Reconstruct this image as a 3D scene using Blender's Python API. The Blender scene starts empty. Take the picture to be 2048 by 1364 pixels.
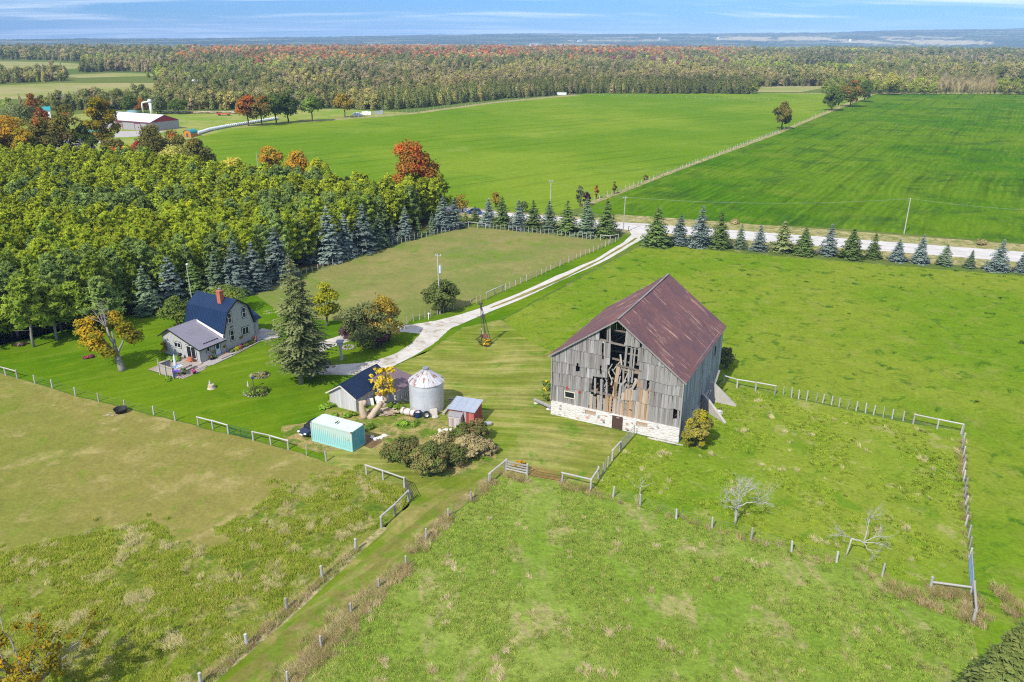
import bpy, bmesh, math, random
import numpy as np
from mathutils import Vector, Matrix, noise as mnoise
R = math.radians
scn = bpy.context.scene
COL = scn.collection
rng = np.random.default_rng(7)
random.seed(7)

# ---------------------------------------------------------------- camera
CF, CY0, CH, CROLL = 1550.0, 74.0, 45.0, R(0.2)
PITCH = math.atan((682 - CY0) / CF)
cam = bpy.data.cameras.new('Camera')
camo = bpy.data.objects.new('Camera', cam); COL.objects.link(camo)
cam.sensor_width = 36.0; cam.lens = 36.0 * CF / 2048
cam.clip_start = 0.5; cam.clip_end = 60000
camo.location = (0, 0, CH)
camo.matrix_world = Matrix.Translation((0, 0, CH)) @ Matrix.Rotation(R(90) - PITCH, 4, 'X') @ Matrix.Rotation(CROLL, 4, 'Z')
scn.camera = camo

def G(px, py, z=0.0):
    """world point at height z seen at a spot of the 2048 x 1364 survey photo (used once, to lay the site plan)"""
    u = (px - 1024) / CF; v = -(py - 682) / CF
    c, s = math.cos(CROLL), math.sin(CROLL)
    u, v = c * u - s * v, s * u + c * v
    cp, sp = math.cos(PITCH), math.sin(PITCH)
    d = (u, cp + v * sp, -sp + v * cp)
    t = (z - CH) / d[2]
    return Vector((d[0] * t, d[1] * t, z))
def hgt(b, t):
    g = G(*b); u = (t[0] - 1024) / CF; v = -(t[1] - 682) / CF
    cp, sp = math.cos(PITCH), math.sin(PITCH)
    d = (u, cp + v * sp, -sp + v * cp)
    k = math.hypot(g.x, g.y) / math.hypot(d[0], d[1])
    return CH + k * d[2]
def PX(x, y, z=0.0):
    """site plan -> survey photo (numpy)"""
    cp, sp = math.cos(PITCH), math.sin(PITCH)
    q = z - CH; Z = y * cp - q * sp; Y = y * sp + q * cp
    return 1024 + CF * x / Z, 682 - CF * Y / Z

# ---------------------------------------------------------------- things and parts
def tag(o, label=None, cat=None, group=None, kind=None):
    if label: o['label'] = label
    if cat: o['category'] = cat
    if group: o['group'] = group
    if kind: o['kind'] = kind
    return o
def thing(name, label, cat, loc=(0, 0, 0), rz=0.0, group=None):
    o = bpy.data.objects.new(name, None); COL.objects.link(o)
    o.empty_display_size = 0.2
    o.location = loc; o.rotation_euler = (0, 0, rz)
    return tag(o, label, cat, group)
def link(name, me, parent=None, loc=None, rz=None):
    o = bpy.data.objects.new(name, me); COL.objects.link(o)
    if parent: o.parent = parent
    if loc is not None: o.location = loc
    if rz is not None: o.rotation_euler = (0, 0, rz)
    return o
def dup(root, loc, rz=0.0, sc=None, label=None, group=None):
    r = root.copy(); COL.objects.link(r); r.location = loc; r.rotation_euler = (0, 0, rz)
    if sc is not None: r.scale = sc
    if label: r['label'] = label
    if group: r['group'] = group
    for ch in list(root.children):
        c = ch.copy(); COL.objects.link(c); c.parent = r
        for g in list(ch.children):
            d = g.copy(); COL.objects.link(d); d.parent = c
    return r

def np_mesh(name, V, F, mats, v=None, mi=None, smooth=False):
    """V (n,3), F (m,k) all of the same k; v: per face value attribute"""
    me = bpy.data.meshes.new(name)
    V = np.asarray(V, np.float32); F = np.asarray(F, np.int32); m, k = F.shape
    me.vertices.add(len(V)); me.vertices.foreach_set('co', V.ravel())
    me.loops.add(m * k); me.loops.foreach_set('vertex_index', F.ravel())
    me.polygons.add(m); me.polygons.foreach_set('loop_start', np.arange(0, m * k, k, dtype=np.int32))
    for mt in mats: me.materials.append(mt)
    if mi is not None: me.polygons.foreach_set('material_index', np.asarray(mi, np.int32))
    if v is not None:
        a = me.attributes.new('v', 'FLOAT', 'FACE'); a.data.foreach_set('value', np.asarray(v, np.float32))
    me.update(calc_edges=True)
    if smooth: me.polygons.foreach_set('use_smooth', np.ones(m, bool))
    return me

class MB:
    """collects shapes, links them as ONE mesh object"""
    def __init__(s): s.V = []; s.F = []; s.v = []; s.m = []; s.cv = 0.5; s.cm = 0
    def add(s, vs, fs):
        b = len(s.V); s.V += [tuple(p) for p in vs]
        for f in fs: s.F.append(tuple(b + i for i in f)); s.v.append(s.cv); s.m.append(s.cm)
    def box(s, lo, hi):
        x0, y0, z0 = lo; x1, y1, z1 = hi
        s.add([(x0, y0, z0), (x1, y0, z0), (x1, y1, z0), (x0, y1, z0), (x0, y0, z1), (x1, y0, z1), (x1, y1, z1), (x0, y1, z1)],
              [(0, 3, 2, 1), (4, 5, 6, 7), (0, 1, 5, 4), (1, 2, 6, 5), (2, 3, 7, 6), (3, 0, 4, 7)])
    def beam(s, p0, p1, w, h, up=(0, 0, 1)):
        p0 = Vector(p0); p1 = Vector(p1); d = (p1 - p0).normalized(); up = Vector(up)
        if abs(d.dot(up)) > .98: up = Vector((1, 0, 0))
        a = d.cross(up).normalized() * w / 2; b = a.cross(d).normalized() * h / 2
        vs = [p0 - a - b, p0 + a - b, p0 + a + b, p0 - a + b, p1 - a - b, p1 + a - b, p1 + a + b, p1 - a + b]
        s.add(vs, [(0, 1, 2, 3), (4, 7, 6, 5), (0, 4, 5, 1), (1, 5, 6, 2), (2, 6, 7, 3), (3, 7, 4, 0)])
    def tube(s, p0, p1, r0, r1=None, n=8, cap=True):
        r1 = r0 if r1 is None else r1
        p0 = Vector(p0); p1 = Vector(p1); d = (p1 - p0).normalized()
        up = Vector((0, 0, 1)) if abs(d.z) < .95 else Vector((1, 0, 0))
        a = d.cross(up).normalized(); b = a.cross(d).normalized()
        vs = []
        for k in range(n):
            t = 2 * math.pi * k / n; vs.append(p0 + (a * math.cos(t) + b * math.sin(t)) * r0)
        for k in range(n):
            t = 2 * math.pi * k / n; vs.append(p1 + (a * math.cos(t) + b * math.sin(t)) * r1)
        fs = [(k, k + n, (k + 1) % n + n, (k + 1) % n) for k in range(n)]
        if cap: fs += [tuple(range(n)), tuple(range(2 * n - 1, n - 1, -1))]
        s.add(vs, fs)
    def path(s, pts, rad, n=7):
        P = [Vector(p) for p in pts]; vs = []; m = len(P); a = None
        for i in range(m):
            d = (P[min(i + 1, m - 1)] - P[max(i - 1, 0)]).normalized()
            if a is None: up = Vector((0, 0, 1)) if abs(d.z) < .95 else Vector((1, 0, 0)); a = d.cross(up).normalized()
            else: a = (a - d * a.dot(d)).normalized()
            b = d.cross(a)
            for k in range(n): t = 2 * math.pi * k / n; vs.append(P[i] + (a * math.cos(t) + b * math.sin(t)) * rad[i])
        s.add(vs, [(i * n + k, i * n + (k + 1) % n, (i + 1) * n + (k + 1) % n, (i + 1) * n + k) for i in range(m - 1) for k in range(n)] + [tuple(range(n - 1, -1, -1)), tuple(range((m - 1) * n, m * n))])
    def lathe(s, prof, n=20, c=(0, 0)):
        vs = []; m = len(prof)
        for r, z in prof:
            for k in range(n):
                t = 2 * math.pi * k / n; vs.append((c[0] + r * math.cos(t), c[1] + r * math.sin(t), z))
        fs = [(i * n + k, i * n + (k + 1) % n, (i + 1) * n + (k + 1) % n, (i + 1) * n + k) for i in range(m - 1) for k in range(n)]
        s.add(vs, fs)
    def poly(s, pts): s.add(pts, [tuple(range(len(pts)))])
    def slab(s, pts, t):
        """planar polygon thickened by vector t"""
        t = Vector(t); n = len(pts); P = [Vector(p) for p in pts]
        s.add(P + [p + t for p in P], [tuple(range(n - 1, -1, -1)), tuple(range(n, 2 * n))] + [(i, (i + 1) % n, (i + 1) % n + n, i + n) for i in range(n)])
    def blob(s, c, r, n=8, m=6, jit=.15):
        c = Vector(c); r = Vector(r) if not isinstance(r, (int, float)) else Vector((r, r, r)); vs = []
        for i in range(m + 1):
            ph = math.pi * i / m
            for k in range(n):
                t = 2 * math.pi * k / n; j = 1 + random.uniform(-jit, jit) * (0 < i < m)
                vs.append((c.x + r.x * j * math.sin(ph) * math.cos(t), c.y + r.y * j * math.sin(ph) * math.sin(t), c.z + r.z * j * math.cos(ph)))
        s.add(vs, [(i * n + k, (i + 1) * n + k, (i + 1) * n + (k + 1) % n, i * n + (k + 1) % n) for i in range(m) for k in range(n)])
    def mesh(s, name, mats, smooth=False, fix=True):
        me = bpy.data.meshes.new(name); me.from_pydata(s.V, [], s.F)
        for m in (mats if isinstance(mats, (list, tuple)) else [mats]): me.materials.append(m)
        a = me.attributes.new('v', 'FLOAT', 'FACE'); a.data.foreach_set('value', np.array(s.v, np.float32))
        me.polygons.foreach_set('material_index', np.array(s.m, np.int32))
        if fix:
            bm = bmesh.new(); bm.from_mesh(me); bmesh.ops.recalc_face_normals(bm, faces=bm.faces); bm.to_mesh(me); bm.free()
        if smooth: me.polygons.foreach_set('use_smooth', np.ones(len(me.polygons), bool))
        me.update(); return me
    def build(s, name, mats, parent=None, smooth=False, fix=True, loc=None):
        return link(name, s.mesh(name, mats, smooth, fix), parent, loc)

# ---------------------------------------------------------------- node helpers
class NM:
    def __init__(s, name):
        s.mat = bpy.data.materials.new(name); s.mat.use_nodes = True
        s.t = s.mat.node_tree; s.t.nodes.clear()
        s.out = s.t.nodes.new('ShaderNodeOutputMaterial')
    def n(s, typ, props=None, **ins):
        nd = s.t.nodes.new('ShaderNode' + typ)
        for k, v in (props or {}).items(): setattr(nd, k, v)
        for k, v in ins.items(): s.put(nd.inputs[int(k[1:])] if k[0] == 'i' and k[1:].isdigit() else nd.inputs[k.replace('_', ' ')], v)
        return nd
    def put(s, sock, v):
        if isinstance(v, bpy.types.NodeSocket): s.t.links.new(v, sock)
        else:
            if sock.type == 'RGBA' and len(v) == 3: v = (*v, 1)
            sock.default_value = v
    def pos(s): return s.n('NewGeometry').outputs['Position']
    def obj(s): return s.n('TexCoord').outputs['Object']
    def attr(s, name='v', typ='GEOMETRY'): return s.n('Attribute', dict(attribute_name=name, attribute_type=typ))
    def map(s, vec, sc=(1, 1, 1), rot=(0, 0, 0), loc=(0, 0, 0)):
        return s.n('Mapping', Vector=vec, Scale=sc, Rotation=rot, Location=loc).outputs[0]
    def noise(s, vec, scale, detail=3.0, rough=.55, dist=0.0):
        return s.n('TexNoise', Vector=vec, Scale=scale, Detail=detail, Roughness=rough, Distortion=dist).outputs[0]
    def vor(s, vec, scale, feature='F1'):
        return s.n('TexVoronoi', dict(feature=feature), Vector=vec, Scale=scale)
    def math(s, op, a, b=0.0, clamp=False): return s.n('Math', dict(operation=op, use_clamp=clamp), i0=a, i1=b).outputs[0]
    def ss(s, x, lo, hi):
        return s.n('MapRange', dict(interpolation_type='SMOOTHSTEP'), Value=x, From_Min=lo, From_Max=hi).outputs[0]
    def mix(s, f, a, b, mode='MIX'):
        nd = s.n('Mix', dict(data_type='RGBA', blend_type=mode)); s.put(nd.inputs[0], f); s.put(nd.inputs[6], a); s.put(nd.inputs[7], b); return nd.outputs[2]
    def ramp(s, f, stops, interp='LINEAR'):
        nd = s.n('ValToRGB', Fac=f); cr = nd.color_ramp; cr.interpolation = interp
        while len(cr.elements) < len(stops): cr.elements.new(.5)
        for e, (p, c) in zip(cr.elements, stops): e.position = p; e.color = (*c, 1)
        return nd.outputs[0]
    def scale(s, col, f):      # colour times scalar socket
        return s.n('VectorMath', dict(operation='SCALE'), i0=col, Scale=f).outputs[0]
    def bump(s, h, strength=.4, dist=.05): return s.n('Bump', Strength=strength, Distance=dist, Height=h).outputs[0]
    def pbr(s, col, rough=.8, metal=0.0, normal=None, spec=.3, **kw):
        b = s.n('BsdfPrincipled', Base_Color=col, Roughness=rough, Metallic=metal)
        b.inputs['Specular IOR Level'].default_value = spec
        if normal is not None: s.put(b.inputs['Normal'], normal)
        for k, v in kw.items(): s.put(b.inputs[k.replace('_', ' ')], v)
        s.t.links.new(b.outputs[0], s.out.inputs[0]); return s.mat

def plain(name, col, rough=.7, metal=0.0, var=.18, sc=3.0, bump=.0, spec=.3):
    m = NM(name); p = m.obj(); f = m.noise(p, sc, 5)
    c = m.scale(m.n('RGB').outputs[0], m.math('ADD', m.math('MULTIPLY', f, 2 * var), 1 - var))
    for nd in m.t.nodes:
        if nd.type == 'RGB': nd.outputs[0].default_value = (*col, 1)
    return m.pbr(c, rough, metal, m.bump(f, bump, .02) if bump else None, spec)

# ---------------------------------------------------------------- light and sky
SUN_EL, SUN_DIR = 44.5, 236.0            # sun stands behind the viewer's left shoulder
sl = bpy.data.lights.new('Sun', 'SUN'); slo = bpy.data.objects.new('Sun', sl); COL.objects.link(slo)
sl.energy = 4.3; sl.angle = R(.55); sl.color = (1.0, .945, .84)
sv = Vector((math.cos(R(SUN_EL)) * math.cos(R(SUN_DIR)), math.cos(R(SUN_EL)) * math.sin(R(SUN_DIR)), math.sin(R(SUN_EL))))
slo.rotation_euler = sv.to_track_quat('Z', 'Y').to_euler(); slo.location = (0, 0, 200)
w = bpy.data.worlds.new('World'); scn.world = w; w.use_nodes = True
nt = w.node_tree; nt.nodes.clear()
class NW(NM):
    def __init__(s, t): s.t = t
N = NW(nt)
sky = N.n('TexSky', dict(sky_type='NISHITA', sun_disc=False, sun_elevation=R(SUN_EL), sun_rotation=R(90 - SUN_DIR), altitude=300, air_density=1.0, dust_density=.25, ozone_density=3.0))
tc = N.n('TexCoord').outputs['Generated']
sx = N.n('SeparateXYZ', Vector=tc)
zz = N.math('ADD', N.math('MAXIMUM', sx.outputs[2], 0.0), .055)
cvec = N.n('CombineXYZ', X=N.math('DIVIDE', sx.outputs[0], zz), Y=N.math('DIVIDE', sx.outputs[1], zz)).outputs[0]
cv = N.map(cvec, (.40, .62, 1), (0, 0, R(-24)), (3.1, 1.7, 0))
c1 = N.noise(cv, .42, 8, .62, 1.1)
c2 = N.noise(N.map(cvec, (.16, .8, 1), (0, 0, R(-15)), (.6, 8.2, 0)), .8, 6, .6, .6)
ca = N.math('MULTIPLY', N.ss(c1, .40, .62), N.math('ADD', N.math('MULTIPLY', N.ss(c2, .40, .60), .85), .15))
ca = N.math('MAXIMUM', N.math('MULTIPLY', ca, .72), N.math('MULTIPLY', N.ss(sx.outputs[2], .16, .55), N.math('ADD', N.math('MULTIPLY', N.ss(c1, .3, .6), .4), .3)))  # overhead cloud cover, out of view, added to brighten the ambient light
sk = N.mix(1.0, sky.outputs[0], (.235, .475, .94, 1), 'MULTIPLY')
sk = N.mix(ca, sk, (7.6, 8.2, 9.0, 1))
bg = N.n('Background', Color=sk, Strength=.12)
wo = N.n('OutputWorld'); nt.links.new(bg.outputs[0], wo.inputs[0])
vs_ = scn.view_settings; vs_.view_transform = 'Standard'; vs_.look = 'None'; vs_.exposure = .36; vs_.gamma = 1; vs_.use_curve_mapping = False
scn.cycles.max_bounces = 6; scn.cycles.diffuse_bounces = 2; scn.cycles.glossy_bounces = 2; scn.cycles.transmission_bounces = 3
scn.cycles.transparent_max_bounces = 6; scn.cycles.volume_bounces = 0
scn.cycles.use_adaptive_sampling = True; scn.cycles.use_denoising = False; scn.cycles.filter_width = 1.15; scn.cycles.adaptive_threshold = .008
# ---------------------------------------------------------------- ground materials
def grass_mat(name, A, B, dry=(.30, .26, .10), dark=(.05, .13, .012), big=.035, dry_t=(.62, .8), dark_t=(.62, .75), fine=.35,
              streak=None, streak_amt=0.0, dry_sc=.22, dark_sc=.3, bump=.5, grain=2.2, dirs=None, dry_amt=.8, dark_amt=.8, rows=None):
    m = NM(name); p = m.pos()
    fine *= 1.7; dry_t = (dry_t[0] - .06, dry_t[1] - .08); dark_t = (dark_t[0] - .05, dark_t[1] - .06); streak_amt *= 1.5
    base = m.mix(m.ss(m.noise(p, big, 4, .6), .42, .58), A, B)
    pd = m.map(p, (1, .45, 1), (0, 0, dirs)) if dirs is not None else p
    d = m.math('MULTIPLY', m.ss(m.noise(pd, dry_sc, 7, .68, .4), *dry_t), dry_amt)
    base = m.mix(d, base, dry)
    k = m.math('MULTIPLY', m.ss(m.noise(m.map(p, loc=(31, 7, 0)), dark_sc, 6, .66, .6), *dark_t), dark_amt)
    base = m.mix(k, base, dark)
    if streak is not None:
        q = m.map(m.n('VectorRotate', dict(rotation_type='Z_AXIS'), Vector=m.n('VectorMath', dict(operation='ADD'), i0=p, i1=m.n('VectorMath', dict(operation='SCALE'), i0=m.n('TexNoise', Vector=p, Scale=.03, Detail=2.0).outputs['Color'], Scale=9.0).outputs[0]).outputs[0], Angle=-streak).outputs[0], (.05, .95, 1))
        st = m.noise(q, 1.0, 5, .6, .35)
        base = m.scale(base, m.math('ADD', m.math('MULTIPLY', m.math('SUBTRACT', st, .5), streak_amt), 1.0))
        base = m.mix(m.math('MULTIPLY', m.ss(st, .54, .68), min(1, streak_amt * .5)), base, dry)
    if rows:
        q = m.n('VectorMath', dict(operation='ADD'), i0=p, i1=m.n('VectorMath', dict(operation='SCALE'), i0=m.n('TexNoise', Vector=p, Scale=.012, Detail=2.0).outputs['Color'], Scale=6.0).outputs[0]).outputs[0]
        q = m.n('SeparateXYZ', Vector=m.n('VectorRotate', dict(rotation_type='Z_AXIS'), Vector=q, Angle=-rows[0]).outputs[0]).outputs[1]
        w1 = m.math('SINE', m.math('MULTIPLY', q, 6.2832 / rows[1])); w2 = m.math('SINE', m.math('MULTIPLY', q, 6.2832 / (rows[1] * .23)))
        md = m.math('MULTIPLY', m.ss(m.noise(p, .018, 4, .6), .38, .62), rows[2])
        base = m.scale(base, m.math('ADD', 1.0, m.math('MULTIPLY', m.math('ADD', m.math('MULTIPLY', m.ss(w1, .55, 1.0), -1.0), m.math('MULTIPLY', w2, .4)), md)))
    f1 = m.noise(p, grain, 6, .72); f2 = m.noise(p, .5, 5, .65, .8)
    f = m.math('ADD', m.math('MULTIPLY', m.math('SUBTRACT', f1, .5), fine * 2.4), m.math('MULTIPLY', m.math('SUBTRACT', f2, .5), fine * 1.5))
    base = m.scale(base, m.math('ADD', f, 1.0))
    return m.pbr(base, .95, 0, m.bump(m.math('ADD', f1, m.math('MULTIPLY', f2, 1.2)), bump, .28), .0)

MG = {}
MG['ground'] = grass_mat('rough_grassland', (.085, .14, .025), (.12, .15, .035), big=.004)
MG['meadow'] = grass_mat('meadow_grass', (.122, .205, .010), (.172, .225, .02), dry=(.22, .23, .05), dark=(.045, .115, .008), dry_t=(.55, .8), dark_t=(.58, .74), dark_sc=.42, big=.03, fine=.26, dry_amt=.6)
MG['lawn'] = grass_mat('mown_lawn', (.07, .15, .003), (.108, .18, .006), dry=(.2, .21, .03), dark=(.055, .135, .004), dry_t=(.70, .9), dark_t=(.6, .8), fine=.14, streak=R(32), streak_amt=.35, bump=.25, dry_sc=.12)
MG['yard'] = grass_mat('mown_yard_grass', (.135, .185, .016), (.185, .205, .035), dry=(.31, .275, .10), dark=(.075, .185, .008), dry_t=(.5, .78), dark_t=(.58, .75), fine=.16, streak=R(-4), streak_amt=1.0, bump=.25, dry_sc=.1)
MG['dry'] = grass_mat('grazed_pasture', (.175, .185, .038), (.21, .19, .05), dry=(.34, .28, .115), dark=(.14, .19, .022), dry_t=(.56, .78), dark_t=(.6, .75), fine=.22, dry_sc=.2, bump=.35)
MG['rough'] = grass_mat('long_pasture_grass', (.145, .195, .016), (.185, .21, .03), dry=(.32, .27, .11), dark=(.08, .145, .014), dry_t=(.53, .72), dark_t=(.56, .72), fine=.42, dry_sc=.5, dark_sc=.42, bump=.9, dirs=R(30))
MG['front'] = grass_mat('front_pasture_grass', (.16, .245, .028), (.215, .275, .05), dry=(.34, .28, .13), dark=(.135, .215, .022), dry_t=(.56, .72), dark_t=(.55, .72), fine=.30, dry_sc=.33, dark_sc=.2, bump=.7, dirs=R(-38), dry_amt=.75)
MG['paddock'] = grass_mat('paddock_grass', (.145, .225, .014), (.19, .24, .026), dry=(.33, .30, .12), dark=(.10, .185, .01), dry_t=(.6, .74), dark_t=(.56, .72), fine=.24, dry_sc=.3, dark_sc=.22, bump=.55, dry_amt=.6)
MG['drivep'] = grass_mat('fenced_paddock_grass', (.155, .185, .045), (.195, .19, .06), dry=(.25, .215, .08), dark=(.12, .195, .022), dry_t=(.5, .75), dark_t=(.56, .72), fine=.2, dark_sc=.12, dry_sc=.06, bump=.35)
MG['cfield'] = grass_mat('hay_field_grass', (.108, .198, .009), (.162, .236, .018), dry=(.21, .27, .05), dark=(.08, .175, .012), big=.006, dry_t=(.6, .85), dark_t=(.55, .8), fine=.16, streak=R(35), streak_amt=.28, bump=.25, dry_sc=.02, dark_sc=.03, grain=1.2, rows=(R(38), 13.0, .16))
MG['rfield'] = grass_mat('crop_field_grass', (.055, .142, .003), (.092, .172, .006), dry=(.125, .185, .014), dark=(.038, .095, .01), big=.012, dry_t=(.56, .75), dark_t=(.52, .74), fine=.22, streak=R(58), streak_amt=.55, bump=.3, dry_sc=.045, dark_sc=.06, grain=1.2, rows=(R(58), 10.0, .22))
MG['lane'] = grass_mat('lane_grass', (.12, .175, .012), (.165, .19, .024), dry=(.29, .235, .085), dark=(.07, .165, .008), dry_t=(.5, .75), dark_t=(.58, .75), fine=.15, streak=R(50), streak_amt=.5, bump=.25, dry_sc=.15)
MG['track'] = grass_mat('worn_track', (.165, .165, .035), (.21, .175, .06), dry=(.32, .235, .13), dark=(.125, .19, .018), dry_t=(.54, .74), dark_t=(.50, .63), fine=.2, streak=R(50), streak_amt=.6, bump=.3, dark_sc=.5)
MG['straw'] = grass_mat('dry_verge_grass', (.34, .28, .13), (.27, .25, .10), dry=(.42, .36, .20), dark=(.15, .19, .04), dry_t=(.5, .7), dark_t=(.5, .66), fine=.4, dry_sc=.6, dark_sc=.5, bump=.8)
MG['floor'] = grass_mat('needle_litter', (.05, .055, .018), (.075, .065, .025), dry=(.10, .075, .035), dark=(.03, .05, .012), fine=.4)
MG['weeds'] = grass_mat('trodden_weeds', (.14, .20, .02), (.24, .21, .06), dry=(.36, .27, .12), dark=(.08, .16, .012), dry_t=(.45, .65), dark_t=(.5, .65), fine=.4, dry_sc=.4, dark_sc=.5, bump=.8)
MG['oldmeadow'] = grass_mat('old_meadow_grass', (.30, .275, .12), (.23, .25, .075), dry=(.36, .30, .14), dark=(.13, .2, .04), big=.012, dry_sc=.03, dark_sc=.03, fine=.25, grain=.8)
MG['fyard'] = grass_mat('farmyard_grass', (.17, .255, .035), (.24, .27, .06), dry=(.32, .30, .11), big=.02, dry_sc=.05, dry_t=(.5, .75), fine=.15, streak=R(5), streak_amt=.5)

def gravel_mat(name, A, B, weed=(.22, .20, .08), weed_t=(.66, .78), rut=None):
    m = NM(name); p = m.pos()
    c = m.mix(m.ss(m.noise(p, .35, 6, .65), .35, .65), A, B)
    c = m.mix(m.ss(m.noise(m.map(p, loc=(9, 4, 0)), .5, 7, .7, .5), *weed_t), c, weed)
    if rut is not None:
        st = m.noise(m.map(m.n('VectorRotate', dict(rotation_type='Z_AXIS'), Vector=p, Angle=-rut).outputs[0], (.02, .8, 1)), 1.0, 4, .6, .2)
        c = m.mix(m.math('MULTIPLY', m.ss(st, .5, .66), .55), c, (.36, .335, .29))
    f = m.noise(p, 5.0, 4, .8)
    c = m.scale(c, m.math('ADD', m.math('MULTIPLY', f, .6), .7))
    return m.pbr(c, .95, 0, m.bump(f, .5, .06), .0)
MG['road'] = gravel_mat('pale_road_gravel', (.54, .52, .495), (.47, .45, .42), weed_t=(.66, .85), rut=R(-18))
MG['drive'] = gravel_mat('drive_gravel', (.56, .53, .49), (.44, .41, .365), weed=(.30, .265, .19), weed_t=(.50, .66))
MG['drive_track'] = gravel_mat('drive_gravel_tracks', (.54, .515, .48), (.47, .445, .40), weed=(.33, .3, .2), weed_t=(.58, .74))
MG['concrete'] = gravel_mat('concrete_paving', (.42, .40, .38), (.34, .32, .30), weed=(.25, .23, .2), weed_t=(.62, .8))
MG['soil'] = gravel_mat('bare_soil', (.13, .085, .045), (.19, .13, .07), weed=(.12, .14, .03), weed_t=(.6, .75))

def outline(pts, jag, step):
    """polygon with a ragged, grown-in edge"""
    out = []; n = len(pts)
    for i in range(n):
        a = pts[i]; b = pts[(i + 1) % n]; d = b - a; L = d.length
        dist = max(30.0, min(a.length, b.length)); st = step * max(1.0, dist / 90.0)
        k = max(1, min(220, int(L / st)))
        nx = Vector((-d.y, d.x, 0)); nx = nx.normalized() if L > 0 else nx
        for j in range(k):
            p = a + d * (j / k)
            q = mnoise.noise(Vector((p.x * .9, p.y * .9, 3.3))) * .7 + mnoise.noise(Vector((p.x * .16, p.y * .16, 8.1)))
            out.append(p + nx * q * jag)
    return out
def sheet(name, pix, mat, z, jag=.25, step=.6, world=False, kind='structure', label=None):
    pts = [Vector(p) if world else G(*p) for p in pix]
    P = outline([Vector((p[0], p[1], 0)) for p in pts], jag, step)
    bm = bmesh.new(); vs = [bm.verts.new((p.x, p.y, z)) for p in P]
    f = bm.faces.new(vs); bmesh.ops.triangulate(bm, faces=[f]); bmesh.ops.recalc_face_normals(bm, faces=bm.faces)
    for f in bm.faces:
        if f.normal.z < 0: f.normal_flip()
    me = bpy.data.meshes.new(name); bm.to_mesh(me); bm.free(); me.materials.append(MG[mat])
    return tag(link(name, me), kind=kind, label=label)

ZP = {}   # polygons in photo coordinates, also used to keep the woods off the fields
ZP['cfield'] = [(395, 274), (470, 258), (600, 244), (830, 226), (985, 205), (1090, 195), (1180, 187.5), (1400, 186), (1742, 188), (1640, 230), (1560, 263), (1360, 336), (1168, 413), (1100, 432), (900, 420), (840, 440), (700, 460), (430, 390), (405, 310)]
ZP['rfield'] = [(1748, 189), (1900, 187), (2500, 187), (3300, 330), (3100, 560), (2500, 520), (2048, 486), (1700, 458), (1240, 433), (1180, 425), (1175, 414), (1366, 338), (1566, 265)]
ZP['fyard'] = [(60, 300), (-100, 255), (200, 224), (400, 223), (680, 218), (830, 226), (600, 244), (470, 258), (392, 276), (400, 310), (200, 320)]
ZP['plant'] = [(-260, 760), (0, 690), (90, 672), (240, 640), (300, 622), (420, 595), (505, 578), (620, 543), (750, 497), (872, 452), (890, 430), (880, 424), (760, 425), (600, 402), (430, 388), (280, 355), (0, 348), (-250, 330)]

sheet('near_grassland', [(-160, -50, 0), (160, -50, 0), (160, 60, 0), (-160, 60, 0)], 'front', .004, 1.0, 1.0, True)
# base ground: one sheet to the horizon, then the far hills
bm = bmesh.new()
gg = [(-4200, -60), (4200, -60), (4200, 3600), (-4200, 3600)]
bm.faces.new([bm.verts.new((x, y, 0)) for x, y in gg])
me = bpy.data.meshes.new('ground'); bm.to_mesh(me); bm.free(); me.materials.append(MG['ground'])
tag(link('ground', me), kind='structure')

sheet('meadow', [(1292, 486), (1500, 508), (1750, 528), (2048, 553), (2500, 588), (3200, 700), (3600, 1500), (2048, 1500), (1955, 1440), (1944, 1240), (1926, 860), (1550, 788), (1448, 757), (1300, 800), (1110, 705), (1060, 684), (1002, 642)], 'meadow', .012, .3)
sheet('paddock', [(1268, 868), (1352, 893), (1446, 760), (1550, 788), (1825, 848), (1924, 862), (1942, 1190), (1860, 1178), (1765, 1152), (1500, 1078), (1350, 1037), (1181, 980)], 'paddock', .016, .2)
sheet('lawn', [(-700, 640), (-200, 748), (0, 744), (150, 790), (350, 840), (580, 898), (652, 924), (690, 930), (640, 880), (650, 820), (660, 790), (760, 745), (860, 700), (925, 655), (1002, 640), (1287, 482), (1250, 470), (1237, 480), (1100, 540), (925, 618), (830, 640), (700, 640), (600, 605), (505, 583), (300, 622), (0, 690), (-400, 740)], 'lawn', .016, .25)
sheet('farmyard', [(652, 924), (732, 950), (810, 978), (985, 962), (1012, 945), (1060, 952), (1122, 964), (1181, 980), (1240, 903), (1268, 868), (1104, 828), (1110, 705), (1060, 684), (1002, 640), (925, 655), (860, 700), (760, 745), (660, 790), (640, 850), (650, 890)], 'yard', .020, .35)
sheet('pasture', [(-900, 700), (-200, 750), (0, 746), (150, 792), (350, 842), (580, 900), (652, 925), (732, 950), (810, 978), (816, 1010), (763, 1058), (710, 1100), (646, 1158), (575, 1222), (495, 1292), (400, 1368), (250, 1480), (-900, 1480)], 'dry', .024, .22)
sheet('long_grass_pasture', [(-900, 1120), (0, 1112), (120, 1078), (230, 1058), (300, 1042), (340, 1075), (420, 1100), (470, 1085), (440, 1060), (520, 1010), (560, 985), (620, 950), (700, 945), (742, 960), (806, 982), (812, 1008), (760, 1050), (690, 1095), (628, 1160), (560, 1222), (480, 1292), (385, 1368), (250, 1480), (-900, 1480)], 'rough', .028, 1.9, .5)
sheet('front_pasture', [(985, 962), (1012, 945), (1060, 952), (1122, 964), (1181, 980), (1350, 1037), (1500, 1078), (1765, 1152), (1860, 1178), (1942, 1190), (1946, 1240), (1950, 1480), (440, 1480), (573, 1366), (643, 1296), (705, 1228), (758, 1178), (812, 1132), (853, 1078), (895, 1035), (942, 1003)], 'front', .024, .25)
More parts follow.
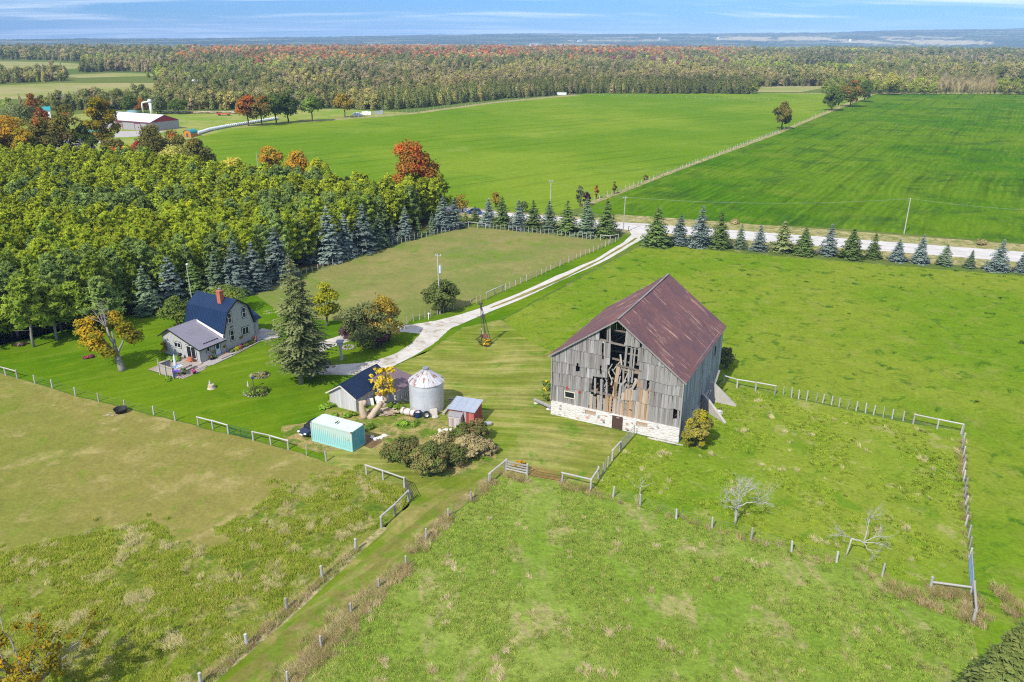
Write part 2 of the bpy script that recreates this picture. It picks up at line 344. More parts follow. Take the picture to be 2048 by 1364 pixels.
sheet('farm_lane', [(818, 1008), (820, 975), (900, 955), (985, 950), (980, 968), (942, 1003), (895, 1035), (853, 1078), (812, 1132), (758, 1178), (705, 1228), (643, 1296), (573, 1366), (430, 1500), (280, 1500), (405, 1366), (497, 1294), (577, 1224), (648, 1160), (712, 1102), (765, 1060)], 'lane', .028, .2)
sheet('worn_track', [(1000, 935), (1010, 942), (960, 985), (905, 1030), (850, 1075), (770, 1150), (690, 1225), (600, 1300), (540, 1366), (430, 1480), (350, 1480), (450, 1366), (540, 1290), (630, 1205), (720, 1125), (810, 1060), (880, 1005), (950, 965)], 'track', .032, .22)
sheet('bare_verge', [(495, 1290), (575, 1220), (646, 1156), (710, 1098), (763, 1054), (775, 1056), (722, 1106), (660, 1163), (590, 1228), (512, 1298), (405, 1385), (380, 1385)], 'straw', .036, .12, .35)
sheet('fenced_paddock', [(507, 585), (620, 546), (750, 500), (936, 454), (1080, 466), (1235, 480), (1100, 540), (1010, 582), (925, 616), (830, 634), (810, 652), (640, 640), (560, 625)], 'drivep', .020, .2)
sheet('central_field', ZP['cfield'], 'cfield', .016, .3)
sheet('right_field', ZP['rfield'], 'rfield', .016, .3)
sheet('neighbour_yard', ZP['fyard'], 'fyard', .012, .4)
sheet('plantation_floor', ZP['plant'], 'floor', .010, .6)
# road with its dry verges, then the drive
def band(a, b): return a + b[::-1]
rt = [(3200, 600), (2500, 541), (2048, 504), (1900, 493), (1700, 478), (1500, 463), (1300, 448), (1229, 444), (1186, 440), (1049, 428.5), (959, 421), (933, 416.5), (800, 402), (700, 390)]
rb = [(3200, 628), (2500, 565), (2048, 525), (1900, 513), (1700, 497), (1500, 481), (1300, 464), (1229, 458), (1186, 453), (1049, 441), (959, 433), (933, 428), (800, 412), (700, 399)]
sheet('road_verge', band([(x, y - (x > 1200) * 11 - 4) for x, y in rt], [(x, y + 17 if x > 1400 else y + 6) for x, y in rb]), 'straw', .020, .5)
sheet('gravel_road', band(rt, rb), 'road', .036, .15, .8)
sheet('driveway', [(962, 617), (905, 633), (871, 642), (840, 647), (808, 651), (760, 656), (700, 666), (640, 684), (596, 706), (576, 722), (590, 742), (616, 750), (646, 749), (685, 751), (714, 750), (750, 743), (788, 732), (840, 706), (876, 681), (902, 657), (962, 632)], 'drive', .040, .22)
sheet('drive_island', [(842, 668), (824, 687), (788, 709), (753, 721), (717, 727), (678, 729), (646, 726), (618, 726), (622, 716), (660, 696), (705, 680), (760, 670), (808, 664)], 'lawn', .044, .18)
sheet('wheel_tracks', [(1296, 462), (1293, 474), (1266, 489), (1214, 520), (1130, 558), (1040, 600), (960, 632), (930, 645), (926, 628), (960, 617), (1040, 586), (1110, 553), (1189, 520), (1246, 485), (1262, 470), (1258, 460)], 'drive_track', .048, .12)
sheet('drive_grass_strip', [(1276, 476), (1264, 484.5), (1204, 520), (1121, 562), (1040, 595.5), (985, 616), (978, 616), (1040, 591), (1118, 558), (1200, 519), (1258, 484), (1270, 476)], 'track', .052, .16, .4)
sheet('dry_field_edge', band([(1163, 410), (1360, 335), (1560, 261.5), (1640, 228), (1742, 187)], [(1173, 414), (1365, 338.6), (1565, 265), (1645, 231), (1752, 188)]), 'straw', .030, .3)
sheet('rough_edge', [(1500, 186.5), (1740, 188), (2600, 188), (2600, 185), (2048, 184), (1900, 185), (1740, 185.4)], 'straw', .024, .5)
sheet('field_track', band([(600, 243), (830, 224.5), (985, 204), (1090, 194), (1150, 189)], [(600, 246), (830, 228), (985, 207), (1090, 197), (1160, 191)]), 'straw', .024, .2)
sheet('trodden_yard', [(560, 850), (610, 845), (700, 820), (790, 830), (860, 838), (905, 850), (905, 900), (960, 905), (985, 880), (990, 915), (930, 950), (850, 955), (780, 915), (735, 890), (640, 905), (560, 885)], 'weeds', .024, .5, .4)
sheet('soil_patch', [(728, 868), (752, 872), (766, 884), (742, 898), (728, 893)], 'soil', .034, .15, .3)
sheet('neighbour_pad', [(236, 262), (330, 262), (300, 272), (225, 275)], 'concrete', .024, .1)
CL = [[(120, 150), (240, 146), (330, 148), (300, 152), (140, 156)], [(900, 140), (1010, 137), (1030, 140), (920, 144)], [(1560, 128), (1700, 126), (1720, 129), (1580, 132)], [(1880, 122), (2060, 120), (2100, 123), (1900, 126)], [(-200, 120), (100, 124), (168, 128), (150, 138), (0, 144), (-200, 146)], [(-200, 186), (0, 171), (120, 166), (322, 166), (315, 181), (160, 186), (60, 197), (-200, 205)], [(345, 170), (420, 165), (430, 168), (360, 174)], [(1500, 184), (1520, 172), (1640, 170), (1660, 174), (1600, 184)], [(590, 166), (720, 160), (740, 163), (610, 170)]]
for i, p in enumerate(CL): sheet('clearing', p, 'oldmeadow', .008, 1.0)

def inpoly(px, py, poly):
    px = np.asarray(px); py = np.asarray(py); r = np.zeros(px.shape, bool); n = len(poly)
    for i in range(n):
        x0, y0 = poly[i]; x1, y1 = poly[(i + 1) % n]
        if y0 == y1: continue
        c = ((y0 > py) != (y1 > py)) & (px < (x1 - x0) * (py - y0) / (y1 - y0) + x0); r ^= c
    return r
# far hills: a valley beyond the woods, then long wooded ridges
def hills():
    na, nr = 420, 110
    az = np.linspace(-.85, .85, na); rr = 2500 * (14500 / 2500) ** np.linspace(0, 1, nr)
    A, Rr = np.meshgrid(az, rr)
    X = Rr * np.sin(A); Y = Rr * np.cos(A)
    px = 1024 + 1550 * np.tan(A) / math.cos(PITCH) * .92
    sk = np.interp(px, [-600, 0, 300, 600, 1024, 1350, 1600, 1750, 2048, 2600], [84, 82.5, 79.5, 77.5, 69.5, 68.5, 66.5, 62.5, 59, 56])
    zs = 45 + (74 - sk) / 1550 * Rr
    t = np.clip((Rr - 5200) / 5500, 0, 1); t = t * t * (3 - 2 * t)
    u = np.clip((Rr - 2750) / 700, 0, 1); u = u * u * (3 - 2 * u)
    z = -6 - 48 * u + t * (zs + 54)
    far = np.clip((Rr - 11800) / 2500, 0, 1); z = z - far * 160
    nz = np.zeros_like(z)
    for i in range(nr):
        for j in range(na):
            x, y = X[i, j], Y[i, j]
            nz[i, j] = mnoise.noise(Vector((x / 1300, y / 900, .5))) * 14 + mnoise.noise(Vector((x / 420, y / 300, 4.5))) * 7
    nz += rng.uniform(0, 11, z.shape)
    z = z + nz * np.clip((Rr - 3000) / 3000, 0, 1)
    V = np.stack([X, Y, z], -1).reshape(-1, 3)
    hx, hy = PX(X, Y, z); fm = np.zeros(z.shape)
    for pl, val in (([(1425, 72), (1600, 71), (1700, 73), (1690, 77.5), (1560, 79.5), (1430, 79)], 1), ([(1660, 78), (1850, 76), (1990, 79), (1985, 85), (1880, 87), (1700, 84)], 1), ([(1750, 70), (1930, 70), (1900, 74), (1760, 74)], .8), ([(1040, 89), (1130, 87), (1250, 89), (1180, 93), (1050, 93)], .8), ([(760, 90), (850, 89), (860, 92), (770, 93)], .8), ([(1120, 80), (1330, 77), (1340, 80), (1150, 83)], .7), ([(90, 94), (140, 93), (140, 96), (90, 97)], .5), ([(1180, 74), (1280, 73), (1270, 75), (1190, 76)], .6)): fm = np.maximum(fm, inpoly(hx, hy, pl) * val)
    fm *= (np.array([[mnoise.noise(Vector((X[i, j] * .004, Y[i, j] * .0012, 3))) for j in range(na)] for i in range(nr)]) > -.12)
    i, j = np.meshgrid(np.arange(nr - 1), np.arange(na - 1), indexing='ij'); a = (i * na + j).ravel()
    F = np.stack([a, a + 1, a + na + 1, a + na], -1)
    m = NM('wooded_hills'); p = m.pos()
    n1 = m.noise(p, .0045, 6, .7); n2 = m.noise(m.map(p, loc=(400, 90, 0)), .0011, 4, .6)
    c = m.ramp(n1, [(.3, (.018, .04, .018)), (.5, (.04, .065, .022)), (.62, (.075, .065, .025)), (.75, (.11, .06, .025))])
    vo = m.vor(m.map(p, (.0016, .00055, 1)), 1.0); cc = m.n('SeparateColor', Color=vo.outputs['Color'])
    fld = m.math('MULTIPLY', m.ss(cc.outputs[0], .80, .82), m.ss(n2, .46, .5))
    fc = m.ramp(cc.outputs[1], [(.0, (.30, .27, .15)), (.5, (.16, .22, .06)), (1, (.42, .36, .24))])
    c = m.mix(fld, c, fc); c = m.mix(m.attr('field').outputs['Fac'], c, (.40, .34, .20))
    f = m.noise(p, .03, 5, .8)
    c = m.scale(c, m.math('ADD', m.math('MULTIPLY', f, 1.1), .45))
    m.pbr(c, 1, 0, m.bump(f, .7, 12), 0.0)
    me = np_mesh('hills', V, F, [m.mat]); at_ = me.attributes.new('field', 'FLOAT', 'POINT'); at_.data.foreach_set('value', fm.ravel().astype(np.float32)); tag(link('hills', me), kind='structure')
hills()
# ---------------------------------------------------------------- building materials
def plank_mat(name, stops, rough=.85, bump=.4, var=.45, axis=(7, 7, .5)):
    m = NM(name); p = m.obj(); v = m.attr('v').outputs['Fac']
    off = m.n('CombineXYZ', X=m.math('MULTIPLY', v, 37.0), Y=m.math('MULTIPLY', v, 91.0), Z=m.math('MULTIPLY', v, 13.0)).outputs[0]
    q = m.n('VectorMath', dict(operation='ADD'), i0=m.map(p, axis), i1=off).outputs[0]
    g = m.noise(q, 1.0, 6, .7, .3)
    c = m.ramp(v, stops)
    c = m.scale(c, m.math('ADD', m.math('MULTIPLY', m.math('SUBTRACT', g, .5), var * 2.6), 1.0))
    return m.pbr(c, rough, 0, m.bump(g, bump, .02), .15)
M = {}
M['oldplank'] = plank_mat('weathered_planks', [(0, (.185, .17, .155)), (.3, (.225, .21, .195)), (.7, (.265, .25, .235)), (.92, (.30, .288, .275)), (1, (.38, .375, .37))], var=.55)
M['sideplank'] = plank_mat('weathered_side_planks', [(0, (.20, .21, .215)), (.5, (.28, .30, .31)), (1, (.36, .40, .43))], var=.3)
M['warmplank'] = plank_mat('bare_wood_planks', [(0, (.31, .205, .125)), (.35, (.40, .26, .155)), (.6, (.37, .30, .22)), (1, (.42, .37, .31))])
M['timber'] = plank_mat('grey_timber', [(0, (.24, .21, .17)), (.5, (.33, .29, .24)), (1, (.42, .38, .32))], axis=(3, 3, 3))
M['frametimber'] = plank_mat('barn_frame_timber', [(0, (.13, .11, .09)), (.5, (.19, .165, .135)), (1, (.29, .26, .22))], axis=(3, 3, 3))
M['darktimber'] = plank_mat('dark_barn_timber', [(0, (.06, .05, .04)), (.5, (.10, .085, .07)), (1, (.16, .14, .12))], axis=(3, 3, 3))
M['fence'] = plank_mat('silver_fence_wood', [(0, (.27, .25, .22)), (.5, (.36, .34, .31)), (1, (.46, .44, .41))], axis=(6, 6, 1.2), var=.35)
M['deck'] = plank_mat('deck_boards', [(0, (.26, .22, .18)), (.5, (.34, .29, .25)), (1, (.42, .37, .33))], axis=(2, 6, 2), var=.25)
M['greyboard'] = plank_mat('grey_board_and_batten', [(0, (.40, .40, .385)), (.5, (.43, .43, .415)), (1, (.46, .46, .445))], var=.10, bump=.1)
M['shedboard'] = plank_mat('pale_shed_boards', [(0, (.40, .39, .38)), (.5, (.46, .455, .445)), (1, (.52, .515, .51))], var=.16, bump=.15)
M['redboard'] = plank_mat('faded_red_boards', [(0, (.30, .055, .045)), (.5, (.40, .085, .07)), (1, (.46, .19, .17))], var=.35)
M['doorboard'] = plank_mat('bleached_door_boards', [(0, (.36, .29, .27)), (.5, (.47, .40, .38)), (1, (.55, .49, .47))], var=.3)
M['logwood'] = plank_mat('barkless_log', [(0, (.33, .25, .17)), (.5, (.44, .35, .26)), (1, (.50, .42, .33))], axis=(5, 5, 1), var=.4)
M['white'] = plain('white_paint', (.80, .80, .79), .55, var=.05)
M['black'] = plain('black_trim', (.018, .018, .02), .5, var=.1)
M['glass'] = NM('window_glass').pbr((.016, .018, .022), .12, 0, None, .25)
M['dark'] = plain('dark_interior', (.02, .018, .016), .95)
M['brick'] = plain('chimney_brick', (.42, .13, .075), .9, var=.35, sc=7, bump=.4)
M['galv'] = plain('galvanised_steel', (.52, .54, .57), .42, .75, var=.18, sc=1.5)
M['darksteel'] = plain('dark_rusted_steel', (.09, .075, .065), .7, .2, var=.3)
M['rust'] = plain('rusty_iron', (.25, .11, .05), .85, .1, var=.4, sc=4)
M['rubber'] = plain('black_rubber', (.022, .022, .024), .75, var=.2)
M['concrete'] = plain('weathered_concrete', (.40, .375, .34), .92, var=.32, sc=1.2, bump=.3)
M['stonec'] = plain('pale_field_stone', (.48, .45, .41), .9, var=.3, sc=4)
M['terracotta'] = plain('terracotta', (.42, .15, .07), .8)
M['red'] = plain('red_paint', (.42, .05, .04), .55, var=.15)
M['orangewood'] = plain('orange_stained_wood', (.50, .19, .04), .7, var=.25)
M['teal'] = plain('teal_roofing', (.03, .27, .29), .5, var=.12)
M['purplecloth'] = plain('purple_mat', (.16, .09, .55), .8, var=.1)
M['bluecloth'] = plain('blue_plastic', (.05, .28, .60), .5, var=.1)
M['whiteplastic'] = plain('white_plastic', (.78, .79, .80), .45, var=.05)

def roof_mat(name, cols, spot, rust_t=(.6, .72), rough=.6, metal=.0, patch=.35, axis=(1.2, .12, 1)):
    m = NM(name); p = m.obj()
    c = m.mix(m.ss(m.noise(p, patch, 5, .65), .35, .65), *cols)
    r = m.noise(m.map(p, axis), 1.6, 7, .75, .2)
    c = m.mix(m.ss(r, *rust_t), c, spot)
    g = m.noise(p, 3.0, 5, .7)
    c = m.scale(c, m.math('ADD', m.math('MULTIPLY', g, .5), .75))
    return m.pbr(c, rough, metal, m.bump(r, .15, .02), .3)

def rib_roof(mb, a, b, c, d, pitch=.45, h=.035, w=.05, t=.06):
    """roof slope a-b (eave) c-d (ridge, c above b), standing ribs running eave to ridge"""
    a, b, c, d = map(Vector, (a, b, c, d)); n = (b - a).cross(d - a).normalized()
    if n.z < 0: n = -n
    mb.slab([a, b, c, d], -n * t)
    if pitch:
        k = max(2, int((b - a).length / pitch))
        for i in range(k + 1):
            f = (i + (.12 if i == 0 else -.12 if i == k else 0)) / k
            mb.beam(a.lerp(b, f) + n * h * .5, d.lerp(c, f) + n * h * .5, w, h, n)

def wall_boards(mb, o, ax, W, zlo, ztop, holes=(), bw=.3, th=.05, nrm=None, jit=.02, tilt=0.0, vfun=None, gap=0.0, lap=0.0, mfun=None, ragged=0.0):
    """boards on a vertical plane; ztop(u) -> height; holes: convex (u,z) polygons"""
    o = Vector(o); ax = Vector(ax); nrm = Vector(nrm); u = 0.0
    while u < W - .02:
        w_ = min(random.uniform(.8, 1.25) * bw, W - u); uc = u + w_ / 2
        z0 = zlo(uc) if callable(zlo) else zlo; z1 = ztop(uc) if callable(ztop) else ztop
        segs = [(z0 - (random.uniform(0, ragged)), z1)]
        for hp in holes:
            zs = []
            for i in range(len(hp)):
                (a0, b0), (a1, b1) = hp[i], hp[(i + 1) % len(hp)]
                if (a0 - uc) * (a1 - uc) <= 0 and a0 != a1: zs.append(b0 + (b1 - b0) * (uc - a0) / (a1 - a0))
            if len(zs) >= 2:
                h0, h1 = min(zs) - random.uniform(0, .12), max(zs) + random.uniform(0, .12); ns = []
                for s0, s1 in segs:
                    if h1 <= s0 or h0 >= s1: ns.append((s0, s1)); continue
                    if h0 - s0 > .08: ns.append((s0, h0))
                    if s1 - h1 > .08: ns.append((h1, s1))
                segs = ns
        for s0, s1 in segs:
            if s1 - s0 < .05: continue
            mb.cv = vfun(uc) if vfun else random.random(); mb.cm = mfun(uc, (s0 + s1) / 2) if mfun else 0
            j = random.uniform(0, jit); tl = random.uniform(-tilt, tilt)
            p0 = o + ax * uc + Vector((0, 0, s0)) + nrm * (j + lap); p1 = o + ax * (uc + tl) + Vector((0, 0, s1)) + nrm * j
            mb.beam(p0, p1, w_ - gap, th, nrm)
        u += w_

# ---------------------------------------------------------------- the old barn
BW, BL = 16.56, 20.27; BO = (5.129, 89.254); BA = -.466
barn = thing('old_barn', 'large weathered grey timber barn with torn-open gable, rusty roof and whitewashed stone base', 'barn', (BO[0], BO[1], 0), BA)
ZR, ZEL, ZER, UR = 14.35, 8.45, 8.25, 8.3
gl = lambda u: ZEL + (ZR - ZEL) * u / UR if u < UR else ZR + (ZER - ZR) * (u - UR) / (BW - UR)
holes = [[(6.05, 11.3), (7.5, 11.15), (7.5, 15), (6.05, 15)], [(7.45, 11.1), (9.22, 11.2), (9.22, 15), (7.45, 15)], [(7.55, 8.75), (10.95, 8.9), (10.95, 11.12), (7.55, 11.1)],
         [(7.0, 5.2), (11.1, 5.8), (11.2, 8.95), (7.4, 8.8)], [(5.35, 6.3), (7.9, 6.5), (8.3, 4.0), (5.0, 4.2)], [(7.6, 6.5), (9.25, 6.2), (9.2, 4.2), (7.6, 4.2)],
         [(6.48, 8.95), (6.72, 8.95), (6.74, 10.85), (6.5, 10.9)], [(3.22, 6.7), (3.58, 6.7), (3.58, 7.75), (3.22, 7.75)], [(11.05, 11.3), (11.4, 11.3), (11.4, 12.4), (11.05, 12.4)],
         [(15.66, 3.05), (16.1, 3.05), (16.1, 4.25), (15.66, 4.25)], [(1.75, 2.8), (3.1, 2.8), (3.1, 3.62), (1.75, 3.62)], [(6.15, 5.9), (6.32, 5.9), (6.5, 8.2), (6.42, 8.2)], [(7.0, 6.1), (7.2, 6.1), (7.45, 7.2), (7.4, 7.2)], [(12.2, 5.9), (12.42, 5.9), (12.5, 7.6), (12.4, 7.6)],
         [(5.05, 1.9), (8.05, 1.9), (8.0, 4.3), (5.15, 4.3)]]
mb = MB()
def warm(u, z):
    k = 0
    if 8.3 < u < 12.6 and z < 6.3: k = .85 if z < 5.3 else .3
    elif 4.9 < u < 8.3 and z < 4.4: k = .75
    elif 7.5 < u < 11.5 and 5.5 < z < 9: k = .5
    return 1 if random.random() < k else 0
for zl, zh, lp in ((1.92, 4.35, .0), (4.2, 6.2, .05), (6.05, 7.55, .10), (7.4, 9.6, .15), (9.45, 11.4, .20), (11.25, 20, .25)):
    ua = 0 if zl < 8.3 else (zl - ZEL) / (ZR - ZEL) * UR; ub = BW if zl < 8.2 else BW - (zl - ZER) / (ZR - ZER) * (BW - UR)
    sh = (lambda u, zl=zl: max(zl, 1.95) + (mnoise.noise(Vector((u * .5, zl, 0))) * .22 if zl > 2 else 0))
    wall_boards(mb, (ua, .0 - lp * .6, 0), (1, 0, 0), ub - ua, (lambda u, s=sh, a=ua: s(u + a)), (lambda u, a=ua, h=zh: min(h + .1, gl(u + a) - .06)),
                [[(x - ua, z) for x, z in h] for h in holes], .23, .035, (0, -1, 0), .02, .06, None, .005, .05,
                (lambda u, z, a=ua: warm(u + a, z)), .14)
mb.build('front_wall', [M['oldplank'], M['warmplank']], barn)
# boards left hanging in the torn gable
mb = MB()
def hang(u0, z0, u1, z1, w_=.22, warmv=0, d=-.06):
    mb.cv = random.random(); mb.cm = warmv; mb.beam((u0, d, z0), (u1, d, z1), w_, .035, (0, -1, 0))
for a in ((7.02, 11.2, 6.95, 13.2, .16), (7.35, 10.9, 7.2, 13.35, .26), (9.35, 8.0, 9.45, 11.2, .26), (9.95, 6.2, 10.05, 11.0, .2), (10.35, 6.5, 10.5, 11.1, .18), (10.15, 7.2, 10.2, 10.9, .12),
          (8.2, 4.2, 8.6, 8.5, .45, 1), (8.75, 2.2, 9.0, 6.2, .3), (9.4, 4.2, 9.2, 8.5, .22), (9.1, 3.6, 9.65, 6.1, .22), (10.0, 5.9, 9.8, 7.6, .18), (5.75, 4.1, 5.7, 6.2, .26), (6.6, 4.0, 6.5, 6.2, .3), (7.3, 3.9, 7.2, 6.0, .22),
          (11.15, 4.6, 11.4, 8.6, .34), (8.4, 4.0, 8.3, 6.2, .34, 1)): hang(*a)
for k in range(26):
    u = random.uniform(6.2, 10.9); z = random.uniform(4.6, 8.0); hang(u, z, u + random.uniform(-1.1, 1.1), z + random.uniform(.6, 2.0), random.uniform(.1, .26), random.random() < .35, random.uniform(-.15, .6)); mb.v[-6:] = [.93] * 6
for u in (5.3, 5.75, 6.3, 6.6, 7.05, 7.4, 7.8):
    hang(u, 1.95 + random.uniform(0, .1), u + random.uniform(-.12, .05), random.uniform(3.6, 4.3), random.choice((.3, .42, .36)), random.random() < .6)
mb.build('loose_boards', [M['oldplank'], M['warmplank']], barn)
# timbers across and behind the opening
mb = MB()
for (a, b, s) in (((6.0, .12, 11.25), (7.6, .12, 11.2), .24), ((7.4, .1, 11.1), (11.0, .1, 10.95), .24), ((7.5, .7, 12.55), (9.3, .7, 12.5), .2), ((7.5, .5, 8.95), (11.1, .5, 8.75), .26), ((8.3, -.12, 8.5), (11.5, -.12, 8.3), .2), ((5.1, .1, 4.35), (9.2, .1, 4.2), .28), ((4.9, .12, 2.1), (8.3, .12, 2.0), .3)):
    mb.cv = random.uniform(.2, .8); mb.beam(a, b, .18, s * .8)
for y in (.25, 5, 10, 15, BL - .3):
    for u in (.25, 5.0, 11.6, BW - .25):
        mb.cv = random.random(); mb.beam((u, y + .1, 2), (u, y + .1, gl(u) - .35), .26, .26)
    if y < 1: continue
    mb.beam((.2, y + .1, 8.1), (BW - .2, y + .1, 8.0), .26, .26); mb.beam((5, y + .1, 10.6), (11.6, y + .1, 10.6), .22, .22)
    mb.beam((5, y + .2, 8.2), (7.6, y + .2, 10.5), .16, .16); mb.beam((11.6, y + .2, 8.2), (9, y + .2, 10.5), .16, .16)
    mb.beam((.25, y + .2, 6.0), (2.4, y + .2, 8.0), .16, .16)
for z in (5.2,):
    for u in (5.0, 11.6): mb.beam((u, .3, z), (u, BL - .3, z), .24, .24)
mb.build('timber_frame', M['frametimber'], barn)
mb = MB(); mb.cv = .3
mb.box((.3, .2, 1.95), (BW - .3, BL - .2, 2.1)); mb.cv = .6
mb.box((.4, 6.5, 4.6), (BW - .4, BL - .3, 4.75))
mb.build('threshing_floor', M['warmplank'], barn)
mb = MB()
for i in range(60):
    u, y = random.uniform(5, 11.4), random.uniform(.4, 4); a = random.uniform(0, 6.3); L = random.uniform(.8, 2.6)
    mb.cv = random.random(); mb.cm = random.choice((0, 0, 1)); z = random.uniform(2.15, 3.6 if y > 1 else 2.7)
    mb.beam((u, y, z), (u + L * math.cos(a) * .6, y + L * math.sin(a) * .6, z + random.uniform(-.3, 1.1)), .2, .04)
mb.build('fallen_planks', [M['oldplank'], M['warmplank']], barn)
# back and side walls
mb = MB()
wall_boards(mb, (0, BL, 0), (1, 0, 0), BW, 1.95, lambda u: gl(u) - .05, [], .3, .035, (0, 1, 0), .02, .03, None, .035)
mb.build('back_wall', M['oldplank'], barn)
mb = MB()
rh = [[(15.5, 5.3), (16.5, 5.3), (16.5, 6.7), (15.5, 6.7)], [(14.2, 5.2), (14.45, 5.2), (14.45, 6.6), (14.2, 6.6)], [(8.9, 4.2), (9.05, 4.2), (9.1, 5.9), (8.95, 5.9)]]
sm = lambda v: 5.2 - v * .13 + mnoise.noise(Vector((v * .3, 2, 2))) * .1
wall_boards(mb, (BW, 0, 0), (0, 1, 0), BL, .9, lambda v: sm(v) + .1, rh, .27, .035, (1, 0, 0), .02, .02, None, .012, .0)
wall_boards(mb, (BW + .05, 0, 0), (0, 1, 0), BL, sm, lambda v: ZER - .08, rh, .27, .035, (1, 0, 0), .02, .02, None, .012, .04, None, .08)
mb.build('right_wall', M['sideplank'], barn)
mb = MB()
wall_boards(mb, (0, 0, 0), (0, 1, 0), BL, 1.95, ZEL - .08, [], .3, .035, (-1, 0, 0), .02, .03, None, .012)
mb.build('left_wall', M['oldplank'], barn)
for x, y, zt in ((-.03, -.2, 8.4), (BW + .06, -.2, 8.1)): mb = MB(); mb.cv = .9; mb.beam((x, y, 1.95), (x, y, zt), .16, .12); mb.build('corner_board', M['oldplank'], barn)
# stone base
def stone_mat():
    m = NM('whitewashed_fieldstone'); p = m.obj()
    q = m.map(p, (1.0, 1.0, 1.9)); d = m.n('VectorMath', dict(operation='ADD'), i0=q, i1=m.n('VectorMath', dict(operation='SCALE'), i0=m.n('TexNoise', Vector=p, Scale=1.3, Detail=3.0).outputs['Color'], Scale=.5).outputs[0]).outputs[0]
    v1 = m.n('TexVoronoi', dict(feature='F1'), Vector=d, Scale=1.35); ve = m.n('TexVoronoi', dict(feature='DISTANCE_TO_EDGE'), Vector=d, Scale=1.35)
    cc = m.n('SeparateColor', Color=v1.outputs['Color'])
    st = m.ramp(cc.outputs[0], [(0, (.52, .475, .43)), (.3, (.60, .565, .52)), (.72, (.57, .535, .49)), (.86, (.48, .41, .36)), (.94, (.30, .24, .22)), (1, (.50, .33, .27))], 'LINEAR')
    c = m.mix(m.ss(ve.outputs['Distance'], .02, .09), (.63, .60, .565), st)
    c = m.mix(m.ss(m.noise(p, 1.1, 6, .7), .36, .62), c, (.64, .61, .57))
    n = m.noise(p, 6, 5, .75)
    c = m.scale(c, m.math('ADD', m.math('MULTIPLY', n, .34), .83))
    h = m.math('ADD', m.math('MULTIPLY', m.ss(ve.outputs['Distance'], 0, .14), .8), m.math('MULTIPLY', n, .5))
    return m.pbr(c, .9, 0, m.bump(h, .55, .07), .1)
M['stone'] = stone_mat()
mb = MB()
dz = -.35
# the front base wall is pieced round its door and the two boarded openings
for u0, u1, z0, z1 in ((-.05, 4.66, dz, 1.93), (4.66, 6.05, dz, 1.1), (6.05, 8.2, dz, 1.93), (9.6, 11.3, dz, 1.93), (11.3, 12.7, dz, 1.08), (12.7, BW + .05, dz, 1.93), (8.2, 9.6, 1.78, 1.93), (4.66, 6.05, 1.68, 1.93), (11.3, 12.7, 1.66, 1.93)):
    mb.box((u0, -.22, z0), (u1, .4, z1))
mb.box((-.05, .4, dz), (.5, BL, 1.93)); mb.box((.5, BL - .5, dz), (BW - .55, BL, 1.93)); mb.box((BW - .55, .4, dz), (BW + .02, BL, .9))
mb.build('stone_base', M['stone'], barn)
SM = [plain('grey_stone', (.30, .28, .27), .9), plain('pink_stone', (.45, .27, .21), .9), plain('dark_stone', (.14, .13, .13), .9), M['stonec']]
for k in range(26):
    mb = MB(); u = random.choice([random.uniform(.3, 4.5), random.uniform(6.2, 8), random.uniform(9.8, 11.2), random.uniform(12.9, 16.2)])
    mb.blob((u, -.2, random.uniform(.15, 1.75)), (random.uniform(.12, .34), .07, random.uniform(.08, .17)), 8, 5); mb.build('wall_stone', SM[random.choice((0, 0, 1, 2, 3))], barn)
mb = MB()
for k in range(14): u = random.uniform(12.6, 16.6); mb.beam((u, -.5 - random.random() * .3, .06), (u + random.uniform(.6, 1.6), -.55 - random.random() * .3, .07), .14, .06)
mb.build('fallen_whitewash', M['stonec'], barn)
mb = MB(); mb.cv = .5; mb.box((8.22, -.16, -.1), (9.58, -.08, 1.77))
for z in (.4, 1.35): mb.box((8.25, -.19, z), (9.55, -.16, z + .12))
d_ = mb.build('door', plain('brown_door_paint', (.075, .042, .03), .7, var=.25, sc=5), barn); d_['label'] = 'dark brown plank door in the stone base'
mb = MB(); mb.box((8.75, -.205, 1.5), (9.1, -.163, 1.62)); mb.build('latch', M['timber'], d_)
for u0, u1, z0, z1 in ((4.68, 6.03, 1.12, 1.66), (11.32, 12.68, 1.1, 1.64)):
    mb = MB()
    mb.cv = .8; mb.box((u0, -.12, z0), (u1, -.06, (z0 + z1) / 2)); mb.cv = .35; mb.box((u0, -.135, (z0 + z1) / 2 + .004), (u1, -.08, z1))
    mb.build('boarded_opening', M['warmplank'], barn)
mb = MB(); mb.cv = 1.0
for a, b in (((1.68, 2.74), (3.17, 2.84)), ((1.68, 3.58), (3.17, 3.68)), ((1.68, 2.84), (1.8, 3.58)), ((3.05, 2.84), (3.17, 3.58))): mb.box((a[0], -.16, a[1]), (b[0], -.06, b[1]))
wf = mb.build('window', plain('cream_frame_paint', (.55, .52, .40), .7), barn)
mb = MB(); mb.box((1.8, -.05, 2.84), (3.05, -.03, 3.58)); mb.build('pane', M['glass'], wf)
# traces of red paint
for P_ in (((1.9, 3.95), (2.0, 4.1), (2.1, 3.9)), ((3.6, 3.75), (3.7, 3.9), (3.8, 3.75))):
    mb = MB()
    for u, z in P_: mb.box((u, -.135, z), (u + .14, -.125, z + .24))
    mb.build('red_paint_trace', M['red'], barn)
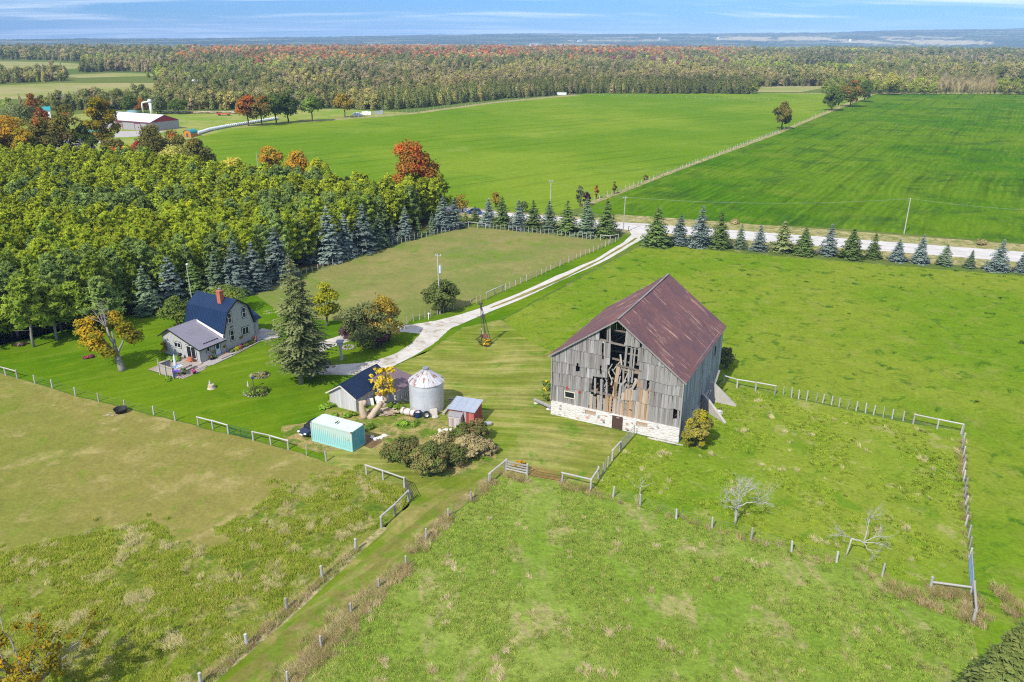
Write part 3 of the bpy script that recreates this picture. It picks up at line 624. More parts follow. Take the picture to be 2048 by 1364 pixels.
# roof
M['barnroof'] = None
def barn_roof_mat():
    m = NM('rusted_barn_roof'); p = m.obj()
    c = m.mix(m.ss(m.noise(p, .22, 5, .65), .38, .62), (.175, .088, .084), (.132, .074, .08))
    st = m.noise(m.map(p, (.14, 1.7, .14)), 1.7, 6, .75, .15)
    c = m.mix(m.math('MULTIPLY', m.ss(st, .545, .62), m.ss(m.noise(p, .28, 4, .6), .47, .57)), c, (.46, .28, .20))
    c = m.mix(m.math('MULTIPLY', m.ss(st, .28, .40), -1.0), c, c)
    c = m.mix(m.ss(m.noise(m.map(p, loc=(5, 3, 1)), .38, 6, .7, .4), .58, .75), c, (.21, .085, .055))
    c = m.mix(m.math('MULTIPLY', m.ss(m.noise(m.map(p, loc=(15, 13, 1)), .5, 5, .7, .8), .6, .72), .55), c, (.075, .045, .055))
    row = m.n('TexWave', dict(wave_type='BANDS', bands_direction='X', wave_profile='SAW'), Vector=p, Scale=.36, Distortion=0.0).outputs['Fac']
    rib = m.n('TexWave', dict(wave_type='BANDS', bands_direction='Y', wave_profile='SIN'), Vector=p, Scale=2.1, Distortion=0.0).outputs['Fac']
    c = m.scale(c, m.math('ADD', m.math('MULTIPLY', m.noise(p, 2.4, 6, .75), .7), .65))
    h = m.math('ADD', m.math('MULTIPLY', rib, .5), m.math('ADD', m.math('MULTIPLY', row, .6), m.math('MULTIPLY', st, .4)))
    return m.pbr(c, .75, 0, m.bump(h, .35, .03), .12)
M['barnroof'] = barn_roof_mat()
def slope_sheet(mb, a, b, d, nu, nv, sag, t):
    """a eave-front, b eave-back, d ridge-front, ridge-back = b + (d - a); slightly wavy old roof"""
    a, b, d = map(Vector, (a, b, d)); n = (b - a).cross(d - a).normalized(); n = n if n.z > 0 else -n
    P = lambda i, j: a + (b - a) * (i / nu) + (d - a) * (j / nv) + n * (mnoise.noise(Vector((i * .31, j * .37, a.x))) * sag - sag * .8 * math.sin(math.pi * i / nu))
    vs = [P(i, j) for i in range(nu + 1) for j in range(nv + 1)]; k = len(vs)
    vs += [p - n * t for p in vs]; w_ = nv + 1; fs = []
    for i in range(nu):
        for j in range(nv):
            q = (i * w_ + j, (i + 1) * w_ + j, (i + 1) * w_ + j + 1, i * w_ + j + 1); fs += [q, tuple(k + x for x in q[::-1])]
    for i in range(nu):
        for j in (0, nv): fs.append((i * w_ + j, (i + 1) * w_ + j, (i + 1) * w_ + j + k, i * w_ + j + k))
    for j in range(nv):
        for i in (0, nu): fs.append((i * w_ + j, i * w_ + j + 1, i * w_ + j + 1 + k, i * w_ + j + k))
    mb.add(vs, fs)
sl_l = (ZR - ZEL) / UR; sl_r = (ZR - ZER) / (BW - UR); yo, yb = -.45, BL + .4
mb = MB(); slope_sheet(mb, (-.5, yo, ZEL - .5 * sl_l), (-.5, yb, ZEL - .5 * sl_l), (UR, yo, ZR), 26, 10, .09, .09)
mb.build('left_roof_slope', M['barnroof'], barn)
mb = MB(); slope_sheet(mb, (BW + .4, yb, ZER - .4 * sl_r), (BW + .4, yo, ZER - .4 * sl_r), (UR + .02, yb, ZR), 26, 10, .09, .09)
rr_ = mb.build('right_roof_slope', M['barnroof'], barn)
mb = MB(); mb.cv = .5
mb.beam((-.5, yo - .035, ZEL - .5 * sl_l - .12), (UR, yo - .035, ZR - .12), .04, .16); mb.beam((BW + .4, yo - .035, ZER - .4 * sl_r - .12), (UR, yo - .035, ZR - .12), .04, .16)
for i in range(14):
    y = yo + (yb - yo) * i / 14; y2 = yo + (yb - yo) * (i + 1) / 14; s = lambda q: -.09 * .8 * math.sin(math.pi * q / 14)
    mb.cv = random.uniform(0, .5); mb.beam((UR, y, ZR + .06 + s(i)), (UR, y2 - .01, ZR + .06 + s(i + 1)), .22, .05)
mb.build('ridge_and_verge_trim', M['oldplank'], barn)
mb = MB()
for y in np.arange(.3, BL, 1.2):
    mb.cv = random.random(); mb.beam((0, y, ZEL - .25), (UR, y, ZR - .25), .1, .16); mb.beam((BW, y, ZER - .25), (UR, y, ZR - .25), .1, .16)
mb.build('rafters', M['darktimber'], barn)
# concrete wing walls of the old ramp
for (b0, t0, tip) in (((16.7, 10.5), 2.0, (20.5, 7.43)), ((17.0, 13.0), 2.7, (20.7, 13.0))):
    mb = MB(); b0 = Vector((*b0, 0)); tip = Vector((*tip, 0)); d = (tip - b0).normalized(); n = Vector((-d.y, d.x, 0)) * .17
    pts = [b0 + Vector((0, 0, -.2)), tip + Vector((0, 0, -.2)), tip + Vector((0, 0, .12)), b0 + d * .55 + Vector((0, 0, t0)), b0 + Vector((0, 0, t0))]
    mb.slab([p - n for p in pts], n * 2); mb.build('wing_wall', M['concrete'], barn)
for P_ in (((17.55, 13.2, 2.3), (17.95, 13.5, 4.4)), ((17.2, 10.4, 1.2), (17.6, 10.8, 2.6))): mb = MB(); mb.cv = .95; mb.beam(*P_, .2, .15); mb.build('ramp_post', M['oldplank'], barn)

# ---------------------------------------------------------------- the farmhouse
HO = Vector((-45.87, 105.30, 0)); HA = R(61.08)
house = thing('farmhouse', 'grey board-and-batten farmhouse with dark blue gambrel roof, brick chimney and low side wing', 'house', HO, HA)
M['navyroof'] = roof_mat('navy_steel_roof', ((.010, .030, .082), (.009, .026, .07)), (.014, .04, .10), (.6, .9), .45)
M['mauveroof'] = roof_mat('grey_mauve_steel_roof', ((.235, .225, .27), (.21, .20, .245)), (.27, .26, .30), (.6, .9), .32, .15)
GX0, GX1, GL_ = 4.75, 10.62, 8.3; GP, GE, GK = 7.62, 3.3, 6.2
def board_wall(mb, pts, n, pitch=.32):
    """flat wall polygon (3D) with raised battens; n outward"""
    P = [Vector(p) for p in pts]; n = Vector(n); mb.cv = .5
    mb.slab(P, -n * .12)
    ax = Vector((0, 0, 1)).cross(n).normalized(); us = [p.dot(ax) for p in P]; k = int((max(us) - min(us)) / pitch)
    o = P[0] - ax * P[0].dot(ax)
    for i in range(1, k):
        u = min(us) + (max(us) - min(us)) * i / k; zs = []
        for a in range(len(P)):
            p, q = P[a], P[(a + 1) % len(P)]; pu, qu = p.dot(ax), q.dot(ax)
            if (pu - u) * (qu - u) <= 0 and abs(pu - qu) > 1e-6: zs.append(p.z + (q.z - p.z) * (u - pu) / (qu - pu))
        if len(zs) >= 2 and max(zs) - min(zs) > .1:
            mb.cv = random.uniform(.3, .7); b = Vector((o.x, o.y, 0)) + ax * u + n * .012
            mb.beam(b + Vector((0, 0, min(zs))), b + Vector((0, 0, max(zs) - .02)), .05, .03, n)
gpts = [(GX0, 0, 0), (GX1, 0, 0), (GX1, 0, GE), (9.72, 0, GK), (7.72, 0, GP), (5.78, 0, GK), (GX0, 0, GE)]
mb = MB(); board_wall(mb, gpts, (0, -1, 0)); board_wall(mb, [(x, GL_, z) for x, y, z in gpts], (0, 1, 0))
board_wall(mb, [(GX1, 0, 0), (GX1, GL_, 0), (GX1, GL_, GE), (GX1, 0, GE)], (1, 0, 0)); board_wall(mb, [(GX0, 0, 0), (GX0, GL_, 0), (GX0, GL_, GE), (GX0, 0, GE)], (-1, 0, 0))
mb.build('main_wall', M['greyboard'], house)
mb = MB(); e = .28; yb2 = GL_ + .25
rib_roof(mb, (GX0 - .22, -e, GE - .15), (GX0 - .22, yb2, GE - .15), (5.78 - .1, yb2, GK + .06), (5.78 - .1, -e, GK + .06), .32, .03, .035)
rib_roof(mb, (GX1 + .22, -e, GE - .15), (GX1 + .22, yb2, GE - .15), (9.72 + .1, yb2, GK + .06), (9.72 + .1, -e, GK + .06), .32, .03, .035)
rib_roof(mb, (5.78 - .12, -e, GK + .05), (5.78 - .12, yb2, GK + .05), (7.72, yb2, GP + .12), (7.72, -e, GP + .12), .32, .03, .035)
rib_roof(mb, (9.72 + .12, -e, GK + .05), (9.72 + .12, yb2, GK + .05), (7.73, yb2, GP + .12), (7.73, -e, GP + .12), .32, .03, .035)
rf = mb.build('main_roof', M['navyroof'], house)
mb = MB(); mb.box((6.62, 2.0, 6.9), (7.35, 2.75, 8.75)); mb.box((6.55, 1.93, 8.75), (7.42, 2.82, 8.95))
ch = mb.build('chimney', M['brick'], rf)
mb = MB(); mb.tube((6.98, 2.37, 8.95), (6.98, 2.37, 9.25), .14); mb.tube((6.98, 2.37, 9.25), (6.98, 2.37, 9.33), .24); mb.build('flue_cap', M['galv'], rf)
mb = MB(); mb.cv = .5
for a, b in (((GX0 - .2, GE - .2), (5.68, GK)), ((5.66, GK), (7.72, GP + .04)), ((7.72, GP + .04), (9.82, GK)), ((9.82, GK), (GX1 + .2, GE - .2))):
    mb.beam((a[0], -e - .03, a[1] - .03), (b[0], -e - .03, b[1] - .03), .05, .2)
mb.build('verge_board', M['black'], house)
def window(parent, o, ax, n, w_, h_, mull=1, cross=0, name='window', trim=True):
    o = Vector(o); ax = Vector(ax); n = Vector(n); Z = Vector((0, 0, 1))
    mb = MB()
    def rect(x0, x1, z0, z1, d0, d1): 
        p = [o + ax * x + Z * z + n * d0 for x, z in ((x0, z0), (x1, z0), (x1, z1), (x0, z1))]; mb.slab(p, n * (d1 - d0))
    if trim:
        mb.cm = 1
        for a in ((-.09, 0, -.09, h_ + .09), (w_, w_ + .09, -.09, h_ + .09), (0, w_, -.09, 0), (0, w_, h_, h_ + .09)): rect(*a, .0, .05)
    mb.cm = 0; f = .075
    for a in ((0, f, 0, h_), (w_ - f, w_, 0, h_), (f, w_ - f, 0, f), (f, w_ - f, h_ - f, h_)): rect(*a, .0, .075)
    for i in range(1, mull + 1): x = w_ * i / (mull + 1); rect(x - .03, x + .03, f, h_ - f, .0, .07)
    for i in range(1, cross + 1): z = h_ * i / (cross + 1); rect(f, w_ - f, z - .03, z + .03, .0, .07)
    wn = mb.build(name, [M['white'], M['black']], parent)
    mb = MB(); p = [o + ax * x + Z * z + n * .05 for x, z in ((f, f), (w_ - f, f), (w_ - f, h_ - f), (f, h_ - f))]; mb.slab(p, -n * .012); mb.build('pane', M['glass'], wn)
    return wn
X_, Ym, Xm = (1, 0, 0), (0, -1, 0), (-1, 0, 0)
for u, z, w_, h_, mu, cr in ((5.78, 4.35, .72, 1.65, 0, 1), (8.62, 4.4, .72, 1.65, 0, 1), (5.83, 1.5, .78, 1.7, 0, 1), (8.18, 1.62, 1.32, 1.25, 1, 0)):
    window(house, (u, 0, z), X_, Ym, w_, h_, mu, cr)
# wing
WR = 4.38; wy = 6.0
mb = MB()
wp = [(0, 0, 0), (0, 8.0, 0), (0, 8.0, 2.95), (0, wy, WR - .1), (0, 0, 2.3)]
board_wall(mb, wp, (-1, 0, 0)); board_wall(mb, [(0, 0, 0), (GX0 - .01, 0, 0), (GX0 - .01, 0, 2.3), (0, 0, 2.3)], (0, -1, 0)); board_wall(mb, [(0, 8, 0), (GX0 - .01, 8, 0), (GX0 - .01, 8, 2.95), (0, 8, 2.95)], (0, 1, 0))
mb.build('wing_wall_boards', M['greyboard'], house)
mb = MB()
rib_roof(mb, (-.35, -.35, 2.22), (GX0 + .05, -.35, 2.22), (GX0 + .9, wy, WR), (-.35, wy, WR), .45, .045, .08)
rib_roof(mb, (-.35, 8.5, 2.86), (GX0 + .0, 8.5, 2.86), (GX0 + .9, wy + .01, WR), (-.35, wy + .01, WR), .45, .045, .08)
wr = mb.build('wing_roof', M['mauveroof'], house)
mb = MB(); mb.beam((1.2, .45, 2.56), (3.9, .45, 2.56), .06, .12); mb.build('snow_guard', M['black'], wr)
mb = MB(); mb.beam((-.38, -.38, 2.16), (-.38, wy, WR - .06), .05, .18); mb.beam((-.38, wy, WR - .06), (-.38, 8.5, 2.8), .05, .18); mb.beam((-.35, -.39, 2.12), (GX0 - .05, -.39, 2.12), .05, .12)
mb.build('wing_eave_board', M['black'], house)
mb = MB(); mb.slab([(GX0 - .24, 5.4, 4.22), (GX0 - .24, .0, 2.42), (GX0 - .24, .0, 2.95), (GX0 - .24, 5.4, 4.5)], (.03, 0, 0)); mb.build('flashing', M['white'], house)
window(house, (1.22, 0, 1.28), X_, Ym, .6, .72, 0, 0)
window(house, (0, 5.4, 1.6), (0, -1, 0), Xm, 1.5, .85, 1, 0)
sd = window(house, (0, 2.78, .45), (0, -1, 0), Xm, 1.98, 1.9, 1, 0, 'sliding_door')
def hdoor(parent, u0, y, w_, h_, z0=.22, name='door'):
    mb = MB(); mb.cm = 0
    mb.box((u0, y - .06, z0), (u0 + w_, y, z0 + h_))
    mb.cm = 1
    for a in ((u0 - .1, u0, z0, z0 + h_ + .1), (u0 + w_, u0 + w_ + .1, z0, z0 + h_ + .1)): mb.box((a[0], y - .05, a[2]), (a[1], y, a[3]))
    mb.box((u0, y - .05, z0 + h_), (u0 + w_, y, z0 + h_ + .1))
    d = mb.build(name, [plain('pale_blue_door_paint', (.52, .62, .70), .5, var=.05), M['black']], parent)
    mb = MB(); mb.box((u0 + .17, y - .075, z0 + h_ * .5), (u0 + w_ - .17, y - .061, z0 + h_ * .9)); mb.build('pane', M['glass'], d)
    mb = MB(); mb.tube((u0 + .08, y - .06, z0 + h_ * .45), (u0 + .08, y - .13, z0 + h_ * .45), .035); mb.build('handle', M['galv'], d)
hdoor(house, 2.8, 0, .88, 1.95)
# small porch annex
mb = MB()
board_wall(mb, [(11.3, 1.9, 0), (13.3, 1.9, 0), (13.3, 1.9, 2.5), (11.3, 1.9, 2.5)], (0, -1, 0)); board_wall(mb, [(13.3, 1.9, 0), (13.3, 5.2, 0), (13.3, 5.2, 2.5), (13.3, 1.9, 2.5)], (1, 0, 0))
board_wall(mb, [(GX1 + .01, 1.9, 0), (11.3, 1.9, 0), (11.3, 1.9, 2.5), (GX1 + .01, 1.9, 2.5)], (0, -1, 0))
mb.build('porch_wall', M['greyboard'], house)
mb = MB(); rib_roof(mb, (GX1 + .1, 1.45, 2.62), (13.75, 1.45, 2.62), (13.75, 3.6, 3.75), (GX1 + .1, 3.6, 3.75), .32, .03, .035); rib_roof(mb, (GX1 + .1, 5.6, 2.62), (13.75, 5.6, 2.62), (13.75, 3.61, 3.75), (GX1 + .1, 3.61, 3.75), .32, .03, .035)
mb.build('porch_roof', M['navyroof'], house)
hdoor(house, 11.45, 1.9, .9, 1.98)
def hanging(u, y, z, cols, name='wall_basket'):
    mb = MB()
    for k in range(14): mb.cm = k % 2; mb.blob((u + random.uniform(-.2, .2), y - .15 + random.uniform(-.1, .1), z + random.uniform(-.18, .12)), random.uniform(.06, .12), 6, 4)
    mb.build(name, [plain('basket_leaf', cols[0], .9), plain('basket_flower', cols[1], .9)], house)
hanging(7.75, 0, 1.55, ((.1, .14, .03), (.36, .13, .03))); hanging(4.45, 0, 1.2, ((.09, .15, .03), (.3, .2, .05))); hanging(2.35, 0, 1.1, ((.12, .12, .04), (.35, .24, .08)))
mb = MB()
for i in range(3): mb.blob((6.05 + i * .22, -.05, 3.72), (.09, .03, .12), 6, 4)
mb.build('wall_ornament', M['black'], house)

def hw(x, y, z=0.0):
    c, s = math.cos(HA), math.sin(HA); return Vector((HO.x + c * x - s * y, HO.y + s * x + c * y, z))
# deck, paving, garden edge (local house axes)
dk = thing('wooden_deck', 'low weathered wooden deck with two steps beside the sliding door', 'deck', HO, HA)
mb = MB()
for i in range(26):
    y = -1.7 + i * .27; mb.cv = random.random(); x0 = -5.55 if y < 4.3 else -3.4; x1 = -.1 if y > -.1 else -.4
    if y > 5.2: break
    mb.box((x0, y, .12), (x1, y + .255, .2))
mb.build('boards', M['deck'], dk)
mb = MB()
mb.cv = .6; mb.box((-5.4, -2.0, .0), (-.6, -1.72, .12)); mb.cv = .3; mb.box((-5.2, -2.4, .0), (-1.2, -2.02, .07)); mb.build('step', M['deck'], dk)
tag(link('house_path', sheet('house_path_', [hw(-.3, -.1), hw(10.7, -.05), hw(10.7, -1.0), hw(4.4, -1.35), hw(4.2, -1.9), hw(.4, -2.0), hw(-.6, -1.6)], 'concrete', .06, .06, .3, True).data), kind='structure')
bpy.data.objects.remove(bpy.data.objects['house_path_'])
sheet('patio', [hw(10.6, -.1), hw(13.2, -2.3), hw(15.3, -.3), hw(15.1, 3.2), hw(11.0, 1.8), hw(10.7, 1.0)], 'concrete', .066, .05, .4, True)
mb = MB()
mb.cv = .5; mb.beam(hw(4.3, -1.95, .06), hw(.4, -2.1, .06), .15, .12); mb.cv = .3; mb.beam(hw(10.6, -1.1, .08), hw(4.4, -1.95, .08), .18, .16); mb.cv = .7; mb.beam(hw(13.3, -2.4, .08), hw(10.6, -1.1, .08), .16, .14); mb.beam(hw(15.4, -.3, .08), hw(13.3, -2.4, .08), .16, .14)
tag(mb.build('timber_edging', M['timber']), 'long grey timber edging between house path and lawn', 'edging')
mb = MB()
for i in range(9): mb.cv = random.random(); mb.box((0, i * .16, .0), (2.1, i * .16 + .15, .16))
o = tag(mb.build('boardwalk', M['deck']), 'short wooden boardwalk step before the pale blue wing door', 'boardwalk'); o.location = hw(2.4, -1.55, .065); o.rotation_euler = (0, 0, HA)
# privacy screen of horizontal slats
ps = thing('privacy_screen', 'weathered slatted wooden privacy screen at the outer deck corner', 'screen', hw(-5.75, -1.2), HA)
mb = MB()
for i in range(11): mb.cv = random.random(); mb.box((0, 0, .1 + i * .145), (.05, 2.9, .23 + i * .145)); mb.cv = random.random(); mb.box((.06, 2.86, .1 + i * .145), (1.9, 2.91, .23 + i * .145))
mb.build('slats', M['deck'], ps)
for x, y, h_ in ((-.08, .05, 2.2), (-.08, 2.85, 2.5), (1.9, 2.9, 2.1), (-.09, 1.5, 1.8)):
    mb = MB(); mb.cv = .9; mb.beam((x, y, 0), (x, y, h_), .1, .1); mb.build('post', M['fence'], ps)
um = thing('patio_umbrella', 'furled pale blue and white patio umbrella standing on the deck', 'umbrella', hw(-3.6, 1.0, .2), HA)
mb = MB(); mb.tube((0, 0, .1), (.05, 0, 2.35), .03); mb.build('pole', M['galv'], um)
mb = MB(); mb.lathe([(.05, 2.3), (.12, 2.0), (.2, 1.2), (.24, .65), (.05, .6)], 12); mb.build('canopy', plain('pale_canvas', (.60, .68, .74), .8), um)
mb = MB(); mb.lathe([(.0, .12), (.25, .1), (.3, .0)], 14); mb.build('base', M['concrete'], um)
tb = thing('picnic_table', 'grey wooden picnic table with two benches on the deck', 'table', hw(-3.0, -.55, .2), HA + R(6))
mb = MB()
for i in range(5): mb.cv = random.random(); mb.box((-.95, -.38 + i * .155, .70), (.95, -.24 + i * .155, .75))
mb.build('tabletop', M['deck'], tb)
for y in (-.78, .62):
    mb = MB(); mb.cv = random.random(); mb.box((-.95, y, .41), (.95, y + .12, .45)); mb.cv = random.random(); mb.box((-.95, y + .135, .41), (.95, y + .25, .45)); mb.build('bench', M['deck'], tb)
for x in (-.65, .65):
    mb = MB(); mb.cv = .4; mb.beam((x, -.7, 0), (x, -.2, .7), .09, .05); mb.beam((x, .7, 0), (x, .2, .7), .09, .05); mb.beam((x + .06, -.75, .39), (x + .06, .85, .39), .05, .09); mb.build('leg', M['deck'], tb)
def mats_(name, lab, cat, loc, rz, dims, mats):
    mb = MB(); L, W_ = dims; k = len(mats)
    for i in range(k): mb.cm = i; mb.box((-L / 2, -W_ / 2 + W_ * i / k, 0), (L / 2, -W_ / 2 + W_ * (i + .985) / k, .035))
    o = tag(mb.build(name, mats), lab, cat); o.location = loc; o.rotation_euler = (0, 0, rz)
mats_('outdoor_mat', 'purple mat lying on the deck inside the slatted screen', 'mat', hw(-4.6, .6, .205), HA, (1.8, 1.9), [M['purplecloth']])
mats_('beach_towel', 'blue and white striped towel spread beside the furled umbrella', 'towel', hw(-3.0, 1.5, .205), HA + .1, (1.7, 1.0), [M['bluecloth'], M['whiteplastic'], M['bluecloth'], M['whiteplastic'], M['bluecloth']])
mats_('blue_tub_lid', 'small blue plastic lid near the screen on the deck', 'lid', hw(-5.0, -.9, .205), HA, (.9, .5), [M['bluecloth']])
gr = thing('barbecue_grill', 'round black kettle barbecue beside the sliding door', 'grill', hw(-.75, 3.5, .2))
mb = MB(); mb.blob((0, 0, .75), (.3, .3, .26), 12, 8, 0); mb.build('kettle', M['black'], gr)
for k in range(3):
    mb = MB(); a = k * 2.1; mb.tube((.22 * math.cos(a), .22 * math.sin(a), .6), (.34 * math.cos(a), .34 * math.sin(a), 0), .018); mb.build('leg', M['darksteel'], gr)
mb = MB(); mb.box((-.35, -.5, 0), (.35, .5, .16)); mb.box((-.08, -.5, .16), (.35, .5, .32)); mb.box((.15, -.5, .32), (.35, .5, .46))
o = tag(mb.build('door_steps', plain('rust_red_paint', (.45, .14, .07), .8)), 'little rust-red steps below the sliding door', 'steps'); o.location = hw(-.5, 1.8, .2); o.rotation_euler = (0, 0, HA)
def pot(loc, r, col, leaf, lab, flower=None, h_=.3):
    t = thing('potted_plant', lab, 'plant', loc)
    mb = MB(); mb.lathe([(r * .7, 0), (r, h_), (r * .9, h_), (r * .85, h_ - .04), (0, h_ - .05)], 12); mb.build('pot', col, t)
    mb = MB()
    for k in range(18): mb.cm = 1 if flower and k % 3 == 0 else 0; mb.blob((random.uniform(-1, 1) * r * 1.2, random.uniform(-1, 1) * r * 1.2, h_ + random.uniform(0, r * 1.6)), r * random.uniform(.25, .45), 6, 4, .3)
    mb.build('foliage', [plain('pot_leaf', leaf, .9), plain('pot_bloom', flower or leaf, .9)], t)
pot(hw(-5.0, -1.35, .2), .22, M['terracotta'], (.08, .17, .03), 'terracotta pot with green leaves at the deck front edge', (.4, .1, .04))
pot(hw(-4.2, -1.45, .2), .3, M['black'], (.06, .12, .03), 'wide black tub of dark leaves at the deck front edge')
pot(hw(-3.2, -2.3, .1), .28, M['black'], (.35, .05, .12), 'pot of magenta pink flowers on the lower deck step', (.5, .08, .22))
pot(hw(1.5, -.45, .07), .22, M['black'], (.10, .13, .03), 'black pot of orange flowers under the small wing window', (.45, .16, .03))
pot(hw(2.0, -.5, .07), .24, M['black'], (.07, .13, .03), 'black pot of green leaves left of the wing door', None)
pot(hw(10.1, -.6, .07), .3, plain('dark_glaze', (.05, .05, .06), .3), (.30, .10, .05), 'dark pot of rust-red flowers at the house corner by the patio', (.42, .12, .05), .4)
pot(hw(-.6, 1.0, .2), .2, M['terracotta'], (.14, .08, .07), 'small pot of withered brown plant right of the sliding door')
# pale ball ornament, pumpkin, hose
mb = MB(); mb.blob((0, 0, .16), .17, 12, 8, 0); o = tag(mb.build('stone_ball', M['stonec']), 'pale round stone ball at the wing wall corner', 'ornament'); o.location = hw(-.25, -.25, .06)
mb = MB()
for k in range(8):
    a = k * math.pi / 4; mb.blob((.07 * math.cos(a), .07 * math.sin(a), .12), (.11, .11, .12), 8, 6, 0)
mb.tube((0, 0, .2), (.02, 0, .3), .02, .015, 5)
o = tag(mb.build('pumpkin', plain('pumpkin_skin', (.60, .22, .03), .6)), 'orange pumpkin on the boardwalk right of the wing door', 'pumpkin'); o.location = hw(4.1, -.5, .07)
mb = MB(); pts = [hw(10.8 + 1.1 * math.cos(t) * (1 + .15 * t) + .3 * t, -.2 + .55 * math.sin(t * 1.3), .09) for t in np.linspace(0, 5.2, 26)]; mb.path(pts, [.03] * 26, 6)
tag(mb.build('garden_hose', M['bluecloth'], smooth=True), 'blue garden hose looped on the pale patio', 'hose')

# ---------------------------------------------------------------- sheds, bin, container
SO = Vector((-19.97, 89.53, 0)); SA = R(153.12)     # x runs along the pale gable front, away to the left
shed = thing('grey_shed', 'pale grey gabled shed with dark blue ribbed steel roof', 'shed', SO, SA)
# local: x along gable (0..4.3), y<0 runs back from the gable
SLn = 7.4
mb = MB()
wall_boards(mb, (0, 0, 0), (1, 0, 0), 4.25, -.1, lambda u: 2.05 + (1.2 * (1 - abs(u - 2.12) / 2.12)), [], .24, .03, (0, 1, 0), .006, .0, lambda u: random.random(), .004)
wall_boards(mb, (0, -SLn, 0), (0, 1, 0), SLn, -.1, 2.03, [], .24, .03, (-1, 0, 0), .006, 0, None, .004)
wall_boards(mb, (4.25, -SLn, 0), (0, 1, 0), SLn, -.1, 2.03, [], .24, .03, (1, 0, 0), .006, 0, None, .004)
wall_boards(mb, (0, -SLn, 0), (1, 0, 0), 4.25, -.1, lambda u: 2.05 + (1.2 * (1 - abs(u - 2.12) / 2.12)), [], .24, .03, (0, -1, 0), .006, 0, None, .004)
mb.build('wall', M['shedboard'], shed)
mb = MB()
rib_roof(mb, (-.3, .3, 1.9), (-.3, -SLn - .2, 1.9), (2.12, -SLn - .2, 3.4), (2.12, .3, 3.4), .42, .06, .10)
rib_roof(mb, (4.55, .3, 1.9), (4.55, -SLn - .2, 1.9), (2.13, -SLn - .2, 3.4), (2.13, .3, 3.4), .42, .06, .10)
mb.build('roof', roof_mat('dark_navy_ribbed_roof', ((.012, .028, .075), (.011, .024, .06)), (.03, .07, .14), (.6, .9), .28, .2), shed)
mb = MB(); mb.beam((-.32, .34, 1.84), (2.12, .34, 3.34), .06, .16); mb.beam((4.57, .34, 1.84), (2.12, .34, 3.34), .06, .16); mb.build('barge_board', plain('cream_barge_paint', (.60, .54, .45), .7), shed)
# lean-to
mb = MB()
wall_boards(mb, (-3.4, -8.6, 0), (0, 1, 0), 4.5, -.1, 1.95, [], .24, .03, (-1, 0, 0), .006, 0, None, .004)
wall_boards(mb, (-3.4, -4.1, 0), (1, 0, 0), 3.35, -.1, lambda u: 1.95 + u * .2, [], .24, .03, (0, 1, 0), .006, 0, None, .004)
wall_boards(mb, (-3.4, -8.6, 0), (1, 0, 0), 3.35, -.1, lambda u: 1.95 + u * .2, [], .24, .03, (0, -1, 0), .006, 0, None, .004)
mb.build('lean_to_wall', M['shedboard'], shed)
mb = MB(); rib_roof(mb, (-3.75, -3.9, 1.98), (-3.75, -8.9, 1.98), (.6, -8.9, 2.88), (.6, -3.9, 2.88), .0)
mb.build('lean_to_roof', roof_mat('brown_mauve_roof', ((.17, .12, .135), (.145, .10, .115)), (.20, .14, .15), (.55, .8), .6), shed)
mb = MB(); mb.cv = .8
def sw(x, y, z=0.0):
    c, s = math.cos(SA), math.sin(SA); return Vector((SO.x + c * x - s * y, SO.y + s * x + c * y, z))
pf = thing('pallet_rack', 'upright pale wooden pallet rack leaning along the lean-to wall', 'pallet', sw(-3.75, -7.4), SA)
mb = MB()
for i in range(7): mb.cv = random.random(); mb.beam((-.05, i * .42, 0), (.1, i * .42, 1.25), .13, .03, (1, 0, 0))
mb.build('slats', M['doorboard'], pf)
mb = MB(); mb.beam((-.04, -.1, .2), (-.04, 2.7, .2), .05, .1); mb.beam((.06, -.1, 1.15), (.06, 2.7, 1.15), .05, .1); mb.build('rails', M['doorboard'], pf)
# grain bin
SB = Vector((-11.03, 90.85, 0)); SR = 2.22
silo = thing('grain_bin', 'round galvanised steel grain bin with rust-streaked conical roof', 'silo', SB)
def silo_mat():
    m = NM('corrugated_galvanised_wall'); p = m.obj(); s_ = m.n('SeparateXYZ', Vector=p)
    ang = m.math('ARCTAN2', s_.outputs[1], s_.outputs[0])
    wv = m.math('SINE', m.math('MULTIPLY', s_.outputs[2], 2 * math.pi / .1))
    cy = m.n('CombineXYZ', X=m.math('MULTIPLY', ang, 1.0), Y=m.math('MULTIPLY', s_.outputs[2], 1.22), Z=0.0).outputs[0]
    br = m.n('TexBrick', dict(offset=.5), Vector=cy, Color1=(.56, .58, .61, 1), Color2=(.63, .65, .675, 1), Mortar=(.36, .38, .40, 1), Scale=1.0, Mortar_Size=.006, Brick_Width=1.6, Row_Height=1.0)
    c = m.scale(br.outputs[0], m.math('ADD', m.math('MULTIPLY', m.noise(m.map(p, (1, 1, .35)), 1.4, 6, .7), .5), .75))
    return m.pbr(c, .36, .25, m.bump(wv, .5, .012), .5)
mb = MB(); prof = []
for i in range(81): prof.append((SR + .012 * math.sin(i * math.pi * .5), -.05 + i * 3.93 / 80))
mb.lathe([(SR, -.05 + i * .3275) for i in range(13)], 48); mb.build('bin_wall', silo_mat(), silo, smooth=True)
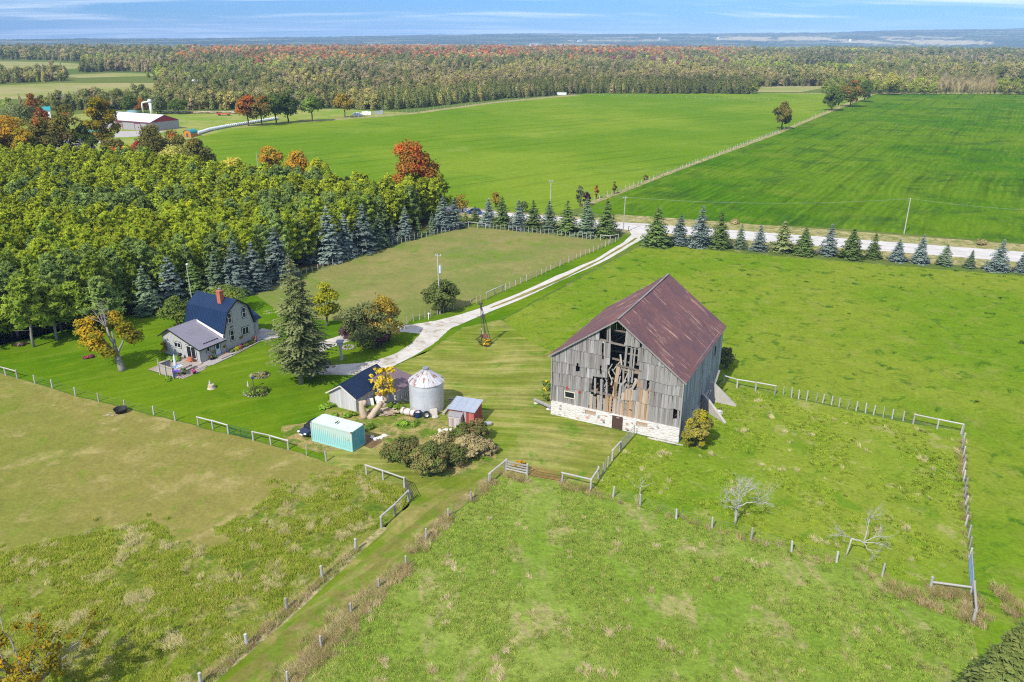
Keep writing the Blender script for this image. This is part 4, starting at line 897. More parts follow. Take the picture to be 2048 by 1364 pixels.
def cone_mat():
    m = NM('rust_streaked_bin_roof'); p = m.obj(); s_ = m.n('SeparateXYZ', Vector=p); ang = m.math('ARCTAN2', s_.outputs[1], s_.outputs[0])
    rad = m.math('SQRT', m.math('ADD', m.math('MULTIPLY', s_.outputs[0], s_.outputs[0]), m.math('MULTIPLY', s_.outputs[1], s_.outputs[1])))
    q = m.n('CombineXYZ', X=m.math('MULTIPLY', ang, 3.4), Y=m.math('MULTIPLY', rad, .35), Z=0.0).outputs[0]
    r = m.noise(q, 1.1, 6, .7); r2 = m.noise(p, 1.3, 6, .7)
    f = m.ss(m.math('ADD', m.math('MULTIPLY', r, .6), m.math('MULTIPLY', r2, .55)), .58, .66)
    c = m.mix(f, m.scale(m.n('CombineColor', Red=.56, Green=.57, Blue=.59).outputs[0], m.math('ADD', m.math('MULTIPLY', r2, .5), .75)), (.30, .135, .07))
    return m.pbr(c, .5, .35, m.bump(r2, .2, .02), .5)
mb = MB(); n = 24
mb.lathe([(SR + .09, 3.86), (SR + .09, 3.92), (1.2, 4.75), (.34, 5.42), (.34, 5.5)], 48)
for k in range(n):
    t = 2 * math.pi * k / n; c, s = math.cos(t), math.sin(t); mb.beam(((SR + .1) * c, (SR + .1) * s, 3.95), (1.2 * c, 1.2 * s, 4.79), .07, .06); mb.beam((1.2 * c, 1.2 * s, 4.79), (.36 * c, .36 * s, 5.45), .06, .05)
br = mb.build('bin_roof', cone_mat(), silo)
mb = MB(); mb.lathe([(.38, 5.44), (.42, 5.6), (.4, 5.72), (0, 5.76)], 20); mb.build('filler_cap', plain('dull_zinc', (.30, .31, .34), .5, .4), br)
mb = MB(); mb.cv = .6
mb.beam(SB + Vector((2.3, -2.2, .15)), SB + Vector((3.35, 1.7, .15)), .32, .3)
tag(mb.build('squared_timber', M['timber']), 'long squared grey timber lying at the right foot of the bin', 'timber')
mb = MB()
for i in range(9): mb.cv = random.random(); a = random.uniform(.9, 1.5); mb.beam(SB + Vector((2.6 + random.uniform(0, .7), 1.3 + i * .17, .1 + .06 * (i % 3))), SB + Vector((4.3 + random.uniform(0, .6), .8 + i * .2, .12 + .06 * (i % 3))), .18, .07)
tag(mb.build('lumber_pile', M['timber']), 'loose pile of grey boards behind the bin near the red shed', 'lumber')
mb = MB(); mb.box((-.45, -.14, 0), (.45, .14, .95)); o = tag(mb.build('concrete_slab', plain('pale_cream_concrete', (.58, .54, .48), .9, var=.12, sc=4)), 'pale concrete slab leaning against the foot of the bin', 'slab'); o.location = SB + Vector((1.1, -2.42, 0)); o.rotation_euler = (-.18, 0, .3)
mb = MB()
for k in range(6): mb.blob((random.uniform(-.4, .5), random.uniform(-.3, .3), .15), (.24, .2, .18), 7, 5, .2)
o = tag(mb.build('rubble_stones', M['stonec']), 'heap of pale rubble stones in front of the bin', 'stones'); o.location = SB + Vector((1.1, -2.95, 0))
# junk by the bin
tk = thing('rusty_tank', 'rusty white steel tank lying on its side by the bin', 'tank', SB + Vector((-2.1, -2.3, 0)), R(-28))
mb = MB(); mb.tube((-1.0, 0, .5), (1.0, 0, .5), .46, .46, 20); mb.build('shell', roof_mat('flaking_tank_paint', ((.60, .57, .52), (.52, .49, .45)), (.22, .10, .06), (.5, .58), .7, 0, 1.2, (1, 1, 1)), tk, False)
for x in (-.55, .4):
    mb = MB(); mb.tube((x - .05, 0, .5), (x + .05, 0, .5), .49, .49, 20); mb.build('band', M['rust'], tk)
bb = thing('blue_barrel', 'dark blue open barrel filled with pale junk', 'barrel', SB + Vector((-.85, -2.75, 0)))
mb = MB(); mb.lathe([(.0, .02), (.42, .02), (.46, .35), (.46, .8), (.41, .82), (.4, .7), (0, .68)], 20); mb.build('shell', plain('dark_blue_plastic', (.012, .035, .09), .4), bb)
mb = MB()
for k in range(6): mb.blob((random.uniform(-.2, .2), random.uniform(-.2, .2), .74), (.17, .15, .1), 6, 4)
mb.build('contents', M['doorboard'], bb)
def wheel(lab, loc, rz, r=.48):
    t = thing('discarded_tyre', lab, 'wheel', loc, rz)
    mb = MB(); prof = [(.27, -.12), (r - .05, -.14), (r, -.07), (r, .07), (r - .05, .14), (.27, .12)]
    mb.lathe(prof + [prof[0]], 22); o = mb.build('tread', M['rubber'], t, True); o.rotation_euler = (R(78), 0, 0); o.location = (0, 0, r)
    mb = MB(); mb.lathe([(.0, .03), (.1, .05), (.12, 0), (.27, .08), (.27, -.08), (0, -.06)], 16); o = mb.build('rim', M['galv'], t); o.rotation_euler = (R(78), 0, 0); o.location = (0, 0, r)
wheel('old car wheel with pale rim leaning at the foot of the bin', SB + Vector((.22, -2.95, 0)), R(15))
# log pile and scrap under the yellow sprouting tree
for k, (b, t, r, lab) in enumerate((((728, 836), (721, 805), .42, 'thick forked upright log standing left in the scrap heap'), ((738, 837), (757, 803), .40, 'long barkless log leaning up to the right in the scrap heap'))):
    g = G(*b); h = max(1.2, hgt(b, t)); tp = g + Vector((-.35 if k == 0 else 1.55, .5 if k == 0 else 1.1, h * (.98 if k == 0 else .8)))
    lg = thing('big_log', lab, 'log', g)
    mb = MB(); pts = [Vector((0, 0, -.1)) + (tp - g) * f + Vector((.05 * math.sin(9 * f), .06 * math.cos(7 * f), 0)) for f in np.linspace(0, 1, 7)]
    mb.path(pts, [r * (1.1 - .25 * f) for f in np.linspace(0, 1, 7)], 12)
    mb.build('stem', M['logwood'], lg, True)
    mb = MB(); mb.path([pts[4], pts[4] + Vector((.4, .1, .5)), pts[4] + Vector((.45, .1, .85))], [r * .7, r * .6, r * .5], 10); mb.build('fork', M['logwood'], lg, True)
gp = G(768, 828)
mb = MB()
for k in range(26):
    a = random.uniform(-.5, .6); L = random.uniform(.8, 2.4); c = Vector((random.uniform(-1.6, 2.2), random.uniform(-.8, 1.2), .08 + random.random() * .35)); d = Vector((math.cos(a), math.sin(a), random.uniform(-.12, .12))) * L / 2
    mb.cv = random.random(); mb.beam(c - d, c + d, random.uniform(.12, .24), random.uniform(.04, .1))
o = tag(mb.build('scrap_wood_heap', M['logwood']), 'heap of broken planks and split wood beside the leaning log', 'wood heap'); o.location = gp
sc = G(752, 812)
for nm, lab, cat, col, dx, dims in (('scrap_metal', 'bent white metal sheet in the scrap heap by the shed wall', 'scrap', M['whiteplastic'], (-.7, .2), (.9, .06, 1.1)), ('old_freezer', 'battered white chest lying against the grey shed wall', 'chest', M['white'], (.6, .9), (1.4, .8, .8)), ('scrap_sheet', 'white plastic panel propped beneath the leaning log', 'scrap', M['whiteplastic'], (1.5, -.1), (.6, .06, .8))):
    mb = MB(); x, y, z = dims; mb.slab([(-x / 2, -y / 2, 0), (x / 2, -y / 2, 0), (x / 2 * .8, y / 2, z), (-x / 2, y / 2, z * .9)], (0, max(.03, y * .6), 0)); mb.box((-x / 2, -y / 2 - .05, 0), (-x / 2 + .1, -y / 2 - .01, z * .5))
    o = tag(mb.build(nm, col), lab, cat); o.location = sc + Vector((*dx, 0)); o.rotation_euler = (.1, 0, random.uniform(-.6, .6))
mb = MB(); mb.lathe([(0, 0), (.17, 0), (.19, .32), (.15, .34), (.15, .3), (0, .3)], 14); o = tag(mb.build('orange_bucket', plain('orange_plastic', (.50, .10, .03), .5)), 'orange bucket on top of the white chest', 'bucket'); o.location = sc + Vector((.35, 1.3, .82))
mb = MB(); mb.path([sc + Vector((1.2, -.3, .75)), sc + Vector((2.6, .1, .7)), sc + Vector((4.6, .5, .6))], [.13, .13, .12], 9); tag(mb.build('dark_pipe', plain('dark_green_pipe', (.04, .055, .045), .6)), 'dark drain pipe lying across the scrap heap', 'pipe')
# red shed
rs0 = Vector((-7.80, 86.52, 0)); rsd = Vector((.9505, -.3106, 0)); RSA = math.atan2(rsd.y, rsd.x)
rsh = thing('red_shed', 'small faded red shed with flat pale steel roof and bleached door porch', 'shed', rs0, RSA)
mb = MB()
rt_ = lambda v: 2.12 + .0 * v
wall_boards(mb, (0, 0, 0), (1, 0, 0), 3.3, -.1, 2.08, [], .3, .04, (0, -1, 0), .01, 0, None, .006)
wall_boards(mb, (3.3, 0, 0), (0, 1, 0), 2.75, -.1, lambda v: 2.08 + .1 * v, [], .3, .04, (1, 0, 0), .01, 0, None, .006)
wall_boards(mb, (0, 0, 0), (0, 1, 0), 2.75, -.1, lambda v: 2.08 + .1 * v, [], .3, .04, (-1, 0, 0), .01, 0, None, .006)
wall_boards(mb, (0, 2.75, 0), (1, 0, 0), 3.3, -.1, 2.34, [], .3, .04, (0, 1, 0), .01, 0, None, .006)
mb.build('wall', M['redboard'], rsh)
mb = MB(); rib_roof(mb, (-.15, -.22, 2.1), (3.5, -.22, 2.1), (3.5, 2.95, 2.42), (-.15, 2.95, 2.42), .75, .02, .04, .07); mb.build('roof', roof_mat('pale_steel_roof', ((.46, .50, .56), (.42, .46, .52)), (.52, .55, .60), (.6, .8), .4, .4), rsh)
mb = MB(); mb.slab([(.15, -.06, 1.75), (1.95, -.06, 1.75), (1.95, -.95, 1.45), (.15, -.95, 1.45)], (0, 0, .06)); mb.build('porch_roof', plain('grey_felt', (.25, .24, .25), .85), rsh)
mb = MB()
for i in range(6): mb.cv = random.random(); mb.box((.32 + i * .24, -.9, 0), (.55 + i * .24, -.86, 1.42))
for x in (.2, 1.84): mb.cv = random.random(); mb.box((x, -.86, 0), (x + .06, -.05, 1.44))
mb.cv = .9; mb.box((.2, -.93, 1.25), (1.9, -.905, 1.4)); mb.build('porch_door', M['doorboard'], rsh)
mb = MB(); mb.cv = 1; mb.box((2.02, -.12, 0), (2.12, -.055, 2.1)); mb.box((2.2, -.09, 0), (2.28, -.05, 2.08)); mb.build('downpipe_board', M['doorboard'], rsh)
# container (fitted box 6.06 x 2.44 x 2.6)
cc0 = Vector((-18.44, 79.06, 0)); th = 2.676
cont = thing('shipping_container', 'pale turquoise shipping container with rust-edged roof on the grass', 'container', cc0, th)
def cont_mat(name, A, B):
    m = NM(name); p = m.obj(); s_ = m.n('SeparateXYZ', Vector=p)
    c = m.mix(m.ss(m.math('ADD', s_.outputs[2], m.math('MULTIPLY', m.noise(m.map(p, (1, 1, .3)), 1.1, 6, .7), 1.6)), 1.7, 2.9), A, B)
    r = m.noise(m.map(p, (2.6, 2.6, .9)), 1.2, 7, .78, .2)
    c = m.mix(m.math('MULTIPLY', m.ss(r, .54, .66), .7), c, (.47, .45, .37))
    c = m.mix(m.ss(r, .625, .67), c, (.24, .14, .085))
    c = m.scale(c, m.math('ADD', m.math('MULTIPLY', m.noise(p, 4, 5, .7), .3), .85))
    return m.pbr(c, .6, 0, None, .3)
ca_ = cont_mat('chalky_turquoise_paint', (.27, .53, .51), (.44, .56, .50))
mb = MB()
def corr(mb, p0, p1, n, z0, z1, k, dep=.045):
    p0 = Vector(p0); p1 = Vector(p1); n = Vector(n); vs = []; 
    for i in range(k):
        for f, d in ((0, 0), (.26, 0), (.36, -1), (.88, -1), (.98, 0)):
            q = p0.lerp(p1, (i + f) / k) + n * dep * d; vs += [q + Vector((0, 0, z0)), q + Vector((0, 0, z1))]
    q = p1; vs += [q + Vector((0, 0, z0)), q + Vector((0, 0, z1))]
    mb.add(vs, [(2 * i, 2 * i + 2, 2 * i + 3, 2 * i + 1) for i in range(len(vs) // 2 - 1)])
# local x along the long side (away to the upper left), local y = -width
L_, W_, H_ = 6.06, 2.44, 2.6
corr(mb, (.12, -.02, 0), (L_ - .12, -.02, 0), (0, 1, 0), .16, H_ - .1, 20); 
corr(mb, (.12, -W_ + .02, 0), (L_ - .12, -W_ + .02, 0), (0, -1, 0), .16, H_ - .1, 20); corr(mb, (L_ - .02, -W_ + .12, 0), (L_ - .02, -.12, 0), (1, 0, 0), .16, H_ - .1, 4)
mb.build('side_panels', ca_, cont, fix=False)
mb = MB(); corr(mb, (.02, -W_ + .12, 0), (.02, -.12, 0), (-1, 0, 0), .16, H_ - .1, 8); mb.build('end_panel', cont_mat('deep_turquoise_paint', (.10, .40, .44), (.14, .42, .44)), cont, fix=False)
mb = MB()
for x in (0, L_ - .12):
    for y in (-W_, -.12): mb.box((x, y, .03), (x + .12, y + .12, H_))
for y in (-W_, -.12): mb.box((.12, y, .03), (L_ - .12, y + .12, .17)); mb.box((.12, y, H_ - .11), (L_ - .12, y + .12, H_ - .005))
for x in (0, L_ - .12): mb.box((x, -W_ + .12, .03), (x + .12, -.12, .17)); mb.box((x, -W_ + .12, H_ - .11), (x + .12, -.12, H_ - .005))
mb.build('frame', ca_, cont)
mb = MB(); mb.box((.12, -W_ + .12, H_ - .06), (L_ - .12, -.12, H_ - .02))
for i in range(5): mb.box((.5 + i * 1.1, -W_ + .2, H_ - .02), (1.2 + i * 1.1, -.2, H_ - .012))
cr = mb.build('roof', cont_mat('chalky_roof_paint', (.50, .64, .58), (.55, .66, .60)), cont)
mb = MB()
for k in range(9): x = random.uniform(2.6, 3.4); y = random.uniform(-1.5, -1.0); mb.box((x, y - .3, H_ - .011), (x + .07, y + .25, H_ - .006))
mb.build('scuff_marks', M['darksteel'], cr)
for x in (0, L_ - .19):
    for y in (-W_ - .005, -.155): 
        mb = MB(); mb.box((x - .005, y, H_ - .14), (x + .18, y + .165, H_ + .006)); mb.build('corner_casting', M['rust'], cont)
mb = MB(); mb.blob((.55, .03, 1.55), (.09, .01, .12), 8, 6, 0); mb.build('sticker', plain('yellow_sticker', (.6, .5, .04), .6), cont)

# ---------------------------------------------------------------- cars
def car(name, lab, loc, rz, paint, L=4.5, W_=1.78, H_=1.45):
    t = thing(name, lab, 'car', loc, rz)
    hw_ = W_ / 2
    st = [(-L / 2, .42, .52, .60), (-L / 2 + .12, .32, .78, .72), (-L / 2 + .75, .26, .93, .82), (-.55, .24, .98, hw_), (.55, .24, .98, hw_), (L / 2 - 1.15, .25, .88, .86), (L / 2 - .35, .28, .74, .80), (L / 2 - .05, .34, .60, .66)]
    vs = []; n = 10
    for x, z0, z1, w_ in st:
        w_ = w_ * hw_ / .89
        vs += [(x, -w_ * .92, z0), (x, -w_, z0 + .14), (x, -w_, (z0 + z1) / 2 + .05), (x, -w_ * .93, z1 - .04), (x, -w_ * .75, z1), (x, w_ * .75, z1), (x, w_ * .93, z1 - .04), (x, w_, (z0 + z1) / 2 + .05), (x, w_, z0 + .14), (x, w_ * .92, z0)]
    fs = [(i * n + k, i * n + (k + 1) % n, (i + 1) * n + (k + 1) % n, (i + 1) * n + k) for i in range(len(st) - 1) for k in range(n)] + [tuple(range(n)), tuple(range((len(st) - 1) * n, len(st) * n))]
    mb = MB(); mb.add(vs, fs)
    b = mb.build('body', paint, t, True); sm = b.modifiers.new('s', 'SUBSURF'); sm.levels = 1; sm.render_levels = 2
    # cabin: glass house with painted roof
    cb = [(-L / 2 + .55, .94, .70), (-L / 2 + 1.15, H_ - .07, .56), (-.25, H_, .58), (.35, H_ - .04, .57), (1.2, .95, .70)]
    vs = []
    for x, z, w_ in cb: vs += [(x, -w_, z), (x, w_, z)]
    base = [(-L / 2 + .55, .86), (1.2, .86)]
    mb = MB()
    mb.add(vs + [(-L / 2 + .55, -.74, .86), (-L / 2 + .55, .74, .86), (1.2, -.74, .86), (1.2, .74, .86)], [(0, 1, 3, 2), (2, 3, 5, 4), (4, 5, 7, 6), (6, 7, 9, 8), (0, 2, 4, 6, 8, 12, 10), (1, 11, 13, 9, 7, 5, 3), (0, 10, 11, 1), (8, 9, 13, 12)])
    mb.build('windows', M['glass'], t)
    mb = MB(); mb.slab([(-L / 2 + 1.13, -.58, H_ - .075), (-L / 2 + 1.13, .58, H_ - .075), (-.25, .6, H_ - .005), (-.25, -.6, H_ - .005)], (0, 0, .03)); mb.slab([(-.25, -.6, H_ - .005), (-.25, .6, H_ - .005), (.37, .59, H_ - .045), (.37, -.59, H_ - .045)], (0, 0, .03))
    for s in (-1, 1):
        mb.beam((.37, s * .58, H_ - .03), (1.22, s * .71, .96), .06, .05); mb.beam((-L / 2 + 1.13, s * .57, H_ - .06), (-L / 2 + .52, s * .71, .95), .09, .05); mb.beam((-.2, s * .61, H_ - .02), (-.2, s * .76, .92), .07, .04)
    mb.build('roof', paint, t, False)
    for x in (-L / 2 + .85, L / 2 - .9):
        for s in (-1, 1):
            mb = MB(); mb.tube((x, s * (hw_ - .2), .32), (x, s * (hw_ + .01), .32), .32, .31, 18); wl = mb.build('wheel', M['rubber'], t)
            mb = MB(); mb.tube((x, s * (hw_ - .02), .32), (x, s * (hw_ + .022), .32), .2, .19, 14); mb.build('rim', M['galv'], wl)
    for s in (-1, 1):
        mb = MB(); mb.blob((L / 2 - .16, s * .60, .62), (.16, .2, .09), 10, 6, 0); mb.build('headlight', M['whiteplastic'], t)
        mb = MB(); mb.blob((-L / 2 + .1, s * .62, .74), (.08, .15, .08), 8, 5, 0); mb.build('tail_light', M['red'], t)
        mb = MB(); mb.blob((.95, s * (hw_ + .06), .95), (.08, .1, .07), 8, 5, 0); mb.build('mirror', paint, t)
    mb = MB(); mb.box((L / 2 - .06, -.26, .36), (L / 2 + .015, .26, .48)); mb.build('number_plate', M['white'], t)
    return t
navy = NM('dark_blue_car_paint').pbr((.008, .018, .06), .22, .25, None, .6, Coat_Weight=.6)
cp = G(626, 868)
car('parked_car', 'dark blue sedan parked half hidden behind the turquoise container', (-23.95, 84.35, 0), R(232), navy)
blue = NM('bright_blue_car_paint').pbr((.02, .05, .22), .3, .2, None, .6)
car('road_car', 'blue car on the gravel road behind the spruce row', tuple(G(948, 428)), R(160), blue, 4.6, 1.8, 1.6)
# ---------------------------------------------------------------- fences and gates
M['wire'] = plain('fence_wire', (.20, .20, .20), .5, .6, var=.05)
M['palefence'] = plank_mat('pale_fence_wood', [(0, (.28, .265, .24)), (.5, (.37, .355, .33)), (1, (.46, .445, .42))], axis=(6, 6, 1.2), var=.25)
post_pool = {}
def post_mesh(h, r, mt, sq=False):
    k = (round(h, 2), round(r, 2), mt, sq)
    pool = post_pool.setdefault(k, [])
    if len(pool) < 5:
        mb = MB(); mb.cv = random.random(); lean = (random.uniform(-.07, .07) * h, random.uniform(-.05, .05) * h, h * random.uniform(.92, 1.06))
        if sq: mb.beam((0, 0, -.1), lean, r * 1.8, r * 1.8)
        else:
            mb.tube((0, 0, -.1), lean, r * 1.06, r * .94, 9); L = Vector(lean); mb.tube(L, L + Vector((0, 0, .03)), r * .94, r * .6, 9)
        pool.append(mb.mesh('post', M[mt])); return pool[-1]
    return random.choice(pool)
def fence(name, label, posts, rails=(), wires=3, h=1.25, r=.1, mt='fence', cat='fence', group=None, thin=(), rail_h=.95, two=False):
    """posts: photo coordinates of the post feet (or world points); rails: index pairs of neighbouring posts; thin: indices of slim stakes"""
    P = [p if isinstance(p, Vector) else G(*p) for p in posts]
    f = thing(name, label, cat, P[0], 0, group)
    for i, p in enumerate(P):
        o = link('post', post_mesh(h, r * (.55 if i in thin else 1), mt), f, p - P[0], random.uniform(0, 6.28)); o.scale = (1, 1, random.uniform(.93, 1.06))
    for i, j in rails:
        for z in ((rail_h,) if not two else (rail_h, rail_h * .45)):
            mb = MB(); mb.cv = random.uniform(.4, 1); d = (P[j] - P[i]).normalized()
            mb.tube(P[i] - P[0] - d * .12 + Vector((0, 0, h * z)), P[j] - P[0] + d * .12 + Vector((0, 0, h * z + random.uniform(-.05, .05))), r * .85, r * .78, 8)
            mb.build('rail', M[mt], f)
    if wires:
        mb = MB()
        for a, b in zip(P[:-1], P[1:]):
            if (a - b).length > 30: continue
            for k in range(wires): z = h * (.25 + .65 * k / max(1, wires - 1)); mb.tube(a - P[0] + Vector((0, 0, z)), b - P[0] + Vector((0, 0, z)), .008, .008, 3, False)
        mb.build('wire', M['wire'], f)
    return f
def spread(a, b, n, jit=.0):
    A, B = G(*a), G(*b); out = []
    for i in range(n):
        p = A.lerp(B, i / (n - 1)); out.append(p + Vector((random.uniform(-jit, jit), random.uniform(-jit, jit), 0)))
    return out
def gate(name, label, a, b, mt, h=1.2, bars=6, ups=3, r=.028, loc=None):
    A = a if isinstance(a, Vector) else G(*a); B = b if isinstance(b, Vector) else G(*b); d = B - A; L = d.length
    g = thing(name, label, 'gate', A, math.atan2(d.y, d.x))
    mb = MB(); z0 = .2
    for x in (0, L): mb.tube((x, 0, z0), (x, 0, h), r * 1.2, None, 8)
    for z in (z0, h): mb.tube((0, 0, z), (L, 0, z), r * 1.2, None, 8)
    mb.build('frame', mt, g)
    mb = MB()
    for k in range(1, bars - 1): z = z0 + (h - z0) * (k / (bars - 1)) ** 1.15; mb.tube((0, 0, z), (L, 0, z), r, None, 6)
    mb.build('bars', mt, g)
    for k in range(1, ups): mb = MB(); mb.box((L * k / ups - .025, -.02, z0), (L * k / ups + .025, .02, h)); mb.build('upright', mt, g)
    return g
fence('pasture_fence', 'single-rail start of the grey post fence at the left photo edge', [(-40, 737), (12, 751), (35, 757)], [(0, 1), (1, 2)])
fence('pasture_fence', 'line of widely spaced grey posts along the lawn behind the black tub', [(70, 767), (105, 776), (151, 791), (198, 803), (250, 818), (308, 829.5), (351, 841)], [], 3)
fence('pasture_fence', 'three posts and rail left of the green gate', [(397, 851), (426, 858), (457, 868)], [(0, 1), (1, 2)])
gate('green_gate', 'dark green tubular gate between two railed fence bits by the lawn', (460, 869), (505, 880), plain('dark_green_paint', (.02, .09, .035), .5), 1.3, 6, 2)
fence('pasture_fence', 'three posts and rail between green gate and turquoise container', [(507, 881), (542, 889), (577, 899)], [(0, 1), (1, 2)])
fence('fence_stake', 'pale slim stake and stout post before the turquoise container', [(613, 910), (653, 923)], [], 2, thin=(0,), cat='fence')
fence('pasture_fence', 'railed fence of three posts below the brush, left of the dark gate', [(733, 949), (767, 960), (809, 975)], [(0, 1), (1, 2)], 3)
gate('dark_gate', 'dark steel gate swung open at the head of the grassy lane', (812, 976), (826, 1003), M['darksteel'], 1.25, 6, 2)
fence('lane_fence', 'three posts and rail on the left of the lane, below the dark gate', [(817, 1003), (790, 1031), (763, 1055)], [(0, 1), (1, 2)], 3, 1.35, .12)
fence('lane_fence', 'five stout grey posts along the left side of the worn lane', [(711, 1101), (646, 1158), (575, 1222), (495, 1292), (402, 1372)], [], 2, 1.35, .14)
fence('lane_fence', 'leaning grey posts in dry grass along the right side of the lane', [(575, 1368), (643, 1296), (703, 1229), (758, 1178), (812, 1132), (853, 1080), (896, 1037), (942, 1003), (979, 967)], [], 3, 1.15, .1)
fence('corner_fence', 'two posts and sloping rail joining the lane to the board fence', [(980, 966), (1011, 940)], [(0, 1)], 4, 1.3, .12)
bf = thing('board_fence', 'short grey four-board fence panel grown with an orange vine', 'fence', G(1012, 942))
A_, B_ = G(1012, 942), G(1054, 951); D_ = B_ - A_
for k in range(2): link('post', post_mesh(1.5, .14, 'palefence'), bf, D_ * k)
for k in range(4):
    mb = MB(); mb.cv = random.random(); mb.beam((0, -.12, .38 + k * .32), D_ + Vector((0, -.12, .36 + k * .32)), .05, .17); mb.build('board', M['palefence'], bf)
gate('rusty_gate', 'wide rusty brown tubular gate between board fence and corner rail', (1060, 953), (1121, 964), M['rust'], 1.25, 7, 4, .03)
fence('corner_fence', 'pale rail between the rusty gate and the corner post', [(1124, 966), (1181, 980)], [(0, 1)], 3, 1.35, .12, 'palefence')
fence('yard_fence', 'posts and wire running up from the corner post to the barn gate', [(1181, 981), (1197, 957), (1205, 948), (1210, 941), (1216, 934), (1224, 921), (1240, 903)], [(0, 1), (5, 6)], 4, 1.4, .11, 'fence', thin=(2, 3, 4))
gate('barn_gate', 'grey tubular gate standing against the stone base near the barn door', (1243, 900), (1268, 872), M['galv'], 1.45, 6, 2, .03)
fence('paddock_fence', 'line of pale separate posts and wire below the bare trees', [(1226, 994), (1280, 1011), (1353, 1038), (1424, 1056), (1502, 1079), (1583, 1104), (1673, 1125), (1764, 1153)], [], 4, 1.25, .1, 'palefence')
fence('paddock_fence', 'two posts with one low rail at the lower right paddock corner', [(1861, 1179), (1941, 1189)], [(0, 1)], 0, 1.35, .12, 'palefence', rail_h=.6)
fence('barn_side_fence', 'railed posts starting behind the barn wing walls', [(1446, 768), (1474, 776), (1511, 782), (1549, 789)], [(0, 1), (1, 2), (2, 3)], 3, 1.35, .11, 'palefence')
fence('barn_side_fence', 'row of close-set pale stakes between two railed ends right of the barn', [(1566, 791), (1583, 795), (1597, 798), (1613, 801), (1632, 804), (1645, 806), (1663, 810), (1678, 814), (1695, 818), (1712, 822), (1731, 826), (1747, 830), (1766, 834), (1784, 838), (1806, 842)], [], 4, 1.4, .09, 'palefence', thin=(0, 4, 8, 12))
fence('barn_side_fence', 'three posts with one pale rail at the far right paddock corner', [(1826, 848), (1874, 858), (1922, 868)], [(0, 1), (1, 2)], 2, 1.4, .11, 'palefence')
fence('side_fence', 'dense line of grey posts running toward the viewer on the right', spread((1923, 872), (1937, 1118), 15, .12), [], 4, 1.4, .1)
gate('blue_gate', 'pale blue steel gate seen edge-on at the end of the right fence', (1937, 1128), (1941, 1180), plain('pale_blue_paint', (.24, .33, .42), .5), 1.35, 6, 2, .035)
fence('side_fence', 'grey post and short top rail beyond the blue gate', [(1942, 1188), (1946, 1246)], [(0, 1)], 2, 1.35, .13)
fence('spruce_side_fence', 'long close row of pale posts beneath the blue spruce edge', spread((507, 586), (752, 500), 24, .1) + spread((760, 498), (928, 455), 22, .1), [], 4, 1.35, .075, 'palefence')
fence('paddock_corner_fence', 'railed corner of the far paddock under the spruces', [(918, 459), (937, 454), (955, 456), (971, 457)], [(0, 1), (1, 2), (2, 3)], 3, 1.4, .09, 'palefence')
fence('roadside_fence', 'row of pale posts along the spruces by the road', spread((979, 457), (1190, 480), 27, .1), [], 4, 1.35, .075, 'palefence')
fence('roadside_fence', 'pale rail and posts beside the drive entrance', [(1201, 481), (1220, 483), (1236, 479)], [(0, 1), (1, 2)], 3, 1.4, .09, 'palefence')
fence('drive_fence', 'weathered posts and wire along the drive beside the paddock', spread((1232, 484), (1010, 581), 26, .15), [], 4, 1.3, .08, 'palefence')
fence('drive_fence', 'grey railed posts by the drive near the dark round bush', [(1006, 583), (990, 590), (973, 598)], [(0, 1), (1, 2)], 3, 1.3, .11)
fence('drive_fence', 'old thin posts in tall weeds between the dark bushes', spread((962, 603), (815, 648), 14, .3), [], 4, 1.2, .07)
fence('field_fence', 'very long fence of pale stakes dividing the two green fields', spread((1168, 412), (1560, 263.5), 70, .2) + spread((1568, 260), (1742, 187.5), 28, .3), [], 3, 1.5, .11, 'palefence')
fence('far_fence', 'distant post fence along the track behind the hay field', spread((690, 238), (1150, 190), 70, .3), [], 2, 1.5, .11, 'fence')
fence('far_fence', 'faint pale post line near the far hedge of the hay field', spread((1190, 191), (1660, 203), 50, .3), [], 2, 1.4, .11, 'palefence')

# ---------------------------------------------------------------- poles and wires
def pole(label, b, t, arm=True, h=None, name='utility_pole', r=.14):
    g = G(*b); h = h or hgt(b, t); q = thing(name, label, 'pole', g)
    mb = MB(); mb.cv = .8; mb.tube((0, 0, -.2), (random.uniform(-.1, .1), 0, h), r, r * .68, 10); mb.build('shaft', M['palefence'], q)
    if arm:
        mb = MB(); mb.beam((-.55, 0, h - .35), (.55, 0, h - .35), .09, .1); mb.build('cross_arm', M['fence'], q)
        for x in (-.45, .45): mb = MB(); mb.lathe([(.03, h - .3), (.06, h - .2), (.03, h - .1), (.0, h - .08)], 8, (x, 0)); mb.build('insulator', M['whiteplastic'], q)
    return q, g + Vector((0, 0, h - .15))
p1, t1 = pole('tall pale utility pole with transformer in front of the dark round bush', (880, 628), (876, 508))
mb = MB(); h1 = hgt((880, 628), (876, 508)); mb.tube((.28, -.05, h1 - 3.3), (.28, -.05, h1 - 2.1), .23, .23, 14); mb.tube((.28, -.05, h1 - 2.1), (.28, -.05, h1 - 1.9), .06); mb.build('transformer', plain('pale_transformer', (.50, .58, .62), .5), p1)
mb = MB(); mb.box((.1, -.2, 1.6), (.3, .1, 2.1)); mb.build('meter_box', M['whiteplastic'], p1)
p2, t2 = pole('pale utility pole at the mouth of the drive', (1246, 466), (1245, 392))
p3, t3 = pole('leaning bare utility pole across the road on the right', (1808, 468), (1818, 393), False)
p4, t4 = pole('utility pole at the near end of the dividing field fence', (1101, 415), (1100.5, 360))
p5, t5 = pole('bare wooden pole behind the golden maple', (167, 650), (164, 600), False)
p6, t6 = pole('distant thin pole left of the orange round maple', (517, 345), (516, 305), False)
p7, t7 = pole('slim yard light pole behind the farmhouse roof', (386, 612), (384, 530), False, name='yard_light', r=.09)
